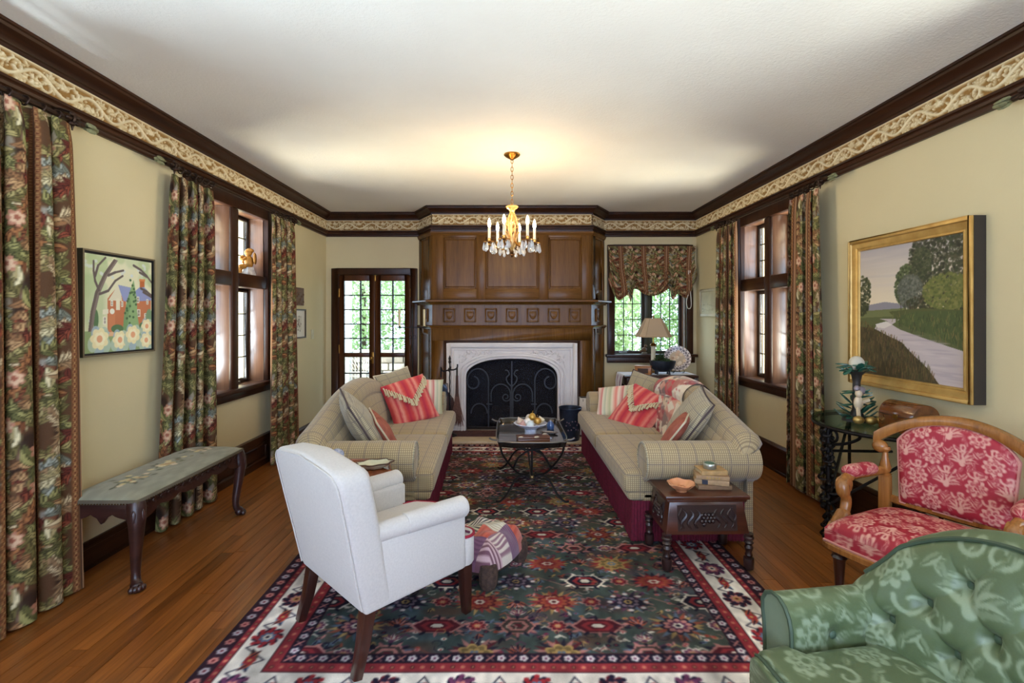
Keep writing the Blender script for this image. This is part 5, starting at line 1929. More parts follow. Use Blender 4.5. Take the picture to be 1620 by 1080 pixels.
eg = [Pp[0, i] for i in range(0, nu, 3)] + [Pp[i, -1] for i in range(0, nv, 3)] + [Pp[-1, i] for i in range(nu - 1, -1, -3)] + [Pp[i, 0] for i in range(nv - 1, -1, -3)]
MB().tube(eg, 0.0075, 6, closed=True).build('back_braid', MATS['rose_braid'], rc)
Pk = Pp.copy()
Pk[..., 1] = cur - 0.012
grid_mesh('back_outer', Pk[::6, ::6], M_reddam, rc, DM_R.sample(Xp + 1.03, zt_)[::6, ::6])
MB().tube([(-0.25, -0.30, 0.455), (0.0, -0.315, 0.445), (0.25, -0.30, 0.455)], 0.022, 6).build('lower_rail', M_walnut, rc)
for sg in (-1, 1):
    a = MB()
    a.tube(smoothpath([(sg * 0.275, -0.275, 0.60), (sg * 0.300, -0.12, 0.600), (sg * 0.310, -0.02, 0.595), (sg * 0.308, 0.040, 0.575), (sg * 0.302, 0.050, 0.535), (sg * 0.298, 0.03, 0.49), (sg * 0.296, 0.055, 0.43), (sg * 0.290, 0.125, 0.385), (sg * 0.280, 0.160, 0.345)], 5),
           [0.022] * 10 + [0.026] * 6 + [0.030] * 6 + [0.024] * 8 + [0.034] * 11, 10)
    a.build('arm', M_walnut, rc)
    b2 = MB()
    b2.tube([(sg * 0.308 - 0.026, 0.030, 0.565), (sg * 0.308 + 0.026, 0.030, 0.565)], 0.036, 12)
    b2.tube([(sg * 0.288 - 0.026, 0.142, 0.372), (sg * 0.288 + 0.026, 0.142, 0.372)], 0.036, 12)
    b2.build('arm_scroll', M_walnut, rc, bevel=0.006)
    n_ = 40
    U, V = np.meshgrid(np.linspace(0, 2 * pi, n_, endpoint=False), np.linspace(0, 1, 40))
    yA = -0.21 + 0.215 * V
    R_ = 0.034 * np.clip(1 - np.abs(2 * V - 1) ** 6, 0, 1) ** 0.5
    Xa = sg * (0.288 + 0.027 * V) + R_ * np.cos(U) * 1.15
    Za = 0.622 + R_ * np.sin(U) * 0.95
    grid_mesh('arm_pad', np.stack([Xa, yA, Za], -1), M_reddam, rc, DM_R.sample(U * 0.034 + 1, yA * 1.0 + 1), wrap_u=True)

# ================================================================== green tufted armchair
gc = thing('armchair', 'green damask button-tufted armchair in the bottom right corner', 'armchair', (1.0, 1.06, 0.0), radians(100))
M_gpipe = mat('green_piping', (62, 78, 58), 0.6)
M_gbtn = mat('green_button', (76, 96, 76), 0.5)
BUT = [(x, 0.555) for x in (-0.325, -0.175, -0.025, 0.125, 0.275)] + [(x, 0.64) for x in (-0.25, -0.10, 0.05, 0.20)] + [(x, 0.725) for x in (-0.175, -0.025, 0.125)]
def gtop(x):
    a = np.abs(x)
    return np.where(a < 0.30, 0.855 - 0.115 * (a / 0.30) ** 2.2, 0.740 - 0.125 * np.clip((a - 0.30) / 0.09, 0, 1) ** 0.9)
nu, nv = 260, 170
U, V = np.meshgrid(np.linspace(-1, 1, nu), np.linspace(0, 1, nv))
Xg = U * 0.385
zt = gtop(Xg)
# V: 0..0.72 front face, 0.72..0.86 boxing over the top, 0.86..1 down the back
vf = np.clip(V / 0.72, 0, 1)
vb = np.clip((V - 0.72) / 0.14, 0, 1)
vr = np.clip((V - 0.86) / 0.14, 0, 1)
Zg = 0.40 + (zt - 0.40) * vf + 0.022 * np.sin(pi * vb) - (zt - 0.30) * vr
wrap_ = 0.10 * np.abs(U) ** 3
Yg = -0.135 - 0.085 * vf + wrap_ * (1 - 0.3 * vf)
bulge = 0.050 * np.sin(pi * np.clip(vf, 0, 1)) ** 0.6
Yg = Yg + bulge
for (bx_, bz_) in BUT:
    dx, dz = (Xg - bx_), (Zg - bz_)
    rr_ = np.sqrt(dx ** 2 + dz ** 2)
    fold = np.exp(-(np.abs(np.abs(dx) * 1.27 - np.abs(dz)) / 0.012)) * np.exp(-(rr_ / 0.05) ** 2)
    Yg = Yg - (vb == 0) * (0.028 * np.exp(-(rr_ / 0.020) ** 2) + 0.010 * np.exp(-(rr_ / 0.05) ** 2) + 0.009 * fold)
Yg = Yg - 0.085 * vb - 0.02 * vr
grid_mesh('backrest', np.stack([Xg, Yg, Zg], -1), M_grndam, gc, DM_G.sample(Xg + 2.0, Zg * 1.0 + 0.6 * vr))
i0 = int(0.72 * (nv - 1))
for (row, nm) in ((i0, 'back_piping'), (int(0.86 * (nv - 1)), 'back_piping')):
    MB().tube([(Xg[row, i], Yg[row, i] + (0.004 if row == i0 else -0.002), Zg[row, i] + 0.003) for i in range(0, nu, 4)], 0.006, 6).build(nm, M_gpipe, gc)
for (bx_, bz_) in BUT:
    i = int(np.argmin(np.abs(Xg[0] - bx_)))
    j = int(np.argmin(np.abs(Zg[:i0, i] - bz_)))
    MB().ball((bx_, Yg[j, i] + 0.004, bz_), (0.0125, 0.007, 0.0125), 12, 7).build('button', M_gbtn, gc)
# arms: rolled, closed solids
for sg in (1, -1):
    sec = [(0.295, 0.36), (0.292, 0.45), (0.290, 0.52), (0.298, 0.565), (0.318, 0.592), (0.350, 0.606), (0.384, 0.598), (0.405, 0.575), (0.408, 0.545), (0.398, 0.50), (0.395, 0.42), (0.395, 0.12)]
    d = np.concatenate([[0], np.cumsum([sqrt((sec[i + 1][0] - sec[i][0]) ** 2 + (sec[i + 1][1] - sec[i][1]) ** 2) for i in range(len(sec) - 1)])])
    s_ = np.linspace(0, d[-1], 110)
    sx_, sz_ = np.interp(s_, d, [p[0] for p in sec]), np.interp(s_, d, [p[1] for p in sec])
    ker = np.ones(7) / 7
    sx_ = np.convolve(np.pad(sx_, 3, 'edge'), ker, 'valid')
    sz_ = np.convolve(np.pad(sz_, 3, 'edge'), ker, 'valid')
    ya = np.linspace(-0.27, 0.165, 90)
    YY, SX = np.meshgrid(ya, sx_, indexing='ij')
    _, SZ = np.meshgrid(ya, sz_, indexing='ij')
    fl = np.clip((YY + 0.27) / 0.435, 0, 1)
    X_ = SX + 0.015 * fl
    for (by_, bz_) in ((0.02, 0.50), (-0.10, 0.50)):
        X_ = X_ + (SX < 0.30) * 0.022 * np.exp(-(((YY - by_) / 0.03) ** 2 + ((SZ - bz_) / 0.03) ** 2))
    o = grid_mesh('arm', np.stack([sg * X_, YY, SZ], -1), M_grndam, gc, DM_G.sample(YY + 2.1, np.tile(s_, (90, 1)) + 0.15))
    fc = MB()
    pol = [(sg * (x + 0.015), z) for x, z in zip(sx_[::4], sz_[::4])] + [(sg * 0.31, 0.12)]
    fc.prism(pol, 0.10, 0.164, 'y')
    fc.build('arm_front', mat('green_plain_damask', (88, 104, 76), 0.45, col2=(102, 118, 90), nscale=14, sheen=0.3), gc)
    MB().tube([(sg * (x + 0.015), 0.165, z) for x, z in zip(sx_[::4], sz_[::4])], 0.006, 6).build('arm_piping', M_gpipe, gc)
    for (by_, bz_) in ((0.02, 0.50), (-0.10, 0.50)):
        MB().ball((sg * 0.322, by_, bz_), (0.007, 0.0125, 0.0125), 12, 7).build('button', M_gbtn, gc)
# seat cushion
nu, nv = 150, 150
U, V = np.meshgrid(np.linspace(-1, 1, nu), np.linspace(0, 1, nv))
a_ = np.pi * V
hw = 0.292 + 0.045 * np.clip((V - 0.3) / 0.2, 0, 1) * 0
ed = np.clip(1 - np.abs(U) ** 10, 0, 1) ** 0.3
top_len = 0.50
yv = np.where(V < 0.66, -0.19 + (V / 0.66) * 0.49, 0.30)
zv = np.where(V < 0.66, 0.488 + 0.014 * np.sin(pi * V / 0.66), 0.488 - (V - 0.66) / 0.34 * 0.13)
rnd = np.clip((V - 0.60) / 0.12, 0, 1)
yv = yv - 0.02 * np.exp(-((V - 0.66) / 0.03) ** 2)
zv = zv - 0.012 * np.exp(-((V - 0.66) / 0.03) ** 2)
wd = np.where(yv > 0.16, 0.345, 0.300)
wd = 0.300 + 0.045 * np.clip((yv - 0.15) / 0.03, 0, 1)
Xc = U * wd
yv = yv - 0.035 * np.abs(U) ** 2.5 * np.clip((yv - 0.1) / 0.2, 0, 1)
zc = 0.40 + (zv - 0.40) * (0.35 + 0.65 * ed)
grid_mesh('seat_cushion', np.stack([Xc, yv, zc], -1), M_grndam, gc, DM_G.sample(Xc + 2.05, V * 0.8 + 0.3))
i0 = int(0.66 * (nv - 1))
MB().tube([(Xc[i0, i], yv[i0, i] + 0.002, zc[i0, i]) for i in range(0, nu, 3)], 0.0055, 6).build('cushion_piping', M_gpipe, gc)
MB().rbox(-0.385, 0.385, -0.26, 0.245, 0.13, 0.375, 0.02, 3).build('seat_base', MATS['green_plain_damask'], gc)
for (x, y) in ((-0.33, 0.20), (0.33, 0.20), (-0.33, -0.24), (0.33, -0.24)):
    l = MB()
    turned(l, x, y, 0.0, 0.13, 0.030, LEGP)
    l.build('leg', M_walnut_d, gc)

# ================================================================== carved bench
M_ebony = wood('ebonised_carved_oak', (36, 18, 15), (68, 38, 32), 'x', 0.38, 0.1)
bn = thing('bench', 'long dark carved bench with needlepoint seat against the left wall', 'bench', (-2.075, 2.955, 0.0), 0)
BX, BY = 0.195, 0.495
npt = Canvas(0.42, 1.0, 0.004, (140, 138, 118))
npt.mottle(0.07, 20, 2)
rb = random.Random(9)
for cy, k_ in ((0.20, 1.0), (0.52, 1.25), (0.82, 1.0)):
    for i in range(20):
        a = rb.random() * 6.3
        npt.leaf(0.21 + rb.gauss(0, .045) * k_, cy + rb.gauss(0, .055) * k_, .045, .018, a, rb.choice([(96, 98, 62), (124, 116, 74), (84, 84, 58)]))
    for i in range(11):
        npt.flower(0.21 + rb.gauss(0, .028) * k_, cy + rb.gauss(0, .045) * k_, .018 * k_, 6, rb.choice([(200, 182, 128), (214, 198, 150), (186, 158, 104), (206, 186, 152)]), rb.random() * 3)
    for i in range(5):
        npt.ell(0.21 + rb.gauss(0, .02) * k_, cy + rb.gauss(0, .03) * k_, .006, .006, (150, 96, 66))
npt.flower(0.19, 0.385, .020, 6, (206, 190, 140)); npt.flower(0.21, 0.655, .020, 6, (206, 190, 140))
nx, ny = 90, 200
U, V = np.meshgrid(np.linspace(-1, 1, nx), np.linspace(-1, 1, ny))
dm = (np.clip(1 - np.abs(U) ** 3, 0, 1) * np.clip(1 - np.abs(V) ** 6, 0, 1)) ** 0.55
P = np.stack([U * BX, V * BY, 0.468 + 0.038 * dm], -1)
grid_mesh('needlepoint_seat', P, painted('needlepoint_wool', 0.95, 0.2, (300, 0.5, 0.003), 0.1, 0.12), bn, npt.sample((U + 1) * 0.21, (V + 1) * 0.5))
MB().rbox(-BX - 0.003, BX + 0.003, -BY - 0.003, BY + 0.003, 0.445, 0.470, 0.005, 2).build('seat_border', mat('seat_webbing', (98, 88, 70), 0.9), bn)
nl = MB()
for i in range(60):
    y = lerp(-BY, BY, (i + .5) / 60)
    for x in (-BX - 0.003, BX + 0.003):
        nl.ball((x, y, 0.450), 0.0045, 6, 4)
for i in range(26):
    x = lerp(-BX, BX, (i + .5) / 26)
    for y in (-BY - 0.003, BY + 0.003):
        nl.ball((x, y, 0.450), 0.0045, 6, 4)
nl.build('nail_trim', mat('antique_nail', (92, 70, 44), 0.4, 0.8), bn)
def scallop(L, h0, amp, n):
    top = [(-L, 0.447), (L, 0.447)]
    pts = []
    for i in range(81):
        t = i / 80
        x = L - 2 * L * t
        e = abs(2 * t - 1)
        z = h0 - amp * abs(sin(pi * n * t)) ** 0.7 * (1 - 0.3 * e) - 0.060 * e ** 6
        if abs(t - .5) < 0.07:
            z -= 0.028 * (1 - abs(t - .5) / 0.07)
        pts.append((x, z))
    return top + pts
for sg in (-1, 1):
    MB().prism(scallop(BY - 0.03, 0.395, 0.026, 6), sg * (BX - 0.022) - 0.012, sg * (BX - 0.022) + 0.012, 'x').build('apron', M_ebony, bn, bevel=0.004)
    MB().prism(scallop(BX - 0.03, 0.395, 0.026, 3), sg * (BY - 0.022) - 0.012, sg * (BY - 0.022) + 0.012, 'y').build('apron', M_ebony, bn, bevel=0.004)
    sv = MB()
    for i in range(15):
        y = lerp(-BY + 0.08, BY - 0.08, i / 14)
        sv.tube([(sg * (BX - 0.008), y + 0.022 * cos(t * .6), 0.425 + 0.013 * sin(t * .6)) for t in range(9)], 0.0045, 5)
    sv.build('apron_carving', M_ebony, bn)
for sx_ in (-1, 1):
    for sy_ in (-1, 1):
        l = MB()
        x, y = sx_ * (BX - 0.028), sy_ * (BY - 0.028)
        ox, oy = sx_ * 0.707, sy_ * 0.707
        pts = smoothpath([(x, y, 0.45), (x + ox * .012, y + oy * .012, 0.40), (x + ox * .018, y + oy * .018, 0.34), (x + ox * .004, y + oy * .004, 0.22), (x - ox * .010, y - oy * .010, 0.12), (x - ox * .006, y - oy * .006, 0.06), (x + ox * .018, y + oy * .018, 0.030)], 5)
        n_ = len(pts)
        l.tube(pts, [float(np.interp(i / (n_ - 1), [0, .12, .28, .5, .75, .9, 1], [.040, .043, .040, .028, .021, .022, .026])) for i in range(n_)], 12)
        for k_ in range(4):
            a = atan2(oy, ox) + (k_ - 1.5) * 0.42
            l.ball((x + 0.040 * cos(a), y + 0.040 * sin(a), 0.018), (0.016, 0.016, 0.0178), 8, 6)
        l.ball((x + ox * .012, y + oy * .012, 0.026), (0.030, 0.030, 0.0255), 10, 6)
        for k_ in range(5):
            a = k_ * 2 * pi / 5
            l.ball((x + ox * .016 + 0.030 * cos(a), y + oy * .016 + 0.030 * sin(a), 0.385), (0.014, 0.014, 0.04), 8, 6)
        l.build('leg', M_ebony, bn)

# ================================================================== carved chest table by the right sofa
M_chest = wood('dark_chest_oak', (46, 20, 12), (88, 44, 26), 'x', 0.3, 0.4)
M_chest_d = wood('darker_carved_oak', (30, 15, 16), (54, 32, 30), 'x', 0.35, 0.3)
ct = thing('side_table', 'dark carved oak box table on turned legs with books and shell dish', 'side table', (1.100, 2.815, 0.012), radians(1.5))
MB().rbox(-0.235, 0.235, -0.165, 0.160, 0.385, 0.408, 0.006, 2).build('table_top', M_chest, ct)
MB().box(-0.222, 0.222, -0.152, 0.150, 0.370, 0.385).build('top_moulding', M_chest, ct, bevel=0.004)
bt, bb = (-0.205, 0.205, -0.138, 0.138), (-0.232, 0.232, -0.160, 0.150)
b_ = MB().frust(bb, bt, 0.195, 0.370).build('box_body', M_chest, ct, bevel=0.004)
for (face, half, ytop, ybot) in (('f', 0.165, -0.138, -0.160), ('l', 0.085, -0.205, -0.232)):
    cv = MB()
    rr = random.Random(2)
    def fp_(u, t, d, face=face, ytop=ytop, ybot=ybot):
        z = lerp(0.215, 0.352, t)
        o = lerp(ybot, ytop, (z - 0.195) / 0.175) - d
        return (u, o, z) if face == 'f' else (o, u, z)
    for i in range(13):
        u, t = ((i % 4) - 1.5) * 0.020, 0.62 - (i // 4) * 0.12
        u += 0.010 if (i // 4) % 2 else 0
        cv.ball(fp_(u, t, 0.003), 0.0125, 8, 6)
    for sg in (-1, 1):
        for k_ in range(3 if face == 'f' else 2):
            base = 0.055 + 0.038 * k_
            if base > half - 0.012:
                continue
            cv.tube([fp_(sg * (base + 0.016 * sin(t * .8)), 0.12 + 0.09 * t, 0.003) for t in range(9)], [0.004, .006, .008, .009, .010, .009, .008, .006, .003], 6)
        cv.tube([fp_(sg * (half - 0.015 - 0.010 * sin(t)), 0.1 + 0.1 * t, 0.003) for t in range(9)], 0.005, 6)
    cv.build('relief_carving', M_chest_d, ct)
    pn = MB()
    P4 = [fp_(-half, 0, 0.002), fp_(half, 0, 0.002), fp_(half, 1, 0.002), fp_(-half, 1, 0.002)]
    Q4 = [fp_(-half, 0, -0.006), fp_(half, 0, -0.006), fp_(half, 1, -0.006), fp_(-half, 1, -0.006)]
    pn.add(P4 + Q4, [(0, 1, 2, 3), (7, 6, 5, 4), (0, 4, 5, 1), (1, 5, 6, 2), (2, 6, 7, 3), (3, 7, 4, 0)])
    pn.build('carved_panel', M_chest_d, ct)
LG = [(0, .55), (.05, .9), (.28, 1.0), (.34, .95), (.36, .55), (.42, .75), (.5, .55), (.62, .85), (.7, .6), (.76, .95), (.82, .6), (.86, 1.0), (.9, 1.0), (.93, .8), (1, .9)]
for (x, y) in ((-0.215, -0.145), (0.215, -0.145), (-0.215, 0.135), (0.215, 0.135)):
    l = MB()
    turned(l, x * 1.06, y * 1.08, 0.0, 0.20, 0.028, LG)
    l.build('leg', M_chest_d, ct)
ZT = 0.012 + 0.408
bk = [(0.135, 0.190, 0.026, (136, 104, 76), 6, 'bottom brown book in the stack on the carved box table'), (0.128, 0.185, 0.029, (184, 150, 112), -9, 'tan book with a dark spine label in the stack on the carved box table'),
      (0.130, 0.180, 0.023, (176, 142, 106), -4, 'second book from the top of the stack on the carved box table'), (0.110, 0.150, 0.026, (190, 152, 100), 8, 'small top book under the round tin on the carved box table')]
z = ZT
for i, (bw_, bl_, bh, c_, an, lb) in enumerate(bk):
    o = thing('book', lb, 'book', (1.185, 2.815, z), radians(an - 8), 'old books on the carved box table')
    mc = mat('book_cover_%d' % i, c_, 0.7, col2=tuple(q * 0.82 for q in c_), nscale=30)
    cvr = MB()
    cvr.box(-bl_ / 2, bl_ / 2, -bw_ / 2, bw_ / 2, 0.0003, 0.0035)
    cvr.box(-bl_ / 2, bl_ / 2, -bw_ / 2, bw_ / 2, bh - 0.0035, bh - 0.0003)
    cvr.rbox(-bl_ / 2, bl_ / 2, -bw_ / 2 - 0.004, -bw_ / 2 + 0.004, 0.0003, bh - 0.0003, 0.0035, 3)
    cvr.build('cover', mc, o)
    MB().box(-bl_ / 2 + 0.004, bl_ / 2 - 0.004, -bw_ / 2 + 0.004, bw_ / 2 - 0.004, 0.0035, bh - 0.0035).build('pages', mat('aged_pages', (206, 188, 152), 0.9, col2=(180, 158, 122), nscale=90, stretch=(1, 1, 20)), o)
    if i == 1:
        MB().rbox(-bl_ / 2 + 0.04, -bl_ / 2 + 0.072, -bw_ / 2 - 0.0048, -bw_ / 2 - 0.002, 0.002, bh - 0.002, 0.001, 1).build('spine_label', mat('spine_label', (42, 46, 64), 0.6), o)
    if i == 2:
        for q in range(5):
            MB().box(-bl_ / 2 + 0.055 + q * 0.016, -bl_ / 2 + 0.064 + q * 0.016, -bw_ / 2 - 0.0046, -bw_ / 2 - 0.003, 0.007, bh - 0.007).build('gilt_ornament', mat('gilt', (196, 160, 92), 0.4, 0.6), o)
    z += bh
tn = thing('round_tin', 'small round green-lidded tin on top of the books', 'tin', (1.180, 2.815, z))
MB().lathe([(0, 0), (0.036, 0), (0.037, 0.002), (0.037, 0.024)], n=24).build('tin_body', mat('tin_silver', (178, 180, 170), 0.35, 0.8), tn)
MB().lathe([(0.0385, 0.018), (0.0385, 0.028), (0.036, 0.031), (0.030, 0.031), (0.028, 0.0295), (0, 0.0295)], n=24).build('lid', mat('tin_rim', (186, 188, 176), 0.3, 0.8), tn)
MB().lathe([(0, 0.0297), (0.026, 0.0297), (0.025, 0.0315), (0, 0.0320)], n=24).build('lid_picture', mat('tin_green', (78, 118, 96), 0.4), tn)
sd = thing('shell_dish', 'peach glass dish with wavy rim on the carved box table', 'dish', (0.985, 2.735, ZT))
M_peach = NT('peach_glass')
M_peach.set(col=rgba((236, 164, 118)), rough=0.2, trans=0.25, spec=0.6, coat=0.4)
d = MB()
prof = [(0.0, 0.004), (0.030, 0.0), (0.032, 0.006), (0.045, 0.016), (0.066, 0.034), (0.076, 0.046), (0.073, 0.048), (0.062, 0.037), (0.042, 0.021), (0.024, 0.013), (0, 0.012)]
d.lathe(prof, n=48, lob=(9, 0.035))
d.v = [(x, y, z + (0.003 * sin(5 * atan2(y, x)) if sqrt(x * x + y * y) > 0.055 else 0)) for x, y, z in d.v]
d.build('bowl', M_peach.m, sd)
rs = MB()
for k_ in range(3):
    rs.tube([((0.022 - 0.005 * k_) * cos(t), (0.022 - 0.005 * k_) * sin(t), 0.022 + 0.003 * k_) for t in np.linspace(0, 2 * pi, 14, endpoint=False)], 0.004, 6, closed=True)
rs.build('rose_centre', M_peach.m, sd)

# ================================================================== round table behind the white armchair
M_cherrywood = wood('cherry_table', (96, 44, 20), (150, 80, 42), 'x', 0.25, 0.5)
rt = thing('side_table', 'small round cherry side table between the white armchair and the left sofa', 'side table', (-0.850, 2.640, 0.012))
pe = MB()
pe.lathe([(0, 0.528), (0.200, 0.528), (0.214, 0.534), (0.218, 0.546), (0.214, 0.556), (0.206, 0.558), (0.200, 0.550), (0, 0.549)], n=64, lob=(10, 0.018))
pe.build('table_top', M_cherrywood, rt)
MB().lathe([(0.030, 0.10), (0.036, 0.14), (0.024, 0.18), (0.022, 0.26), (0.040, 0.31), (0.042, 0.34), (0.022, 0.40), (0.020, 0.47), (0.034, 0.51), (0.050, 0.528)], n=18).build('pedestal', M_cherrywood, rt)
for k_ in range(3):
    a = radians(30 + 120 * k_)
    MB().tube(smoothpath([(0.02 * cos(a), 0.02 * sin(a), 0.13), (0.09 * cos(a), 0.09 * sin(a), 0.10), (0.15 * cos(a), 0.15 * sin(a), 0.03), (0.19 * cos(a), 0.19 * sin(a), 0.014)], 5), 0.014, 8).build('leg', M_cherrywood, rt)
def crystal(name, tint=(250, 252, 255)):
    t = NT(name)
    t.set(col=rgba(tint), rough=0.02, trans=1.0, spec=0.5)
    t.b.inputs['IOR'].default_value = 1.45
    return t.m
M_crystal = crystal('cut_crystal')
cb = thing('crystal_ball', 'fluted crystal ball on a small stand beside the white armchair back', 'ornament', (-0.935, 2.665, 0.562))
MB().lathe([(0.0, 0), (0.026, 0), (0.026, 0.006), (0.012, 0.014), (0.012, 0.034), (0.022, 0.046)], n=16).build('stand', mat('silver_stand', (190, 192, 200), 0.25, 0.9), cb)
g = MB()
g.lathe([(0.036 * sin(t), 0.080 - 0.036 * cos(t)) for t in np.linspace(0.02, pi - 0.02, 15)], n=48, lob=(12, 0.05))
g.build('ball', mat('blue_white_crystal', (206, 212, 232), 0.12, col2=(120, 130, 170), nscale=60, coat=0.6), cb)
ld = thing('leaf_dish', 'pale shell-shaped dish with brown rim on the round side table', 'dish', (-0.735, 2.685, 0.562), radians(20))
d = MB()
d.lathe([(0, 0.004), (0.045, 0.002), (0.075, 0.016), (0.098, 0.030), (0.094, 0.034), (0.070, 0.022), (0.040, 0.010), (0, 0.010)], n=40, sx=1.0, sy=0.62, lob=(7, 0.10))
d.build('dish', mat('pale_celadon', (206, 204, 176), 0.35, coat=0.4), ld)
MB().tube([(0.0975 * cos(t) * (1 + 0.10 * cos(7 * t)), 0.62 * 0.0975 * sin(t) * (1 + 0.10 * cos(7 * t)), 0.0335) for t in np.linspace(0, 2 * pi, 60, endpoint=False)], 0.0042, 6, closed=True).build('rim', mat('brown_rim', (74, 46, 32), 0.4), ld)

# ================================================================== tray coffee table
M_tray = mat('dark_tole_tray', (58, 52, 44), 0.22, 0.6, col2=(38, 34, 30), nscale=7, coat=0.5)
M_wire = mat('dark_wire_iron', (34, 28, 26), 0.45, 0.7)
ctab = thing('coffee_table', 'dark metal tray coffee table on curled iron legs between the sofas', 'coffee table', (0.190, 4.03, 0.012))
TW, TL, TH = 0.262, 0.43, 0.452
def tray_out(k_, n=120):
    out = []
    for i in range(n):
        t = 2 * pi * i / n
        ct_, st_ = cos(t), sin(t)
        ex = 0.22
        x, y = np.sign(ct_) * abs(ct_) ** ex, np.sign(st_) * abs(st_) ** ex
        m_ = 1 + 0.030 * cos(8 * t) * (0.6)
        out.append((x * (TW * m_ + k_), y * (TL * m_ + k_)))
    return out
tp = MB()
o1, o2 = tray_out(0), tray_out(-0.012)
n_ = len(o1)
vs = [(x, y, TH - 0.034) for x, y in o1] + [(x, y, TH + 0.006) for x, y in tray_out(0.010)] + [(x, y, TH + 0.006) for x, y in tray_out(0.004)] + [(x, y, TH - 0.022) for x, y in o2] + [(0, 0, TH - 0.022), (0, 0, TH - 0.034)]
fs = []
for r_ in range(3):
    fs += [(r_ * n_ + i, r_ * n_ + (i + 1) % n_, (r_ + 1) * n_ + (i + 1) % n_, (r_ + 1) * n_ + i) for i in range(n_)]
fs += [(3 * n_ + i, 3 * n_ + (i + 1) % n_, 4 * n_) for i in range(n_)] + [((i + 1) % n_, i, 4 * n_ + 1) for i in range(n_)]
tp.add(vs, fs).build('tray_top', M_tray, ctab)
MB().tube([(x, y, TH + 0.008) for x, y in tray_out(0.008)], 0.005, 6, closed=True).build('tray_rim', mat('worn_silver_rim', (132, 130, 128), 0.3, 0.9), ctab)
for sx_ in (-1, 1):
    for sy_ in (-1, 1):
        MB().tube(smoothpath([(sx_ * 0.25, sy_ * 0.33, TH - 0.005), (sx_ * 0.30, sy_ * 0.34, TH + 0.004), (sx_ * 0.325, sy_ * 0.345, TH + 0.018)], 4), 0.007, 6).build('handle_stub', MATS['worn_silver_rim'], ctab)
        MB().tube(smoothpath([(sx_ * 0.24, sy_ * 0.39, TH - 0.034), (sx_ * 0.215, sy_ * 0.38, 0.34), (sx_ * 0.12, sy_ * 0.36, 0.22), (sx_ * 0.05, sy_ * 0.36, 0.195), (sx_ * 0.02, sy_ * 0.36, 0.215)], 6), 0.0085, 6).build('leg_upper', M_wire, ctab)
        MB().tube(smoothpath([(sx_ * 0.02, sy_ * 0.36, 0.18), (sx_ * 0.07, sy_ * 0.36, 0.195), (sx_ * 0.13, sy_ * 0.365, 0.155), (sx_ * 0.19, sy_ * 0.385, 0.055), (sx_ * 0.24, sy_ * 0.40, 0.010), (sx_ * 0.275, sy_ * 0.41, 0.012)], 6), 0.0085, 6).build('leg_lower', M_wire, ctab)
for sy_ in (-1, 1):
    MB().tube(smoothpath([(-0.13, sy_ * 0.37, TH - 0.036), (-0.08, sy_ * 0.37, TH - 0.055), (0, sy_ * 0.37, TH - 0.066), (0.08, sy_ * 0.37, TH - 0.055), (0.13, sy_ * 0.37, TH - 0.036)], 5), 0.0075, 6).build('apron_curve', M_wire, ctab)
    MB().tube(smoothpath([(-0.14, sy_ * 0.365, 0.245), (-0.10, sy_ * 0.37, 0.33), (0, sy_ * 0.37, 0.385), (0.10, sy_ * 0.37, 0.33), (0.14, sy_ * 0.365, 0.245)], 5), 0.0075, 6).build('upper_arch', M_wire, ctab)
    MB().tube([(0, sy_ * 0.37, 0.385), (0, sy_ * 0.362, 0.185)], 0.008, 6).build('strut', M_wire, ctab)
    MB().ball((0, sy_ * 0.362, 0.178), 0.016, 10, 7).build('boss', mat('worn_brass_boss', (150, 124, 84), 0.35, 0.8), ctab)
MB().tube([(0, -0.362, 0.18), (0, 0.362, 0.18)], 0.008, 6).build('stretcher', M_wire, ctab)
ZC_ = 0.012 + TH - 0.022
M_porc = mat('pierced_blue_white_porcelain', (222, 224, 234), 0.25, col2=(176, 182, 206), nscale=60, coat=0.5)
bo = thing('compote_bowl', 'white footed porcelain bowl piled with shells and gilt fruit on the coffee table', 'bowl', (0.190, 3.90, ZC_))
MB().lathe([(0.0, 0.0), (0.062, 0.0), (0.064, 0.006), (0.050, 0.012), (0.044, 0.030), (0.046, 0.060), (0.070, 0.072)], n=24, lob=(8, 0.04)).build('foot', M_porc, bo)
MB().lathe([(0.0, 0.066), (0.06, 0.068), (0.10, 0.084), (0.128, 0.104), (0.134, 0.108), (0.130, 0.112), (0.098, 0.092), (0.05, 0.078), (0, 0.076)], n=48, lob=(12, 0.03)).build('basin', M_porc, bo)
rb = random.Random(14)
fc_ = [('gilt_pear', (206, 158, 62), 'gilt pear heaped at the centre of the porcelain bowl'), ('gilt_apple', (198, 150, 66), 'gilt apple at the right side of the porcelain bowl'), ('ceramic_egg', (226, 216, 204), 'white egg standing left of centre in the porcelain bowl'), ('ceramic_egg', (214, 222, 222), 'pale blue egg at the front of the porcelain bowl'),
       ('sea_shell', (214, 188, 166), 'pinkish shell at the left rim of the porcelain bowl'), ('sea_shell', (226, 210, 178), 'cream shell at the right rim of the porcelain bowl'), ('ceramic_egg', (222, 206, 188), 'cream egg at the back of the porcelain bowl'), ('sea_shell', (196, 150, 140), 'rosy shell low at the front left of the porcelain bowl')]
fpos = [(0.015, 0.0, 0.155), (0.055, -0.035, 0.130), (-0.025, -0.050, 0.128), (-0.005, -0.085, 0.112), (-0.075, -0.015, 0.130), (0.090, 0.015, 0.128), (-0.01, 0.06, 0.132), (-0.07, -0.065, 0.110)]
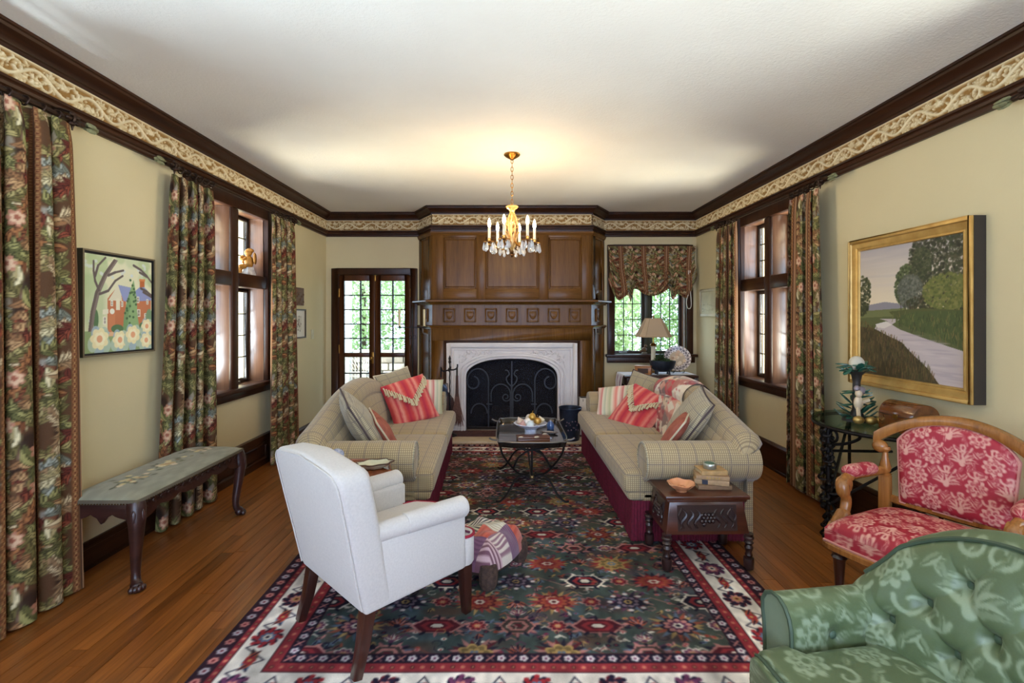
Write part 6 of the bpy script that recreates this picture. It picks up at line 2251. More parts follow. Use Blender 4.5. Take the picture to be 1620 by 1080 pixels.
for (nm, c_, lb), p in zip(fc_, fpos):
    o = thing(nm, lb, nm.split('_')[1], (0.190 + p[0], 3.90 + p[1], ZC_ + p[2] - 0.024), rb.random() * 6, 'pieces in the porcelain bowl')
    mm = mat('bowl_piece_%s_%d' % (nm, c_[2]), c_, 0.35, 0.55 if 'gilt' in nm else 0.0, coat=0.3, nscale=40)
    if nm == 'sea_shell':
        s_ = MB()
        s_.lathe([(0.002, 0), (0.020, 0.006), (0.030, 0.018), (0.026, 0.028), (0.018, 0.036), (0.012, 0.046), (0.005, 0.054), (0.001, 0.060)], n=20, lob=(7, 0.10), M=Matrix.Rotation(rb.uniform(-.9, .9), 4, 'X'))
        s_.build('shell_body', mm, o)
    else:
        pr = [(0.0, 0), (0.018, 0.002), (0.028, 0.014), (0.030, 0.026), (0.024, 0.042), (0.014, 0.054), (0.0, 0.060)] if 'egg' in nm or 'pear' in nm else [(0.0, 0.004), (0.012, 0.0), (0.028, 0.010), (0.033, 0.026), (0.028, 0.042), (0.014, 0.050), (0, 0.046)]
        MB().lathe(pr, n=18).build('body', mm, o)
        if 'gilt' in nm:
            MB().tube([(0, 0, 0.046), (0.003, 0, 0.066), (0.008, 0, 0.074)], 0.0028, 5).build('stem', M_brass, o)
wb = thing('wooden_box', 'long brown wooden box with cream edge ornaments near the front of the coffee table', 'box', (0.200, 3.715, ZC_), radians(8))
MB().rbox(-0.125, 0.125, -0.045, 0.045, 0.0, 0.036, 0.004, 2).build('box_body', wood('box_walnut', (66, 34, 20), (112, 66, 40), 'x', 0.35, 0.2), wb)
MB().rbox(-0.127, 0.127, -0.047, 0.047, 0.036, 0.052, 0.005, 2).build('lid', MATS['box_walnut'], wb)
for (x, y) in ((-0.10, -0.035), (0.10, 0.035), (0.02, -0.046)):
    MB().ball((x, y, 0.050), (0.020, 0.008, 0.008), 8, 5).build('corner_ornament', M_cream, wb)
bb_ = thing('blue_jar', 'little blue glass jar at the far right of the coffee table', 'jar', (0.375, 4.16, ZC_))
MB().lathe([(0, 0), (0.028, 0), (0.031, 0.01), (0.031, 0.045), (0.022, 0.058), (0.022, 0.066), (0.026, 0.068), (0, 0.069)], n=20).build('jar_body', mat('blue_glass', (62, 92, 140), 0.15, coat=0.5), bb_)
MB().lathe([(0.027, 0.066), (0.027, 0.078), (0.010, 0.084), (0.0, 0.090)], n=20).build('lid', mat('silver_lid', (186, 190, 200), 0.25, 0.9), bb_)
sp_ = thing('silver_dish', 'small silver oval dish beside the porcelain bowl', 'dish', (0.345, 3.985, ZC_), radians(-15))
MB().lathe([(0, 0.002), (0.05, 0.0), (0.075, 0.010), (0.078, 0.014), (0.05, 0.006), (0, 0.006)], n=28, sy=0.5).build('dish', MATS['silver_lid'], sp_)

# ================================================================== patchwork footstool
st = thing('footstool', 'low patchwork footstool with brown tufted feet in front of the white armchair', 'footstool', (-0.130, 2.690, 0.012), radians(-30))
pc = Canvas(0.62, 0.62, 0.004, (196, 178, 160))
def pst(x0, y0, x1, y1, a, b_, n, vert):
    pc.rect(x0, y0, x1, y1, a)
    for i in range(n):
        if vert:
            w = (x1 - x0) / n
            pc.rect(x0 + i * w, y0, x0 + i * w + w * .5, y1, b_)
        else:
            w = (y1 - y0) / n
            pc.rect(x0, y0 + i * w, x1, y0 + i * w + w * .5, b_)
SQ = [((206, 196, 180), (52, 48, 56), 5, 1), ((98, 62, 88), (116, 80, 104), 6, 0), ((214, 180, 170), (150, 92, 96), 5, 1), ((166, 70, 52), (184, 86, 64), 3, 1), ((196, 186, 156), (110, 106, 96), 5, 1), ((206, 198, 176), (168, 158, 140), 7, 0), ((190, 158, 160), (110, 72, 84), 4, 0), ((178, 172, 140), (64, 62, 60), 5, 0), ((200, 186, 172), (128, 92, 104), 5, 1)]
q = 0
for i in range(4):
    for j in range(4):
        a, b_, n, vt = SQ[(i * 5 + j * 2) % 9]
        pst(i * .155, j * .155, (i + 1) * .155, (j + 1) * .155, a, b_, n, vt)
nu, nv = 110, 110
U, V = np.meshgrid(np.linspace(-1, 1, nu), np.linspace(-1, 1, nv))
rx, ry = 0.185, 0.215
Xf = rx * U * np.sqrt(1 - 0.30 * V ** 2)
Yf = ry * V * np.sqrt(1 - 0.30 * U ** 2)
e_ = np.maximum(np.abs(U), np.abs(V))
Zf = 0.085 + 0.145 * np.clip(1 - e_ ** 3.2, 0, 1) ** 0.6
Zf = Zf + 0.010 * np.cos(U * 2 * pi * 1.35) * np.cos(V * 2 * pi * 1.35) * (e_ < .98)
grid_mesh('patchwork_top', np.stack([Xf, Yf, Zf], -1), painted('patchwork_wool', 0.95, 0.3, (160, 0.5, 0.004)), st, pc.sample((U + 1) * .31, (V + 1) * .31))
MB().lathe([(0, 0.050), (0.175, 0.050), (0.185, 0.07), (0.178, 0.10), (0, 0.10)], n=32, sx=0.92, sy=1.06).build('stool_base', mat('brown_stool_base', (70, 50, 40), 0.9), st)
M_tuft = mat('brown_tuft', (84, 62, 50), 0.95, col2=(54, 38, 32), nscale=50, bump=(120, 0.8, 0.01))
for (x, y) in ((-0.135, -0.165), (0.135, -0.165), (-0.135, 0.165), (0.135, 0.165)):
    t_ = MB()
    t_.lathe([(0.0, 0.0), (0.034, 0.002), (0.046, 0.03), (0.048, 0.08), (0.040, 0.12), (0, 0.13)], (x, y, 0), 22, lob=(11, 0.06))
    t_.build('foot', M_tuft, st)

# ================================================================== glass demilune table and what stands on it
gt = thing('console_table', 'half-round glass-topped wrought iron console against the right wall', 'console table', (XR - 0.035, 3.05, 0.0))
RT, HT = 0.425, 0.725
def half(r, n=40):
    return [(-r * sin(pi * i / n), r * 1.02 * cos(pi * i / n)) for i in range(n + 1)]
MB().prism(half(RT), HT, HT + 0.012, 'z').build('glass_top', M_tableglass, gt)
rm = MB()
hp = [(x, y, HT - 0.012) for x, y in half(RT - 0.008)]
rm.tube(hp + [(-0.004, -RT + 0.02, HT - 0.012)], 0.012, 8)
rm.tube([(-0.004, RT, HT - 0.012), (-0.004, -RT, HT - 0.012)], 0.010, 8)
rm.build('iron_rim', M_iron, gt)
lg = MB()
lx, ly = -RT + 0.025, 0.0
rl_ = random.Random(3)
for i in range(17):
    z_ = 0.04 + 0.64 * i / 16
    lg.tube([(lx + 0.020 * sin(i * 1.9) + 0.026 * cos(t), ly + 0.024 * cos(i * 1.3) + 0.014 * sin(t * 2), z_ + 0.026 * sin(t)) for t in np.linspace(0, 2 * pi, 12, endpoint=False)], 0.008, 6, closed=True)
    lg.ball((lx + 0.028 * cos(i * 2.1), ly + 0.034 * sin(i * 2.1), z_), (0.014, 0.017, 0.014), 8, 5)
lg.tube([(lx, ly, 0.0), (lx, ly, HT - 0.012)], 0.012, 8)
lg.ball((lx, ly, 0.016), (0.035, 0.035, 0.016), 12, 6)
lg.build('carved_leg', M_iron, gt)
for (sy_, nm) in ((1, 'scroll_bracket'), (-1, 'scroll_bracket')):
    k_ = MB()
    k_.tube(smoothpath([(lx, 0.0, 0.60), (lx + 0.04, sy_ * 0.10, 0.63), (lx + 0.07, sy_ * 0.17, 0.675), (lx + 0.06, sy_ * 0.19, HT - 0.02)], 5), 0.009, 6)
    k_.tube([(lx + 0.005, sy_ * (0.045 + 0.035 * cos(t)), 0.665 + 0.035 * sin(t)) for t in np.linspace(0, 2 * pi, 14, endpoint=False)], 0.008, 6, closed=True)
    k_.build(nm, M_iron, gt)
    MB().tube([(lx, 0, 0.22), (-0.012, sy_ * 0.36, HT - 0.03)], 0.0105, 4).build('diagonal_brace', M_iron, gt)
MB().tube([(lx, 0, 0.56), (-0.012, -0.02, 0.56)], 0.009, 6).build('stretcher', M_iron, gt)
MB().tube([(-0.010, -0.36, HT - 0.02), (-0.010, -0.36, 0.0)], 0.011, 6).build('wall_leg', M_iron, gt)
MB().tube([(-0.010, 0.36, HT - 0.02), (-0.010, 0.36, 0.0)], 0.011, 6).build('wall_leg', M_iron, gt)
# candle holder with leaves, putto and gilded eggs
ZG = HT + 0.0125
M_leafg = mat('green_glazed_leaf', (46, 106, 84), 0.3, col2=(24, 70, 60), nscale=40, coat=0.5)
ch = thing('candle_holder', 'green leafy candle holder with small figures and gold eggs on the glass console', 'candle holder', (2.245, 3.105, ZG), 0.3)
ch.scale = (1.35, 1.35, 1.55)
MB().lathe([(0.0, 0), (0.060, 0.0), (0.058, 0.012), (0.030, 0.022), (0.018, 0.05), (0.016, 0.16), (0.022, 0.19), (0.040, 0.205), (0.0, 0.207)], n=16).build('trunk', mat('dark_branch', (48, 42, 38), 0.5), ch)
rl_ = random.Random(6)
def leafball(mb, p, d, L, W):
    d = Vector(d).normalized()
    q = d.to_track_quat('X', 'Z').to_matrix().to_4x4()
    mb.ball((0, 0, 0), (L / 2, W / 2, 0.004), 8, 5, Matrix.Translation(p) @ q)
lf = MB()
for i in range(26):
    a = rl_.random() * 6.3
    r_ = rl_.uniform(0.030, 0.058)
    leafball(lf, (r_ * cos(a), r_ * sin(a), rl_.uniform(0.20, 0.235)), (cos(a), sin(a), rl_.uniform(-.7, .7)), 0.058, 0.034)
lf.build('leaf_collar', M_leafg, ch)
lf = MB()
for i in range(34):
    a = rl_.random() * 6.3
    z_ = rl_.uniform(0.015, 0.125)
    r_ = 0.028 + (0.13 - z_) * 0.32
    leafball(lf, (r_ * cos(a), r_ * sin(a), z_), (cos(a), sin(a), rl_.uniform(-.2, .9)), 0.070, 0.028)
lf.build('lower_leaves', M_leafg, ch)
pf = MB()
pf.ball((-0.035, -0.035, 0.080), (0.022, 0.018, 0.030), 12, 8)
pf.ball((-0.040, -0.040, 0.118), (0.015, 0.015, 0.016), 12, 8)
pf.tube([(-0.03, -0.05, 0.085), (-0.005, -0.065, 0.095)], 0.007, 6)
pf.tube([(-0.045, -0.04, 0.06), (-0.06, -0.055, 0.03)], 0.009, 6)
pf.build('bird_figure', mat('cream_porcelain_figure', (214, 192, 160), 0.4, coat=0.3), ch)
pf = MB()
pf.ball((-0.015, -0.030, 0.128), (0.030, 0.016, 0.018), 12, 8)
pf.ball((-0.045, -0.035, 0.140), (0.014, 0.012, 0.012), 10, 7)
pf.build('grey_bird', mat('grey_porcelain_figure', (150, 136, 140), 0.4, coat=0.3), ch)
MB().ball((0, 0, 0.238), (0.032, 0.032, 0.030), 20, 12).build('candle', mat('cream_wax', (222, 212, 190), 0.6), ch)
for i, (dx, dy, lb) in enumerate(((-0.060, -0.100, 'gold egg at the left front of the candle holder'), (0.004, -0.118, 'gold egg in the middle in front of the candle holder'), (0.068, -0.112, 'gold egg at the right front of the candle holder'))):
    o = thing('gold_egg', lb, 'egg', (2.245 + dx, 3.105 + dy, ZG), 0, 'gold eggs on the glass console')
    MB().ball((0, 0, 0.0255), (0.033, 0.027, 0.0255), 18, 12).build('egg', mat('gold_leaf_egg', (198, 164, 96), 0.32, 0.7), o)
bx_ = thing('domed_box', 'burr walnut domed box on the console in front of the river painting', 'box', (2.325, 2.800, ZG), radians(4))
dp = [(-0.082, 0.0), (-0.082, 0.095)] + [(0.082 * cos(radians(a)), 0.095 + 0.078 * sin(radians(a))) for a in range(168, 11, -12)] + [(0.082, 0.095), (0.082, 0.0)]
M_burr = mat('burr_walnut', (122, 70, 32), 0.18, col2=(70, 36, 16), nscale=16, coat=0.7)
MB().prism(dp, -0.115, 0.115, 'y').build('box_body', M_burr, bx_, bevel=0.003)
MB().box(-0.0835, 0.0835, -0.1165, 0.1165, 0.092, 0.096).build('lid_line', mat('box_line', (48, 26, 14), 0.4), bx_)
MB().rbox(-0.085, -0.0815, -0.016, 0.016, 0.076, 0.104, 0.001, 1).build('escutcheon', M_brass, bx_)

# ================================================================== table under the back window
M_tbl = wood('dark_side_table', (40, 22, 16), (72, 44, 32), 'x', 0.35, 0.3)
bt = thing('side_table', 'dark table with white runner under the window beside the fireplace', 'side table', (1.785, 5.78, 0.0))
MB().rbox(-0.43, 0.43, -0.20, 0.22, 0.700, 0.728, 0.006, 2).build('table_top', M_tbl, bt)
MB().box(-0.39, 0.39, -0.165, 0.185, 0.60, 0.70).build('apron', M_tbl, bt, bevel=0.004)
for (x, y) in ((-0.37, -0.145), (0.37, -0.145), (-0.37, 0.165), (0.37, 0.165)):
    l = MB()
    turned(l, x, y, 0.0, 0.62, 0.030, [(0, .6), (.04, .9), (.1, .6), (.2, .8), (.45, .55), (.7, .9), (.78, .6), (.82, 1), (1, 1)])
    l.build('leg', M_tbl, bt)
rn = thing('table_runner', 'white fringed runner with lilac stripes draped over the back window table', 'table runner', (1.785, 5.78, 0.7285))
nu, nv = 110, 30
U, V = np.meshgrid(np.linspace(-0.66, 0.60, nu), np.linspace(-1, 1, nv))
def drape(u, e):
    ov = np.maximum(np.abs(u) - e, 0)
    return np.sign(u) * np.minimum(np.abs(u), e + 0.012 * np.tanh(ov / 0.02)), ov
XX, ov = drape(U, 0.428)
ZZ = 0.003 - np.where(U < 0, ov * 1.0, ov * 0.9)
ZZ = ZZ - 0.05 * (ov > 0) * ov * 4 * np.abs(V)
XX = XX + np.sign(U) * 0.010 * np.sin(V * 9) * np.clip(ov * 12, 0, 1) + np.sign(U) * 0.012 * np.clip(ov * 12, 0, 1)
YY = 0.0 + V * 0.165 * (1 - 0.5 * np.clip(ov * 3.5, 0, 1))
cc = np.tile(np.array((222, 220, 224.0)), (nv, nu, 1))
stp = (np.abs(np.sin(V * 8)) > 0.75)[..., None] & (ov > 0.02)[..., None]
cc = np.where(stp, np.array((170, 140, 158.0)), cc)
grid_mesh('cloth', np.stack([XX, YY, ZZ], -1), painted('woven_runner', 0.9, 0.1), rn, cc)
ZB = 0.7325
lp = thing('table_lamp', 'cream column table lamp with tapered beige shade in front of the back window', 'lamp', (1.775, 5.865, ZB))
MB().box(-0.05, 0.05, -0.05, 0.05, 0.0, 0.022).build('base', M_brass, lp, bevel=0.004)
MB().lathe([(0.034, 0.022), (0.036, 0.035), (0.027, 0.045), (0.026, 0.30), (0.030, 0.315), (0.036, 0.32)], n=36, lob=(12, 0.05)).build('column', mat('cream_ceramic', (214, 206, 178), 0.35, coat=0.3), lp)
MB().lathe([(0.036, 0.32), (0.040, 0.335), (0.030, 0.35), (0.010, 0.36), (0.007, 0.40), (0.007, 0.66), (0.012, 0.665), (0.012, 0.685), (0.0, 0.70)], n=16).build('lamp_neck', M_brass, lp)
sm = NT('lamp_shade_linen')
sm.set(col=rgba((214, 190, 158)), rough=0.9)
tl = sm.n('ShaderNodeBsdfTranslucent')
tl.inputs[0].default_value = rgba((220, 196, 160))
mxs = sm.n('ShaderNodeMixShader')
mxs.inputs[0].default_value = 0.35
sm.t.links.new(sm.b.outputs[0], mxs.inputs[1])
sm.t.links.new(tl.outputs[0], mxs.inputs[2])
sm.t.links.new(mxs.outputs[0], sm.t.nodes['Material Output'].inputs[0])
def octa(hx, hy, c_):
    return [(-hx + c_, -hy), (hx - c_, -hy), (hx, -hy + c_), (hx, hy - c_), (hx - c_, hy), (-hx + c_, hy), (-hx, hy - c_), (-hx, -hy + c_)]
so = MB()
bot, top = octa(0.195, 0.15, 0.06), octa(0.092, 0.07, 0.03)
zb_, zt_ = 0.435, 0.655
vs = [(x, y, zb_) for x, y in bot] + [(x, y, zt_) for x, y in top] + [(x * .985, y * .985, zb_) for x, y in bot] + [(x * .97, y * .97, zt_) for x, y in top]
fs = []
for i in range(8):
    j = (i + 1) % 8
    fs += [(i, j, 8 + j, 8 + i), (16 + i, 24 + i, 24 + j, 16 + j), (i, 16 + i, 16 + j, j), (8 + i, 8 + j, 24 + j, 24 + i)]
so.add(vs, fs).build('lamp_shade', sm.m, lp, smooth=False)
tr = MB()
tr.tube([(x, y, zb_) for x, y in bot], 0.005, 6, closed=True)
tr.tube([(x, y, zt_) for x, y in top], 0.004, 6, closed=True)
for i in range(8):
    tr.tube([(bot[i][0], bot[i][1], zb_), (top[i][0], top[i][1], zt_)], 0.003, 5)
tr.build('shade_trim', mat('shade_trim', (196, 168, 132), 0.9), lp)
pt = thing('footed_planter', 'blue-black footed oval planter with green moss under the lamp', 'planter', (1.830, 5.685, ZB))
pt.scale = (1.0, 1.0, 1.35)
M_plt = mat('blue_black_bronze', (46, 54, 66), 0.35, 0.3, col2=(28, 34, 44), nscale=30)
MB().lathe([(0.0, 0.022), (0.075, 0.024), (0.13, 0.055), (0.150, 0.10), (0.152, 0.118), (0.138, 0.112), (0.10, 0.09), (0, 0.085)], n=40, sy=0.62, lob=(20, 0.015)).build('pot', M_plt, pt)
for (x, y) in ((-0.07, -0.035), (0.07, -0.035), (-0.07, 0.035), (0.07, 0.035)):
    MB().lathe([(0.0, 0.0), (0.014, 0.0), (0.009, 0.012), (0.013, 0.034)], (x, y, 0), 10).build('foot', M_plt, pt)
ms = MB()
rm_ = random.Random(8)
for i in range(420):
    a, r_ = rm_.random() * 6.3, sqrt(rm_.random())
    x, y = 0.125 * r_ * cos(a), 0.072 * r_ * sin(a)
    z_ = 0.098 + 0.065 * (1 - r_ * r_) * (0.7 + 0.6 * (x < 0.02)) * rm_.uniform(.5, 1.15)
    d = Vector((rm_.uniform(-1, 1), rm_.uniform(-1, 1), rm_.uniform(0, 1.2))).normalized() * 0.022
    s2 = d.orthogonal().normalized() * 0.004
    p = Vector((x, y, z_))
    ms.add([p - s2, p + s2, p + d], [(0, 1, 2)])
mo = ms.build('moss', mat('green_moss', (58, 92, 46), 0.9, col2=(34, 60, 30), nscale=60), pt, smooth=False)
mo['kind'] = 'stuff'
pz = thing('display_plate', 'patterned white and black plate with cream centre on a stand by the lamp', 'plate', (2.060, 5.850, ZB + 0.002), 0)
pcv = Canvas(0.34, 0.34, 0.003, (222, 212, 206))
for k_ in range(20):
    a = k_ * 2 * pi / 20
    pcv.leaf(.17 + .125 * cos(a), .17 + .125 * sin(a), .045, .022, a + 1.2, (58, 48, 62), None, (200, 190, 190))
    pcv.ell(.17 + .148 * cos(a + .15), .17 + .148 * sin(a + .15), .008, .008, (72, 56, 70))
    pcv.ell(.17 + .102 * cos(a + .1), .17 + .102 * sin(a + .1), .007, .006, (96, 70, 76))
pcv.ell(.17, .17, .092, .092, (196, 174, 148))
for k_ in range(14):
    rq_ = random.Random(k_)
    pcv.flower(.17 + rq_.gauss(0, .035), .17 + rq_.gauss(0, .035), .022, 6, rq_.choice([(222, 196, 164), (206, 170, 140), (184, 150, 124), (230, 214, 188)]), 0)
A_, R_ = np.meshgrid(np.linspace(0, 2 * pi, 120), np.linspace(0, 1, 50))
rr_ = 0.158 * R_
dz_ = 0.020 * np.clip((R_ - 0.5) / 0.5, 0, 1) ** 1.5
lean = radians(70)
xl, yl = rr_ * np.cos(A_), rr_ * np.sin(A_)
Pp = np.stack([xl, -dz_ * sin(lean) + yl * cos(lean) + 0.02, 0.165 + yl * sin(lean) + dz_ * cos(lean)], -1)
po = grid_mesh('plate', Pp, painted('glazed_plate', 0.25, 0, (60, 0.02, 0.001), 0.5, 0.03), pz, pcv.sample(xl + .17, yl + .17))
po.rotation_euler = (0, 0, radians(-18))
sn_ = MB()
for sx_ in (-1, 1):
    sn_.tube(smoothpath([(sx_ * 0.06, -0.065, 0.03), (sx_ * 0.06, -0.05, 0.004), (sx_ * 0.05, 0.06, 0.004), (sx_ * 0.03, 0.075, 0.13)], 4), 0.004, 6)
sn_.tube([(-0.055, 0.05, 0.004), (0.055, 0.05, 0.004)], 0.004, 6)
sn_.build('plate_stand', M_iron, pz)
hb = thing('wooden_box', 'small honey-coloured wooden box on the left of the back window table', 'box', (1.610, 5.700, ZB), radians(-24))
MB().rbox(-0.092, 0.092, -0.055, 0.055, 0.0, 0.088, 0.004, 2).build('box_body', wood('honey_box', (142, 84, 34), (186, 122, 60), 'x', 0.4, 0.2), hb)
MB().rbox(-0.096, 0.096, -0.059, 0.059, 0.088, 0.102, 0.005, 2).build('lid', MATS['honey_box'], hb)
MB().box(-0.06, 0.06, -0.0565, -0.0545, 0.016, 0.072).build('carved_front', mat('dark_inlay', (66, 40, 24), 0.5), hb)
fgm = MB()
fgr = thing('bird_figurine', 'small brown bird figurine on the back window sill', 'figurine', (1.800, YB + 0.055, 0.9275), 0.5)
MB().ball((0, 0, 0.050), (0.040, 0.026, 0.034), 14, 10).ball((0.022, 0, 0.098), (0.020, 0.019, 0.021), 12, 8).tube([(0.040, 0, 0.098), (0.056, 0, 0.094)], [0.006, 0.001], 6).tube([(-0.03, 0, 0.05), (-0.085, 0, 0.030)], [0.016, 0.008], 6).build('body', mat('brown_bird', (128, 98, 66), 0.5, col2=(92, 70, 48), nscale=40), fgr)
MB().lathe([(0, 0), (0.038, 0), (0.034, 0.016), (0, 0.018)], n=16).build('base', mat('stone_base', (150, 140, 124), 0.7), fgr)

# ================================================================== by the hearth
ft = thing('fire_tool_stand', 'black iron fire tool stand at the left of the hearth', 'fire tool stand', (-0.665, 5.62, 0.0275))
MB().lathe([(0, 0), (0.085, 0), (0.085, 0.012), (0.03, 0.03), (0.012, 0.045), (0, 0.045)], n=24).build('base', M_iron, ft)
tw = []
for i in range(41):
    tw.append((0.0022 * cos(i * 1.3), 0.0022 * sin(i * 1.3), 0.04 + 0.80 * i / 40))
MB().tube(tw, 0.0085, 6).build('pole', M_iron, ft)
MB().lathe([(0.008, 0.835), (0.018, 0.855), (0.010, 0.875), (0.016, 0.895), (0.003, 0.93), (0, 0.935)], n=12).build('finial', M_iron, ft)
MB().tube(smoothpath([(-0.10, 0, 0.78), (-0.08, 0, 0.75), (-0.04, 0, 0.755), (0, 0, 0.765), (0.045, 0, 0.765), (0.085, 0, 0.785), (0.09, 0, 0.83)], 5), 0.0085, 6).build('hook_bar', M_iron, ft)
MB().tube([(0, -0.09, 0.79), (0, -0.06, 0.755), (0, 0.06, 0.755), (0, 0.09, 0.79)], 0.0085, 6).build('hook_bar', M_iron, ft)
br = thing('hearth_broom', 'twiggy brown hearth broom hanging from the fire tool stand', 'broom', (-0.578, 5.60, 0.0275))
MB().tube([(0, 0, 0.80), (0, 0, 0.50)], 0.010, 8).build('handle', M_iron, br)
MB().tube([(0, 0, 0.70), (0, 0, 0.46)], [0.014, 0.020], 8).build('binding', mat('broom_binding', (74, 48, 42), 0.8), br)
bs = MB()
for i in range(150):
    a, r_ = random.random() * 6.3, sqrt(random.random())
    bs.tube([(0.016 * r_ * cos(a), 0.014 * r_ * sin(a), 0.50), (0.040 * r_ * cos(a), 0.022 * r_ * sin(a), 0.34), (0.088 * r_ * cos(a), 0.035 * r_ * sin(a), 0.14 + random.uniform(-.03, .06))], [0.003, 0.003, 0.0018], 4, cap=False)
bo_ = bs.build('bristles', mat('broom_twigs', (118, 84, 74), 0.95, col2=(86, 58, 52), nscale=50), br)
bo_['kind'] = 'stuff'
sv = thing('fire_shovel', 'dark steel fire shovel hanging on the left of the fire tool stand', 'shovel', (-0.765, 5.60, 0.0275), radians(15))
MB().tube([(0, 0, 0.80), (0, 0, 0.60)], 0.008, 8).build('handle', M_iron, sv)
MB().tube([(0, 0, 0.68), (0, 0, 0.58)], [0.013, 0.015], 8).build('grip', mat('copper_grip', (120, 66, 46), 0.4, 0.6), sv)
U, V = np.meshgrid(np.linspace(-1, 1, 20), np.linspace(0, 1, 24))
wv = 0.078 * np.sin(np.clip(V * 0.85 + 0.1, 0, 1) * pi) ** 0.5
Pv = np.stack([U * wv, -0.020 * (1 - U ** 2) - 0.012, 0.60 - V * 0.20], -1)
Pv2 = Pv[::-1].copy()
Pv2[..., 1] += 0.003
grid_mesh('blade', np.concatenate([Pv, Pv2], 0), mat('blued_steel', (78, 88, 108), 0.3, 0.8), sv)
bl = thing('bellows', 'dark wooden fireplace bellows propped beside the fire tool stand', 'bellows', (-0.715, 5.685, 0.0275), radians(8))
outl = [(0.02, 0.18), (0.035, 0.22), (0.085, 0.30), (0.098, 0.36), (0.085, 0.42), (0.045, 0.47), (0.022, 0.50), (0.020, 0.60)]
outl = outl + [(-x, z) for x, z in reversed(outl)]
MB().prism(outl, -0.040, -0.028, 'y').build('front_board', wood('bellows_board', (42, 22, 16), (76, 42, 30), 'z', 0.35, 0.3), bl, bevel=0.003)
MB().prism(outl, 0.0, 0.012, 'y').build('back_board', MATS['bellows_board'], bl, bevel=0.003)
MB().prism([(x * 0.95, z) for x, z in outl if 0.2 < z < 0.48], -0.028, 0.0, 'y').build('leather', mat('bellows_leather', (52, 32, 26), 0.6), bl)
MB().lathe([(0.016, 0.0), (0.020, 0.06), (0.022, 0.19)], (0, -0.014, 0), 12).build('nozzle', M_iron, bl)
bu = thing('coal_bucket', 'blue-black painted metal bucket at the right of the hearth', 'bucket', (0.715, 5.465, 0.0235))
bu.scale = (0.84, 0.84, 1.02)
M_tole = mat('blue_black_tole', (44, 54, 72), 0.4, 0.3, col2=(30, 36, 50), nscale=12)
MB().lathe([(0, 0), (0.118, 0), (0.120, 0.004), (0.150, 0.345), (0.153, 0.352), (0.147, 0.352), (0.116, 0.012), (0, 0.010)], n=36).build('bucket_body', M_tole, bu)
MB().tube([(0.152 * cos(t), 0.152 * sin(t), 0.352) for t in np.linspace(0, 2 * pi, 36, endpoint=False)], 0.006, 6, closed=True).build('rim', MATS['blued_steel'], bu)
MB().tube([(0.122 * cos(t), 0.122 * sin(t), 0.03) for t in np.linspace(0, 2 * pi, 36, endpoint=False)], 0.005, 6, closed=True).build('band', M_tole, bu)
fl = MB()
for k_ in range(14):
    a = -2.1 + k_ * 0.10
    z_ = 0.17 + 0.05 * sin(k_ * 2.3)
    rr_ = 0.121 + 0.031 * z_ / 0.35 + 0.001
    fl.ball((rr_ * cos(a), rr_ * sin(a), z_), (0.010, 0.010, 0.009), 8, 5)
fl.build('painted_flowers', mat('faded_rose_paint', (108, 88, 104), 0.6), bu)
wbx = thing('log_box', 'white painted wooden box between the bucket and the right sofa', 'box', (0.940, 5.715, 0.0260))
w_ = MB()
w_.box(-0.085, 0.085, -0.06, -0.048, 0.0, 0.43)
w_.box(-0.085, 0.085, 0.048, 0.06, 0.0, 0.43)
w_.box(-0.085, -0.073, -0.048, 0.048, 0.0, 0.43)
w_.box(0.073, 0.085, -0.048, 0.048, 0.0, 0.43)
w_.box(-0.073, 0.073, -0.048, 0.048, 0.0, 0.012)
w_.build('box_body', mat('white_painted_wood', (222, 210, 196), 0.6), wbx, bevel=0.003)
for x in (-0.05, 0.0, 0.05):
    MB().box(x - 0.003, x + 0.003, -0.0625, -0.0585, 0.39, 0.42).build('slot', MATS['black_iron'], wbx)
# tall candle stand behind the left sofa
cs = thing('floor_candelabra', 'tall thin black iron floor candelabra with two cream candles by the doors', 'candelabra', (-1.105, 5.66, 0.0))
MB().tube([(0, 0, 0.04), (0, 0, 1.50)], 0.008, 8).build('pole', M_iron, cs)
MB().tube([(0, 0, 1.50), (0, 0, 1.53)], [0.008, 0.002], 8).build('tip', M_iron, cs)
for k_ in range(3):
    a = radians(90 + 120 * k_)
    MB().tube(smoothpath([(0, 0, 0.16), (0.06 * cos(a), 0.06 * sin(a), 0.12), (0.13 * cos(a), 0.13 * sin(a), 0.02), (0.17 * cos(a), 0.17 * sin(a), 0.008)], 5), 0.0075, 6).build('foot', M_iron, cs)
MB().tube([(-0.15, 0, 1.285), (0.14, 0, 1.285)], 0.006, 6).build('arm', M_iron, cs)
sc2 = MB()
for sg in (-1, 1):
    sc2.tube([(sg * (0.022 + 0.018 * cos(t)), 0, 1.17 + 0.02 * sin(t)) for t in np.linspace(0, 2 * pi, 12, endpoint=False)], 0.004, 5, closed=True)
sc2.build('scroll', M_iron, cs)
for x in (-0.155, 0.137):
    MB().lathe([(0, 1.275), (0.032, 1.28), (0.034, 1.288), (0.010, 1.290), (0.012, 1.32), (0, 1.32)], (x, 0, 0), 14).build('cup', M_iron, cs)
    MB().lathe([(0, 1.30), (0.0135, 1.30), (0.0135, 1.49), (0.010, 1.495), (0, 1.495)], (x, 0, 0), 12).build('candle', mat('ivory_candle', (222, 204, 160) if x < 0 else (222, 204, 160), 0.5), cs)

# ================================================================== pictures on the walls
M_canvas = painted('painted_canvas', 0.6, 0.0, (300, 0.12, 0.001), 0.3, 0.04)
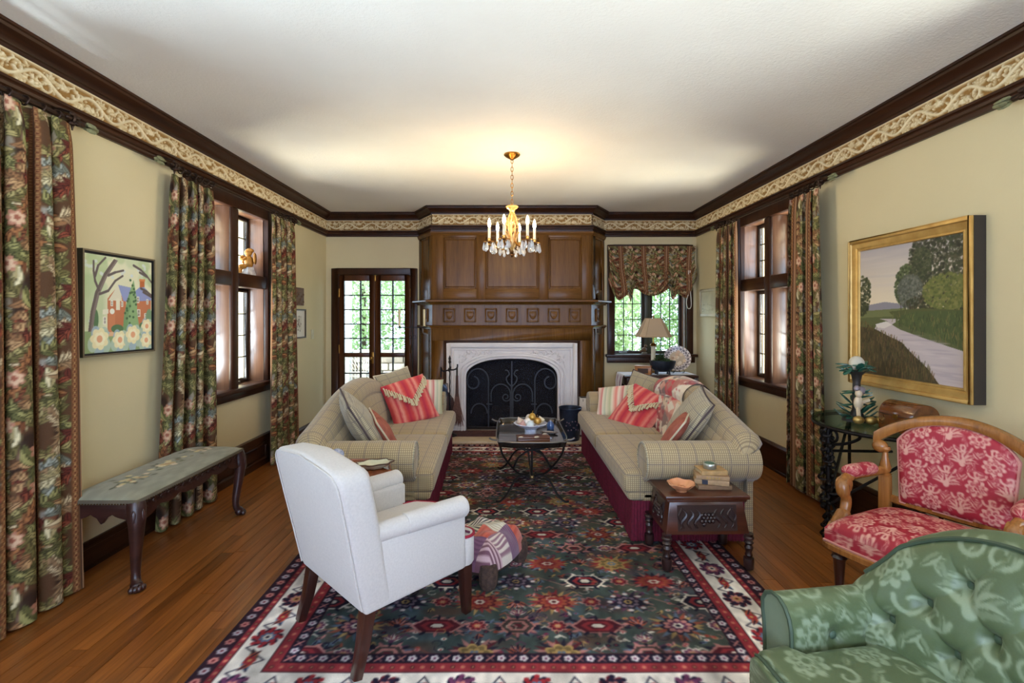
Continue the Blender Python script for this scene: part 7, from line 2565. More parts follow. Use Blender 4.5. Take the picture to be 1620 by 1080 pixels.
# --- house picture on the left wall
W_, H_ = 0.50, 0.555
pa = Canvas(W_, H_, 0.0022, (226, 222, 186))
def q_(u, v):
    return (u * W_, (1 - v) * H_)
def pe_(u, v, ru, rv, c, **k):
    x, y = q_(u, v)
    pa.ell(x, y, ru * W_, rv * H_, c, **k)
def pp(pts, c, **k):
    pa.poly([q_(*p) for p in pts], c, **k)
def pl_(pts, w, c, **k):
    pa.line([q_(*p) for p in pts], w * W_, c, **k)
rp = random.Random(4)
for i in range(46):
    u, v = rp.random(), rp.random() * .42
    if u < .26 or u > .82 or v < .05:
        pe_(u, v, rp.uniform(.05, .11), rp.uniform(.04, .09), rp.choice([(186, 200, 150), (198, 208, 166), (176, 194, 142)]), al=.7, soft=.5)
pe_(.12, .5, .16, .3, (188, 202, 156), al=.8, soft=.5)
for i in range(26):
    pe_(rp.random(), rp.random() * .2 if rp.random() < .6 else rp.random() * .7, .022, .018, (212, 218, 214), al=.75) if True else None
pp([(0, .78), (1, .76), (1, 1), (0, 1)], (148, 166, 116))
pp([(.31, .52), (.31, .80), (.99, .78), (.99, .40), (.80, .40), (.56, .52)], (196, 122, 84))
pp([(.31, .44), (.46, .30), (.58, .44), (.58, .52), (.31, .54)], (196, 122, 84))
pp([(.32, .46), (.46, .29), (.50, .34), (.52, .46)], (226, 218, 190))
pp([(.46, .29), (.66, .31), (.62, .47), (.54, .46)], (150, 158, 196))
pp([(.70, .36), (.84, .27), (.98, .36), (1.0, .44), (.74, .46)], (146, 154, 196))
pp([(.80, .21), (.88, .205), (.88, .29), (.80, .30)], (190, 108, 62))
pp([(.79, .205), (.89, .20), (.89, .225), (.79, .23)], (216, 140, 86))
for (u, v, w, h) in ((.37, .49, .035, .06), (.52, .495, .03, .06), (.77, .44, .045, .07), (.93, .46, .035, .06), (.78, .59, .06, .085), (.90, .62, .05, .06), (.27, .67, .045, .08)):
    pp([(u - w / 2, v - h / 2), (u + w / 2, v - h / 2), (u + w / 2, v + h / 2), (u - w / 2, v + h / 2)], (238, 232, 214))
    pp([(u - w / 4, v - h / 2.6), (u + w / 4, v - h / 2.6), (u + w / 4, v + h / 2.6), (u - w / 4, v + h / 2.6)], (120, 110, 96))
    pl_([(u, v - h / 2), (u, v + h / 2)], .006, (238, 232, 214))
    pl_([(u - w / 2, v), (u + w / 2, v)], .006, (238, 232, 214))
pp([(.43, .46), (.49, .46), (.49, .56), (.43, .56)], (232, 224, 196))
pe_(.46, .455, .03, .02, (232, 224, 196))
pp([(.24, .56), (.32, .55), (.32, .60), (.24, .61)], (232, 226, 200))
pp([(.33, .60), (.42, .60), (.42, .80), (.33, .80)], (206, 132, 92))
pe_(.375, .575, .035, .03, (240, 236, 220))
pp([(.27, .80), (.62, .77), (.86, .77), (.86, .80), (.64, .83), (.30, .84)], (226, 180, 138))
pp([(.12, .80), (.34, .79), (.32, .84), (.12, .84)], (164, 170, 200))
pp([(.70, .22), (.60, .44), (.55, .62), (.53, .79), (.80, .78), (.76, .60), (.75, .42)], (146, 176, 122))
pp([(.66, .32), (.60, .44), (.55, .62), (.53, .79), (.60, .79), (.62, .6), (.66, .5), (.64, .42)], (124, 158, 108))
pl_([(.61, .78), (.61, .83)], .018, (74, 50, 40))
for i in range(24):
    v = rp.uniform(.18, .76)
    hw = .02 + .12 * (v - .18) / .58
    pe_(.67 + rp.uniform(-hw, hw), v, .017, .014, (78, 106, 72))
for (u, v, ru, rv) in ((.45, .76, .09, .045), (.86, .74, .07, .05), (.15, .66, .035, .10), (.96, .66, .06, .12)):
    pe_(u, v, ru, rv, (92, 122, 84) if u < .9 else (128, 154, 116))
pp([(.05, .78), (.11, .78), (.14, .60), (.20, .40), (.30, .22), (.46, .03), (.40, .02), (.26, .18), (.14, .38), (.08, .58)], (108, 94, 88))
pp([(.08, .78), (.11, .78), (.14, .60), (.20, .40), (.30, .22), (.46, .03), (.43, .03), (.27, .22), (.17, .40), (.11, .58)], (134, 120, 112))
for br_ in ([(.19, .36), (.14, .27), (.12, .17), (.12, .07)], [(.14, .22), (.18, .11), (.28, .02)], [(.32, .20), (.42, .16), (.54, .13)], [(.20, .40), (.32, .36), (.42, .25), (.53, .19)], [(.70, .06), (.82, .10), (.92, .16), (1.0, .23)], [(.80, .13), (.92, .17)], [(.82, .31), (.92, .34), (1, .38)], [(.86, .35), (1, .40)]):
    pl_(br_, .030, (104, 92, 88), taper=.012)
for (u, v, s) in ((.20, .86, 1.15), (.49, .88, 1.0), (.69, .83, 1.05), (.92, .74, .85), (.91, .90, .9)):
    for k_ in range(5):
        a = k_ * 1.26 + .4
        pe_(u + .085 * cos(a) * s, v + .085 * sin(a) * s + .03, .055 * s, .07 * s, (166, 184, 196) if k_ % 2 else (182, 200, 178), al=.9)
    x, y = q_(u, v)
    pa.flower(x, y, .056 * s, 7, (240, 226, 176), .4, .2)
    pa.flower(x, y, .036 * s, 6, (246, 236, 196), .1, .2)
    pa.ell(x, y, .017 * s, .018 * s, (232, 170, 128))
pic = thing('painting', 'painting of a red brick house, trees and yellow flowers in a black frame', 'painting')
XA = XL + 0.046
Y0p, Y1p, Z0p, Z1p = 2.627, 3.166, 1.180, 1.778
fm = MB()
for q in ((Y0p, Y0p + 0.010, Z0p, Z1p), (Y1p - 0.010, Y1p, Z0p, Z1p), (Y0p + 0.010, Y1p - 0.010, Z0p, Z0p + 0.010), (Y0p + 0.010, Y1p - 0.010, Z1p - 0.010, Z1p)):
    fm.box(XL + 0.001, XA - 0.001, q[0], q[1], q[2], q[3])
fm.build('frame', mat('black_frame', (26, 23, 22), 0.5), pic)
fm = MB()
for q in ((Y0p, Y0p + 0.010, Z0p, Z1p), (Y1p - 0.010, Y1p, Z0p, Z1p), (Y0p + 0.010, Y1p - 0.010, Z0p, Z0p + 0.010), (Y0p + 0.010, Y1p - 0.010, Z1p - 0.010, Z1p)):
    fm.box(XA - 0.001, XA + 0.001, q[0], q[1], q[2], q[3])
fm.build('frame_edge', mat('bronze_frame_edge', (120, 106, 82), 0.45, 0.3), pic)
MB().box(XL + 0.001, XL + 0.030, Y0p + 0.010, Y1p - 0.010, Z0p + 0.010, Z1p - 0.010).build('backing', MATS['black_frame'], pic)
flat_panel('canvas', pa, M_canvas, pic, lambda X, Y: np.stack([np.full_like(X, XL + 0.037), Y0p + 0.019 + X, Z0p + 0.020 + Y], -1))

# --- river landscape on the right wall
W_, H_ = 0.77, 0.83
pa = Canvas(W_, H_, 0.0029, (190, 180, 176))
X, Y = pa.xy()
v = 1 - Y / H_
t_ = np.clip(v / 0.44, 0, 1)[..., None]
pa.a = np.array((176, 166, 164.)) * (1 - t_) ** 1.2 + np.array((226, 208, 178.)) * (1 - (1 - t_) ** 1.2)
rp = random.Random(12)
for i in range(26):
    pe_(rp.random(), rp.random() * .35, .25, .012, rp.choice([(206, 190, 178), (168, 160, 162), (214, 200, 184)]), al=.22, soft=.8)
pp([(0, .455), (.15, .44), (.28, .425), (.42, .44), (.5, .47), (.5, .52), (0, .52)], (142, 136, 142))
pp([(0, .50), (1, .47), (1, 1), (0, 1)], (92, 96, 60))
pp([(0, .495), (.5, .475), (.55, .53), (0, .55)], (112, 116, 74))
def foliage(u0, u1, v0, v1, cols, n, s, seed):
    r = random.Random(seed)
    for i in range(n):
        a, m_ = r.random() * 6.3, sqrt(r.random())
        u = (u0 + u1) / 2 + (u1 - u0) / 2 * m_ * cos(a)
        vv = (v0 + v1) / 2 + (v1 - v0) / 2 * m_ * sin(a)
        pe_(u, vv, s * r.uniform(.5, 1.1), s * r.uniform(.4, .9), r.choice(cols), al=.75, soft=.4)
foliage(-.14, .13, .19, .50, [(60, 66, 42), (76, 80, 50), (50, 54, 36), (90, 90, 58)], 420, .014, 1)
foliage(-.10, .10, .40, .53, [(50, 54, 36), (66, 70, 44)], 120, .014, 21)
foliage(.39, .62, .16, .47, [(66, 76, 48), (84, 94, 60), (54, 62, 40), (98, 106, 70)], 600, .014, 2)
foliage(.53, 1.12, -.14, .42, [(58, 58, 42), (70, 70, 50), (48, 48, 36), (84, 80, 60), (64, 70, 46)], 1500, .016, 3)
foliage(.56, .74, .05, .30, [(70, 76, 50), (88, 90, 64), (56, 60, 42)], 420, .013, 31)
foliage(.42, .66, .23, .48, [(104, 104, 94), (120, 118, 106), (90, 92, 80), (78, 82, 68)], 700, .012, 4)
foliage(.50, 1.04, .38, .52, [(52, 54, 36), (64, 66, 42), (74, 66, 48)], 420, .014, 41)
foliage(.66, 1.08, .25, .50, [(98, 104, 54), (116, 118, 62), (82, 90, 48), (132, 128, 74), (108, 110, 60)], 1000, .014, 5)
for i in range(40):
    u, vv = rp.uniform(.72, .95), rp.uniform(.03, .17)
    pe_(u, vv, .006, .005, (150, 142, 126), al=.45)
for u in (.45, .49, .54, .58):
    pl_([(u, .44), (u + .004, .50)], .006, (58, 50, 40))
pp([(.33, .50), (.66, .48), (1, .50), (1, .56), (.7, .60), (.42, .58)], (84, 88, 52))
pp([(.34, .56), (.6, .50), (1.0, .50), (1.0, .76), (.80, .68), (.56, .63)], (78, 88, 52))
river = [(.22, .555), (.34, .555), (.44, .56), (.36, .60), (.44, .635), (.62, .68), (.86, .735), (1.0, .765), (1.0, 1.0), (.80, 1.0), (.70, .90), (.55, .80), (.46, .73), (.33, .69), (.17, .635), (.20, .60), (.32, .575)]
pp(river, (190, 176, 174))
for i in range(40):
    u, vv = rp.uniform(.4, .98), rp.uniform(.66, .98)
    if u > .45 + (vv - .66) * .9 and vv > .66 + (u - .5) * .18:
        pe_(u, vv, rp.uniform(.05, .12), .006, rp.choice([(206, 192, 188), (164, 150, 156), (178, 164, 166)]), al=.5, soft=.6)
pp([(.18, .60), (.30, .575), (.36, .60), (.28, .63), (.20, .625)], (214, 204, 194))
def grass(poly_fn, cols, n, seed):
    r = random.Random(seed)
    for i in range(n):
        u, vv = r.random(), r.uniform(.5, 1.0)
        if poly_fn(u, vv):
            L = .02 + .05 * (vv - .5)
            pl_([(u, vv), (u + r.uniform(-.012, .012), vv - L)], .006, r.choice(cols), al=.8)
lb_ = lambda u, v_: u < .16 + (v_ - .62) * 1.72 - .02 if v_ > .62 else u < .17
pp([(0, .62), (.17, .635), (.33, .69), (.46, .73), (.55, .80), (.70, .90), (.80, 1.0), (0, 1)], (74, 62, 40))
grass(lambda u, v_: v_ > .60 and u < np.interp(v_, [.60, .635, .69, .73, .80, .90, 1.0], [.1, .16, .32, .45, .54, .69, .79]), [(92, 80, 48), (66, 60, 36), (108, 92, 56), (54, 48, 32), (84, 84, 46), (120, 92, 62)], 1500, 7)
grass(lambda u, v_: v_ < np.interp(u, [.35, .44, .62, .86, 1.0], [.58, .63, .675, .73, .76]) and u > .36 and v_ > .52, [(92, 100, 56), (70, 80, 46), (112, 112, 66), (60, 66, 42), (122, 106, 64)], 1100, 8)
pic = thing('painting', 'large river landscape painting in a wide gold frame on the right wall', 'painting')
XA, FD = XR - 0.074, 0.074
Y0p, Y1p, Z0p, Z1p = 2.480, 3.385, 0.950, 1.925
def fbar(mb, x0, x1, w0, w1):
    for q in ((Y0p + w0, Y0p + w1, Z0p + w0, Z1p - w0), (Y1p - w1, Y1p - w0, Z0p + w0, Z1p - w0), (Y0p + w1, Y1p - w1, Z0p + w0, Z0p + w1), (Y0p + w1, Y1p - w1, Z1p - w1, Z1p - w0)):
        mb.box(x0, x1, q[0], q[1], q[2], q[3])
m = MB(); fbar(m, XA + 0.010, XR - 0.002, 0.0, 0.012)
m.build('frame_side', mat('dark_frame_side', (50, 42, 36), 0.55), pic)
m = MB(); fbar(m, XA - 0.002, XA + 0.010, 0.0, 0.020)
M_gold = mat('gold_leaf_frame', (208, 170, 100), 0.42, 0.5, col2=(184, 144, 76), nscale=12, bump=(60, 0.1, 0.002))
m.build('frame_outer_bead', M_gold, pic, bevel=0.004)
vs, fs = [], []
m = MB()
prof = [(0.020, XA + 0.004), (0.024, XA + 0.012), (0.045, XA + 0.018), (0.060, XA + 0.026), (0.064, XA + 0.022), (0.072, XA + 0.022), (0.076, XA + 0.034)]
for (w0, xx) in prof:
    vs += [(xx, Y0p + w0, Z0p + w0), (xx, Y1p - w0, Z0p + w0), (xx, Y1p - w0, Z1p - w0), (xx, Y0p + w0, Z1p - w0)]
for i in range(len(prof) - 1):
    for j in range(4):
        fs.append((i * 4 + j, i * 4 + (j + 1) % 4, (i + 1) * 4 + (j + 1) % 4, (i + 1) * 4 + j))
m.add(vs, fs).build('frame_cove', M_gold, pic, angle=30)
MB().box(XA + 0.040, XR - 0.002, Y0p + 0.012, Y1p - 0.012, Z0p + 0.012, Z1p - 0.012).build('backing', MATS['dark_frame_side'], pic)
kx, kz = (Y1p - Y0p - 0.150) / W_, (Z1p - Z0p - 0.150) / H_
flat_panel('canvas', pa, M_canvas, pic, lambda X, Y: np.stack([np.full_like(X, XA + 0.033), Y1p - 0.075 - X * kx, Z0p + 0.075 + Y * kz], -1))

# --- small things on the walls near the corners
pq = thing('wall_plaque', 'brown carved wooden plaque above the small framed picture on the left wall', 'plaque')
MB().rbox(XL + 0.001, XL + 0.022, 5.27, 5.55, 1.535, 1.735, 0.004, 2).build('board', wood('plaque_wood', (78, 50, 30), (116, 80, 50), 'y', 0.6, 0.0), pq)
rv = MB()
for i in range(14):
    rv.ball((XL + 0.022, 5.30 + 0.23 * (i % 7) / 6, 1.575 + 0.06 * (i // 7) + 0.03 * sin(i * 2.1)), (0.006, 0.022, 0.014), 8, 5)
rv.build('relief', MATS['plaque_wood'], pq)
sp = thing('framed_print', 'small narrow framed print with white mount on the left wall near the door', 'picture')
y0_, y1_, z0_, z1_ = 5.27, 5.61, 1.165, 1.495
m = MB()
for q in ((y0_, y0_ + 0.016, z0_, z1_), (y1_ - 0.016, y1_, z0_, z1_), (y0_ + 0.016, y1_ - 0.016, z0_, z0_ + 0.016), (y0_ + 0.016, y1_ - 0.016, z1_ - 0.016, z1_)):
    m.box(XL + 0.001, XL + 0.022, q[0], q[1], q[2], q[3])
m.build('frame', mat('brown_thin_frame', (70, 54, 40), 0.5), sp)
pc2 = Canvas(0.308, 0.298, 0.004, (222, 216, 204))
pc2.rect(0.085, 0.075, 0.225, 0.235, (206, 198, 182))
for i in range(30):
    pc2.ell(0.155 + random.gauss(0, .025), 0.15 + random.gauss(0, .035), .012, .010, random.choice([(150, 140, 128), (110, 100, 96), (180, 168, 150)]), al=.8)
flat_panel('print', pc2, M_canvas, sp, lambda X, Y: np.stack([np.full_like(X, XL + 0.010), y0_ + 0.016 + X, z0_ + 0.016 + Y], -1))
sw = thing('light_switch', 'cream light switch plate on the left wall by the door', 'light switch')
MB().rbox(XL + 0.0005, XL + 0.007, 5.80, 5.875, 1.14, 1.255, 0.002, 2).build('plate', mat('cream_plastic', (212, 202, 172), 0.5), sw)
MB().rbox(XL + 0.007, XL + 0.014, 5.832, 5.843, 1.185, 1.210, 0.002, 2).build('toggle', MATS['cream_plastic'], sw)
cf = thing('framed_relief', 'small cream framed relief on the right wall half behind the far curtain', 'picture')
y0_, y1_, z0_, z1_ = 5.56, 6.11, 1.415, 1.745
M_cfr = mat('cream_frame', (218, 208, 182), 0.6)
m = MB()
for q in ((y0_, y0_ + 0.03, z0_, z1_), (y1_ - 0.03, y1_, z0_, z1_), (y0_ + 0.03, y1_ - 0.03, z0_, z0_ + 0.03), (y0_ + 0.03, y1_ - 0.03, z1_ - 0.03, z1_)):
    m.box(XR - 0.028, XR - 0.001, q[0], q[1], q[2], q[3])
m.build('frame', M_cfr, cf, bevel=0.004)
m = MB().box(XR - 0.016, XR - 0.001, y0_ + 0.03, y1_ - 0.03, z0_ + 0.03, z1_ - 0.03)
m.build('relief_panel', mat('cream_relief', (206, 200, 170), 0.7), cf)
m = MB()
for i in range(16):
    m.ball((XR - 0.016, random.uniform(y0_ + .06, y1_ - .06), random.uniform(z0_ + .06, z0_ + .16)), (0.004, 0.03, 0.012), 8, 5)
m.build('relief_figures', MATS['cream_relief'], cf)['kind'] = 'stuff'

# --- gilt cherub on the left window's transom
chb = thing('cherub_figurine', 'gilt cherub figurine sitting on the transom of the left window', 'figurine', (XL - 0.085, 4.565, 1.787), radians(-70))
M_gilt = mat('ochre_gilt', (196, 140, 62), 0.4, 0.3, col2=(160, 104, 40), nscale=25)
bd = MB()
bd.ball((0, 0, 0.135), (0.046, 0.040, 0.062), 16, 12)
bd.ball((0.004, -0.006, 0.222), (0.034, 0.034, 0.036), 16, 12)
bd.ball((0, 0.008, 0.242), (0.036, 0.034, 0.024), 12, 8)
bd.tube(smoothpath([(0.03, -0.02, 0.175), (0.05, -0.045, 0.15), (0.03, -0.065, 0.165), (0.012, -0.045, 0.19)], 4), 0.013, 8)
bd.tube(smoothpath([(-0.03, -0.02, 0.175), (-0.05, -0.045, 0.145), (-0.03, -0.065, 0.125)], 4), 0.013, 8)
bd.tube(smoothpath([(0.02, -0.02, 0.09), (0.035, -0.07, 0.085), (0.035, -0.075, 0.03)], 4), [0.022] * 5 + [0.014] * 4, 8)
bd.tube(smoothpath([(-0.02, -0.02, 0.09), (-0.035, -0.07, 0.08), (-0.03, -0.075, 0.025)], 4), [0.022] * 5 + [0.014] * 4, 8)
bd.ball((0.03, 0.05, 0.17), (0.02, 0.012, 0.055), 10, 8).ball((-0.03, 0.05, 0.17), (0.02, 0.012, 0.055), 10, 8)
bd.build('cherub_body', M_gilt, chb)
MB().lathe([(0, 0), (0.062, 0), (0.060, 0.02), (0.048, 0.05), (0.040, 0.085), (0, 0.09)], n=20, lob=(5, 0.1)).build('seat', mat('white_marbled_base', (216, 208, 200), 0.5, col2=(160, 150, 150), nscale=30), chb)

# ================================================================== chandelier
CX, CY = 0.042, 4.0
cd = thing('chandelier', 'gilt six-candle chandelier with glass drops hanging from the ceiling', 'chandelier', (CX, CY, 0.0))
M_giltc = mat('pale_gilt_casting', (206, 172, 116), 0.38, 0.55, col2=(178, 136, 78), nscale=40)
MB().lathe([(0, 2.749), (0.066, 2.749), (0.068, 2.742), (0.060, 2.733), (0.036, 2.718), (0.016, 2.706), (0.008, 2.700), (0, 2.700)], n=32).build('canopy', M_brass, cd)
nl_ = 11
for i in range(nl_):
    zc = 2.692 - 0.0335 * i
    pts = [((0.0095 * cos(t)) if i % 2 == 0 else 0.0, (0.0095 * cos(t)) if i % 2 else 0.0, zc + 0.0205 * sin(t)) for t in np.linspace(0, 2 * pi, 12, endpoint=False)]
    MB().tube(pts, 0.0028, 5, closed=True).build('chain_link', M_brass, cd)
MB().lathe([(0.0, 2.335), (0.010, 2.330), (0.012, 2.318), (0.046, 2.322), (0.050, 2.314), (0.040, 2.300), (0.026, 2.292), (0.018, 2.270), (0.020, 2.255), (0.0, 2.25)], n=24, lob=(8, 0.06)).build('crown', M_giltc, cd)
bdy = MB()
bdy.lathe([(0.016, 2.26), (0.020, 2.22), (0.016, 2.17), (0.026, 2.10), (0.040, 2.04), (0.030, 1.99), (0.014, 1.965), (0.008, 1.95)], n=16)
for k_ in range(6):
    a = radians(40 + 60 * k_)
    bdy.tube(smoothpath([(0.014 * cos(a), 0.014 * sin(a), 2.27), (0.036 * cos(a), 0.036 * sin(a), 2.21), (0.052 * cos(a + .3), 0.052 * sin(a + .3), 2.13), (0.040 * cos(a), 0.040 * sin(a), 2.06), (0.022 * cos(a), 0.022 * sin(a), 1.985)], 5), 0.0065, 6)
    for q in range(3):
        zz = 2.20 - 0.055 * q
        leafball(bdy, (0.05 * cos(a), 0.05 * sin(a), zz), (cos(a), sin(a), 1.0), 0.045, 0.020)
bdy.build('body', M_giltc, cd)
MB().lathe([(0.0, 1.955), (0.012, 1.952), (0.016, 1.938), (0.006, 1.925), (0.013, 1.912), (0.004, 1.898), (0, 1.893)], n=14).build('finial', mat('dark_brass_finial', (96, 66, 34), 0.35, 0.8), cd)
M_bulb = NT('lit_bulb')
M_bulb.set(col=(1, 1, 1, 1), emit=rgba((255, 226, 180)), estr=14.0)
M_candle = mat('ivory_candle_sleeve', (232, 222, 198), 0.6)
M_drop = mat('glass_drop', (222, 226, 228), 0.06, col2=(170, 178, 186), nscale=120, coat=0.8)
t_ = NT('clear_glass_drop')
t_.set(col=rgba((244, 246, 248)), rough=0.05, trans=0.45, spec=0.8)
M_drop = t_.m
drop = MB()
drop.lathe([(0.0, 0.0), (0.003, -0.004), (0.006, -0.014), (0.0125, -0.042), (0.0140, -0.054), (0.009, -0.067), (0.0, -0.073)], n=8)
drop_me = None
def add_drop(x, y, z, s=1.0, r=0.0):
    global drop_me
    if drop_me is None:
        o = drop.build('glass_drop', M_drop, cd, smooth=False)
        drop_me = o.data
    else:
        o = bpy.data.objects.new('glass_drop', drop_me)
        COL.objects.link(o)
        o.parent = cd
    o.location = (x, y, z)
    o.scale = (s, s, s)
    o.rotation_euler = (0, 0, r)
LIGHTS = []
for k_ in range(6):
    a = radians(10 + 60 * k_)
    ca_, sa_ = cos(a), sin(a)
    R_ = 0.19
    MB().tube(smoothpath([(0.03 * ca_, 0.03 * sa_, 2.03), (0.08 * ca_, 0.08 * sa_, 1.985), (0.14 * ca_, 0.14 * sa_, 1.975), (R_ * ca_, R_ * sa_, 2.0), (R_ * ca_, R_ * sa_, 2.02)], 5), 0.0065, 6).build('arm', M_brass, cd)
    MB().lathe([(0.006, 2.005), (0.020, 2.012), (0.045, 2.016), (0.047, 2.021), (0.020, 2.022), (0.014, 2.030), (0.016, 2.045), (0.012, 2.05)], (R_ * ca_, R_ * sa_, 0), 18, lob=(6, 0.06)).build('drip_pan', M_brass, cd)
    c_ = MB().lathe([(0.0, 2.045), (0.0115, 2.045), (0.0115, 2.135), (0.009, 2.14), (0, 2.14)], (R_ * ca_, R_ * sa_, 0), 12).build('candle_sleeve', M_candle, cd)
    MB().lathe([(0.007, 2.138), (0.013, 2.155), (0.0145, 2.172), (0.010, 2.195), (0.004, 2.212), (0.0, 2.216)], (R_ * ca_, R_ * sa_, 0), 12).build('bulb', M_bulb.m, c_)
    LIGHTS.append((CX + R_ * ca_, CY + R_ * sa_, 2.182))
    for q in range(6):
        b_ = q * pi / 3 + a
        add_drop(R_ * ca_ + 0.044 * cos(b_), R_ * sa_ + 0.044 * sin(b_), 2.014, random.uniform(.85, 1.1), b_)
    add_drop(0.10 * ca_, 0.10 * sa_, 1.972, 0.9, a)
for i, p in enumerate(LIGHTS):
    d = bpy.data.lights.new('chandelier_bulb_light', 'POINT')
    d.energy = 1.8
    d.color = tuple(float(q) for q in lin((255, 212, 158)))
    d.shadow_soft_size = 0.016
    o = bpy.data.objects.new('chandelier_bulb_light', d)
    o.location = (p[0], p[1], p[2] + 0.055)
    COL.objects.link(o)

# ================================================================== outside the door and the back window
M_lawn = mat('lawn', (96, 122, 60), 0.95, col2=(124, 146, 80), nscale=6)
S(MB().box(-9, 9, YB + 2.8, 22, -0.25, -0.20).build('garden_ground', M_lawn, smooth=False))
S(MB().box(-4.0, 4.0, YB + 0.25, YB + 2.9, -0.16, -0.03).build('porch_floor', mat('porch_flagstone', (172, 166, 156), 0.8, col2=(150, 144, 136), nscale=4), smooth=False))
M_st = [mat('garden_stone_%d' % i, c_, 0.9, col2=tuple(q * .8 for q in c_), nscale=7, bump=(16, 0.4, 0.01)) for i, c_ in enumerate(((190, 182, 168), (164, 154, 142), (206, 198, 186), (176, 160, 136)))]
gw = thing('garden_wall', 'low grey rubble stone wall beyond the porch seen through the french doors', 'stone wall', (-2.4, YB + 2.55, 0))
MB().box(-1.5, 1.6, 0.0, 0.22, -0.03, 0.72).build('mortar_core', mat('wall_mortar', (150, 142, 130), 0.95), gw)
MB().rbox(-1.55, 1.65, -0.07, 0.28, 0.72, 0.79, 0.012, 2).build('coping', M_st[2], gw)
rw = random.Random(3)
z_ = -0.02
while z_ < 0.69:
    h_ = min(rw.uniform(0.10, 0.19), 0.715 - z_)
    x_ = -1.5
    while x_ < 1.56:
        w_ = rw.uniform(0.16, 0.36)
        MB().rbox(x_ + 0.008, min(x_ + w_, 1.6) - 0.008, -0.045 - rw.uniform(0, .025), 0.02, z_ + 0.008, z_ + h_ - 0.008, 0.018, 2).build('stone', rw.choice(M_st), gw)
        x_ += w_
    z_ += h_
pr_ = S(empty('porch'))
M_pw = mat('porch_white_paint', (220, 220, 216), 0.6)
MB().box(-4.0, -0.2, YB + 2.3, YB + 2.5, 2.25, 2.50).build('porch_beam', M_pw, pr_, smooth=False)
MB().box(-2.95, -2.80, YB + 2.32, YB + 2.47, -0.03, 2.25).build('porch_post', M_pw, pr_, bevel=0.01)
MB().box(-4.0, -0.2, YB + 0.25, YB + 2.5, 2.50, 2.56).build('porch_ceiling', M_pw, pr_, smooth=False)
# wicker chair on the porch
wk = thing('wicker_chair', 'white wicker porch chair seen through the left french door', 'wicker chair', (-2.30, YB + 0.95, -0.03), radians(155))
M_wick = mat('white_wicker', (206, 204, 200), 0.7, col2=(180, 178, 174), nscale=60)
MB().rbox(-0.28, 0.28, -0.26, 0.28, 0.36, 0.42, 0.02, 3).build('seat', M_wick, wk)
sw_ = MB()
for k_ in range(25):
    t = -1 + 2 * k_ / 24
    a = t * 1.75
    px_, py_ = 0.31 * sin(a), -0.30 * cos(a) + 0.02
    h_ = 0.62 + 0.30 * max(0, cos(a)) ** 0.8
    sw_.tube([(px_, py_, 0.36), (px_ * 1.06, py_ * 1.06, h_)], 0.007, 5)
for z_ in (0.46, 0.52, 0.58):
    sw_.tube([(0.318 * sin(a), -0.305 * cos(a) + 0.02, z_) for a in np.linspace(-1.75, 1.75, 24)], 0.008, 5)
for k_ in range(22):
    t = -1 + 2 * k_ / 21
    sw_.tube([(0.325 * sin(a), -0.312 * cos(a) + 0.02, 0.60 + 0.26 * max(0, cos(a)) ** .8 * f_) for a, f_ in ((t * 1.2, 0.05), (t * 1.2 + .15, .5), (t * 1.2 + .3, .95))], 0.005, 5)
sw_.build('woven_back', M_wick, wk)
MB().tube([(0.33 * sin(a), -0.318 * cos(a) + 0.02, 0.62 + 0.30 * max(0, cos(a)) ** 0.8) for a in np.linspace(-1.75, 1.75, 30)], 0.020, 8).build('top_rail', M_wick, wk)
for (x, y) in ((-.24, -.22), (.24, -.22), (-.24, .24), (.24, .24)):
    MB().tube([(x, y, 0.37), (x * 1.05, y * 1.05, 0.0)], 0.016, 8).build('leg', M_wick, wk)
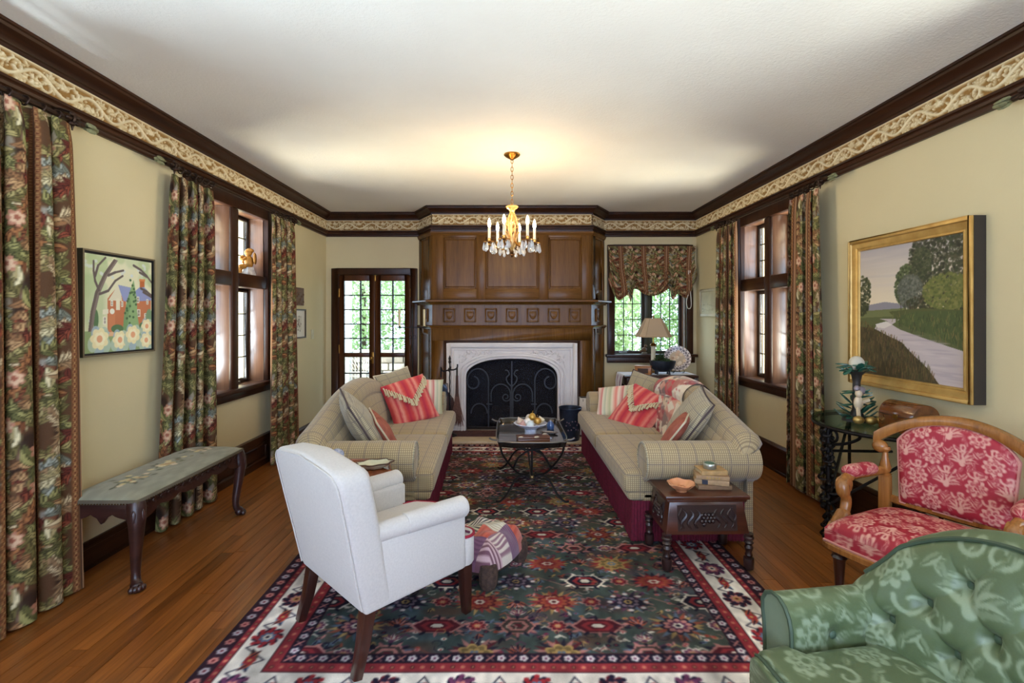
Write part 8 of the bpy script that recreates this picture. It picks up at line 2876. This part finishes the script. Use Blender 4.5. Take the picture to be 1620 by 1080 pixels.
# shrubs
def leaf_mat(name, c_, c2):
    t = NT(name)
    oi = t.noise(t.coord('Object'), 3.0, 3)
    col = t.ramp(oi, [(0.3, c_), (0.7, c2)])
    t.set(col=col, rough=0.6)
    tl_ = t.n('ShaderNodeBsdfTranslucent')
    t.put(tl_.inputs[0], col)
    mx_ = t.n('ShaderNodeMixShader')
    mx_.inputs[0].default_value = 0.4
    t.t.links.new(t.b.outputs[0], mx_.inputs[1])
    t.t.links.new(tl_.outputs[0], mx_.inputs[2])
    t.t.links.new(mx_.outputs[0], t.t.nodes['Material Output'].inputs[0])
    return t.m
M_lf = [leaf_mat('shrub_leaves_light', (150, 172, 112), (190, 204, 156)), leaf_mat('shrub_leaves_mid', (120, 146, 90), (162, 182, 122)), leaf_mat('shrub_leaves_blue', (140, 168, 140), (184, 200, 176))]
def shrub(name, label, x, y, rx, ry, z0, z1, n, m, seed, size=0.06):
    r = np.random.default_rng(seed)
    o = thing(name, label, 'tree' if z1 > 3 else 'shrub', (x, y, -0.22), 0, 'garden trees and shrubs')
    MB().tube([(0, 0, 0.0), (0.03, 0, (z0 + z1) * .3), (0.0, 0.02, (z0 + z1) * .55)], [0.07, 0.06, 0.04], 8).build('trunk', M_log, o)
    d = r.normal(size=(n, 3))
    d /= np.linalg.norm(d, axis=1)[:, None]
    rad = r.random(n) ** 0.33
    lump = 1 + 0.22 * np.sin(d[:, 0] * 5 + seed) * np.cos(d[:, 2] * 6 + seed)
    c = np.stack([d[:, 0] * rx * rad * lump, d[:, 1] * ry * rad * lump, (z0 + z1) / 2 + d[:, 2] * (z1 - z0) / 2 * rad], -1)
    c[:, 2] = np.maximum(c[:, 2], 0.05)
    a = r.normal(size=(n, 3)); a /= np.linalg.norm(a, axis=1)[:, None]
    b_ = np.cross(a, r.normal(size=(n, 3))); b_ /= np.linalg.norm(b_, axis=1)[:, None]
    s = (size * r.uniform(.6, 1.3, n))[:, None]
    V4 = np.stack([c - a * s, c + b_ * s * .45, c + a * s, c - b_ * s * .45], 1).reshape(-1, 3)
    me = bpy.data.meshes.new('foliage')
    me.vertices.add(len(V4)); me.vertices.foreach_set('co', V4.astype(np.float32).ravel())
    me.loops.add(4 * n); me.loops.foreach_set('vertex_index', np.arange(4 * n, dtype=np.int32))
    me.polygons.add(n); me.polygons.foreach_set('loop_start', np.arange(0, 4 * n, 4, dtype=np.int32))
    me.update(calc_edges=True)
    f = finish(me, 'foliage', m, o, smooth=False)
    f['kind'] = 'stuff'
    return o
shrub('garden_shrub', 'bright green shrub filling the left half of the window beside the fireplace', 1.75, YB + 3.6, 1.0, 0.8, 0.15, 3.3, 9500, M_lf[0], 1)
shrub('garden_shrub', 'bright green shrub filling the right half of the window beside the fireplace', 4.15, YB + 5.0, 1.35, 0.8, 0.1, 3.6, 8000, M_lf[1], 2)
shrub('garden_tree', 'pale green tree behind the stone wall seen through the left french door', -3.3, YB + 4.8, 1.5, 1.0, 0.4, 4.2, 8000, M_lf[0], 3)
shrub('garden_tree', 'blue-green tree behind the stone wall seen through the right french door', -1.5, YB + 9.0, 2.3, 1.0, 0.4, 4.6, 8000, M_lf[2], 4)
shrub('garden_tree', 'far hedge-like tree between the fireplace window and the doors', 1.4, YB + 6.4, 1.6, 0.9, 0.2, 4.6, 9000, M_lf[1], 5)

# ================================================================== pieces that belong to a part hang under that part
SUB = {'piping': ('cover',), 'flap': ('cover',), 'tassel_trim': ('cover',), 'arm_welt': ('arm',), 'arm_cover': ('arm',), 'bolster_piping': ('front_bolster',),
       'cushion_piping': ('seat_cushion',), 'back_welt': ('backrest',), 'arm_scroll': ('arm',), 'arm_pad': ('arm',), 'seat_braid': ('seat_cushion',), 'back_braid': ('back_panel',),
       'back_piping': ('backrest',), 'arm_piping': ('arm',), 'arm_front': ('arm',), 'button': ('backrest', 'arm'), 'shade_trim': ('lamp_shade',), 'relief_carving': ('carved_panel',),
       'apron_carving': ('apron',), 'nail_trim': ('seat_border',), 'tray_rim': ('tray_top',), 'spine_label': ('cover',), 'gilt_ornament': ('cover',), 'lid_picture': ('lid',),
       'rose_centre': ('bowl',), 'frame_edge': ('frame',), 'frame_cove': ('frame_side',), 'frame_outer_bead': ('frame_side',), 'drip_pan': ('arm',), 'moss': ('pot',), 'fringe': ('pile',)}
def mid_of(o):
    return sum((Vector(c) for c in o.bound_box), Vector()) / 8
for o in list(bpy.data.objects):
    k = o.name.split('.')[0]
    if k in SUB and o.parent is not None and o.parent.type == 'EMPTY':
        sib = [c for c in o.parent.children if c.name.split('.')[0] in SUB[k] and c.type == 'MESH' and c.location.length == 0]
        if sib:
            o.parent = min(sib, key=lambda c: (mid_of(c) - mid_of(o)).length)
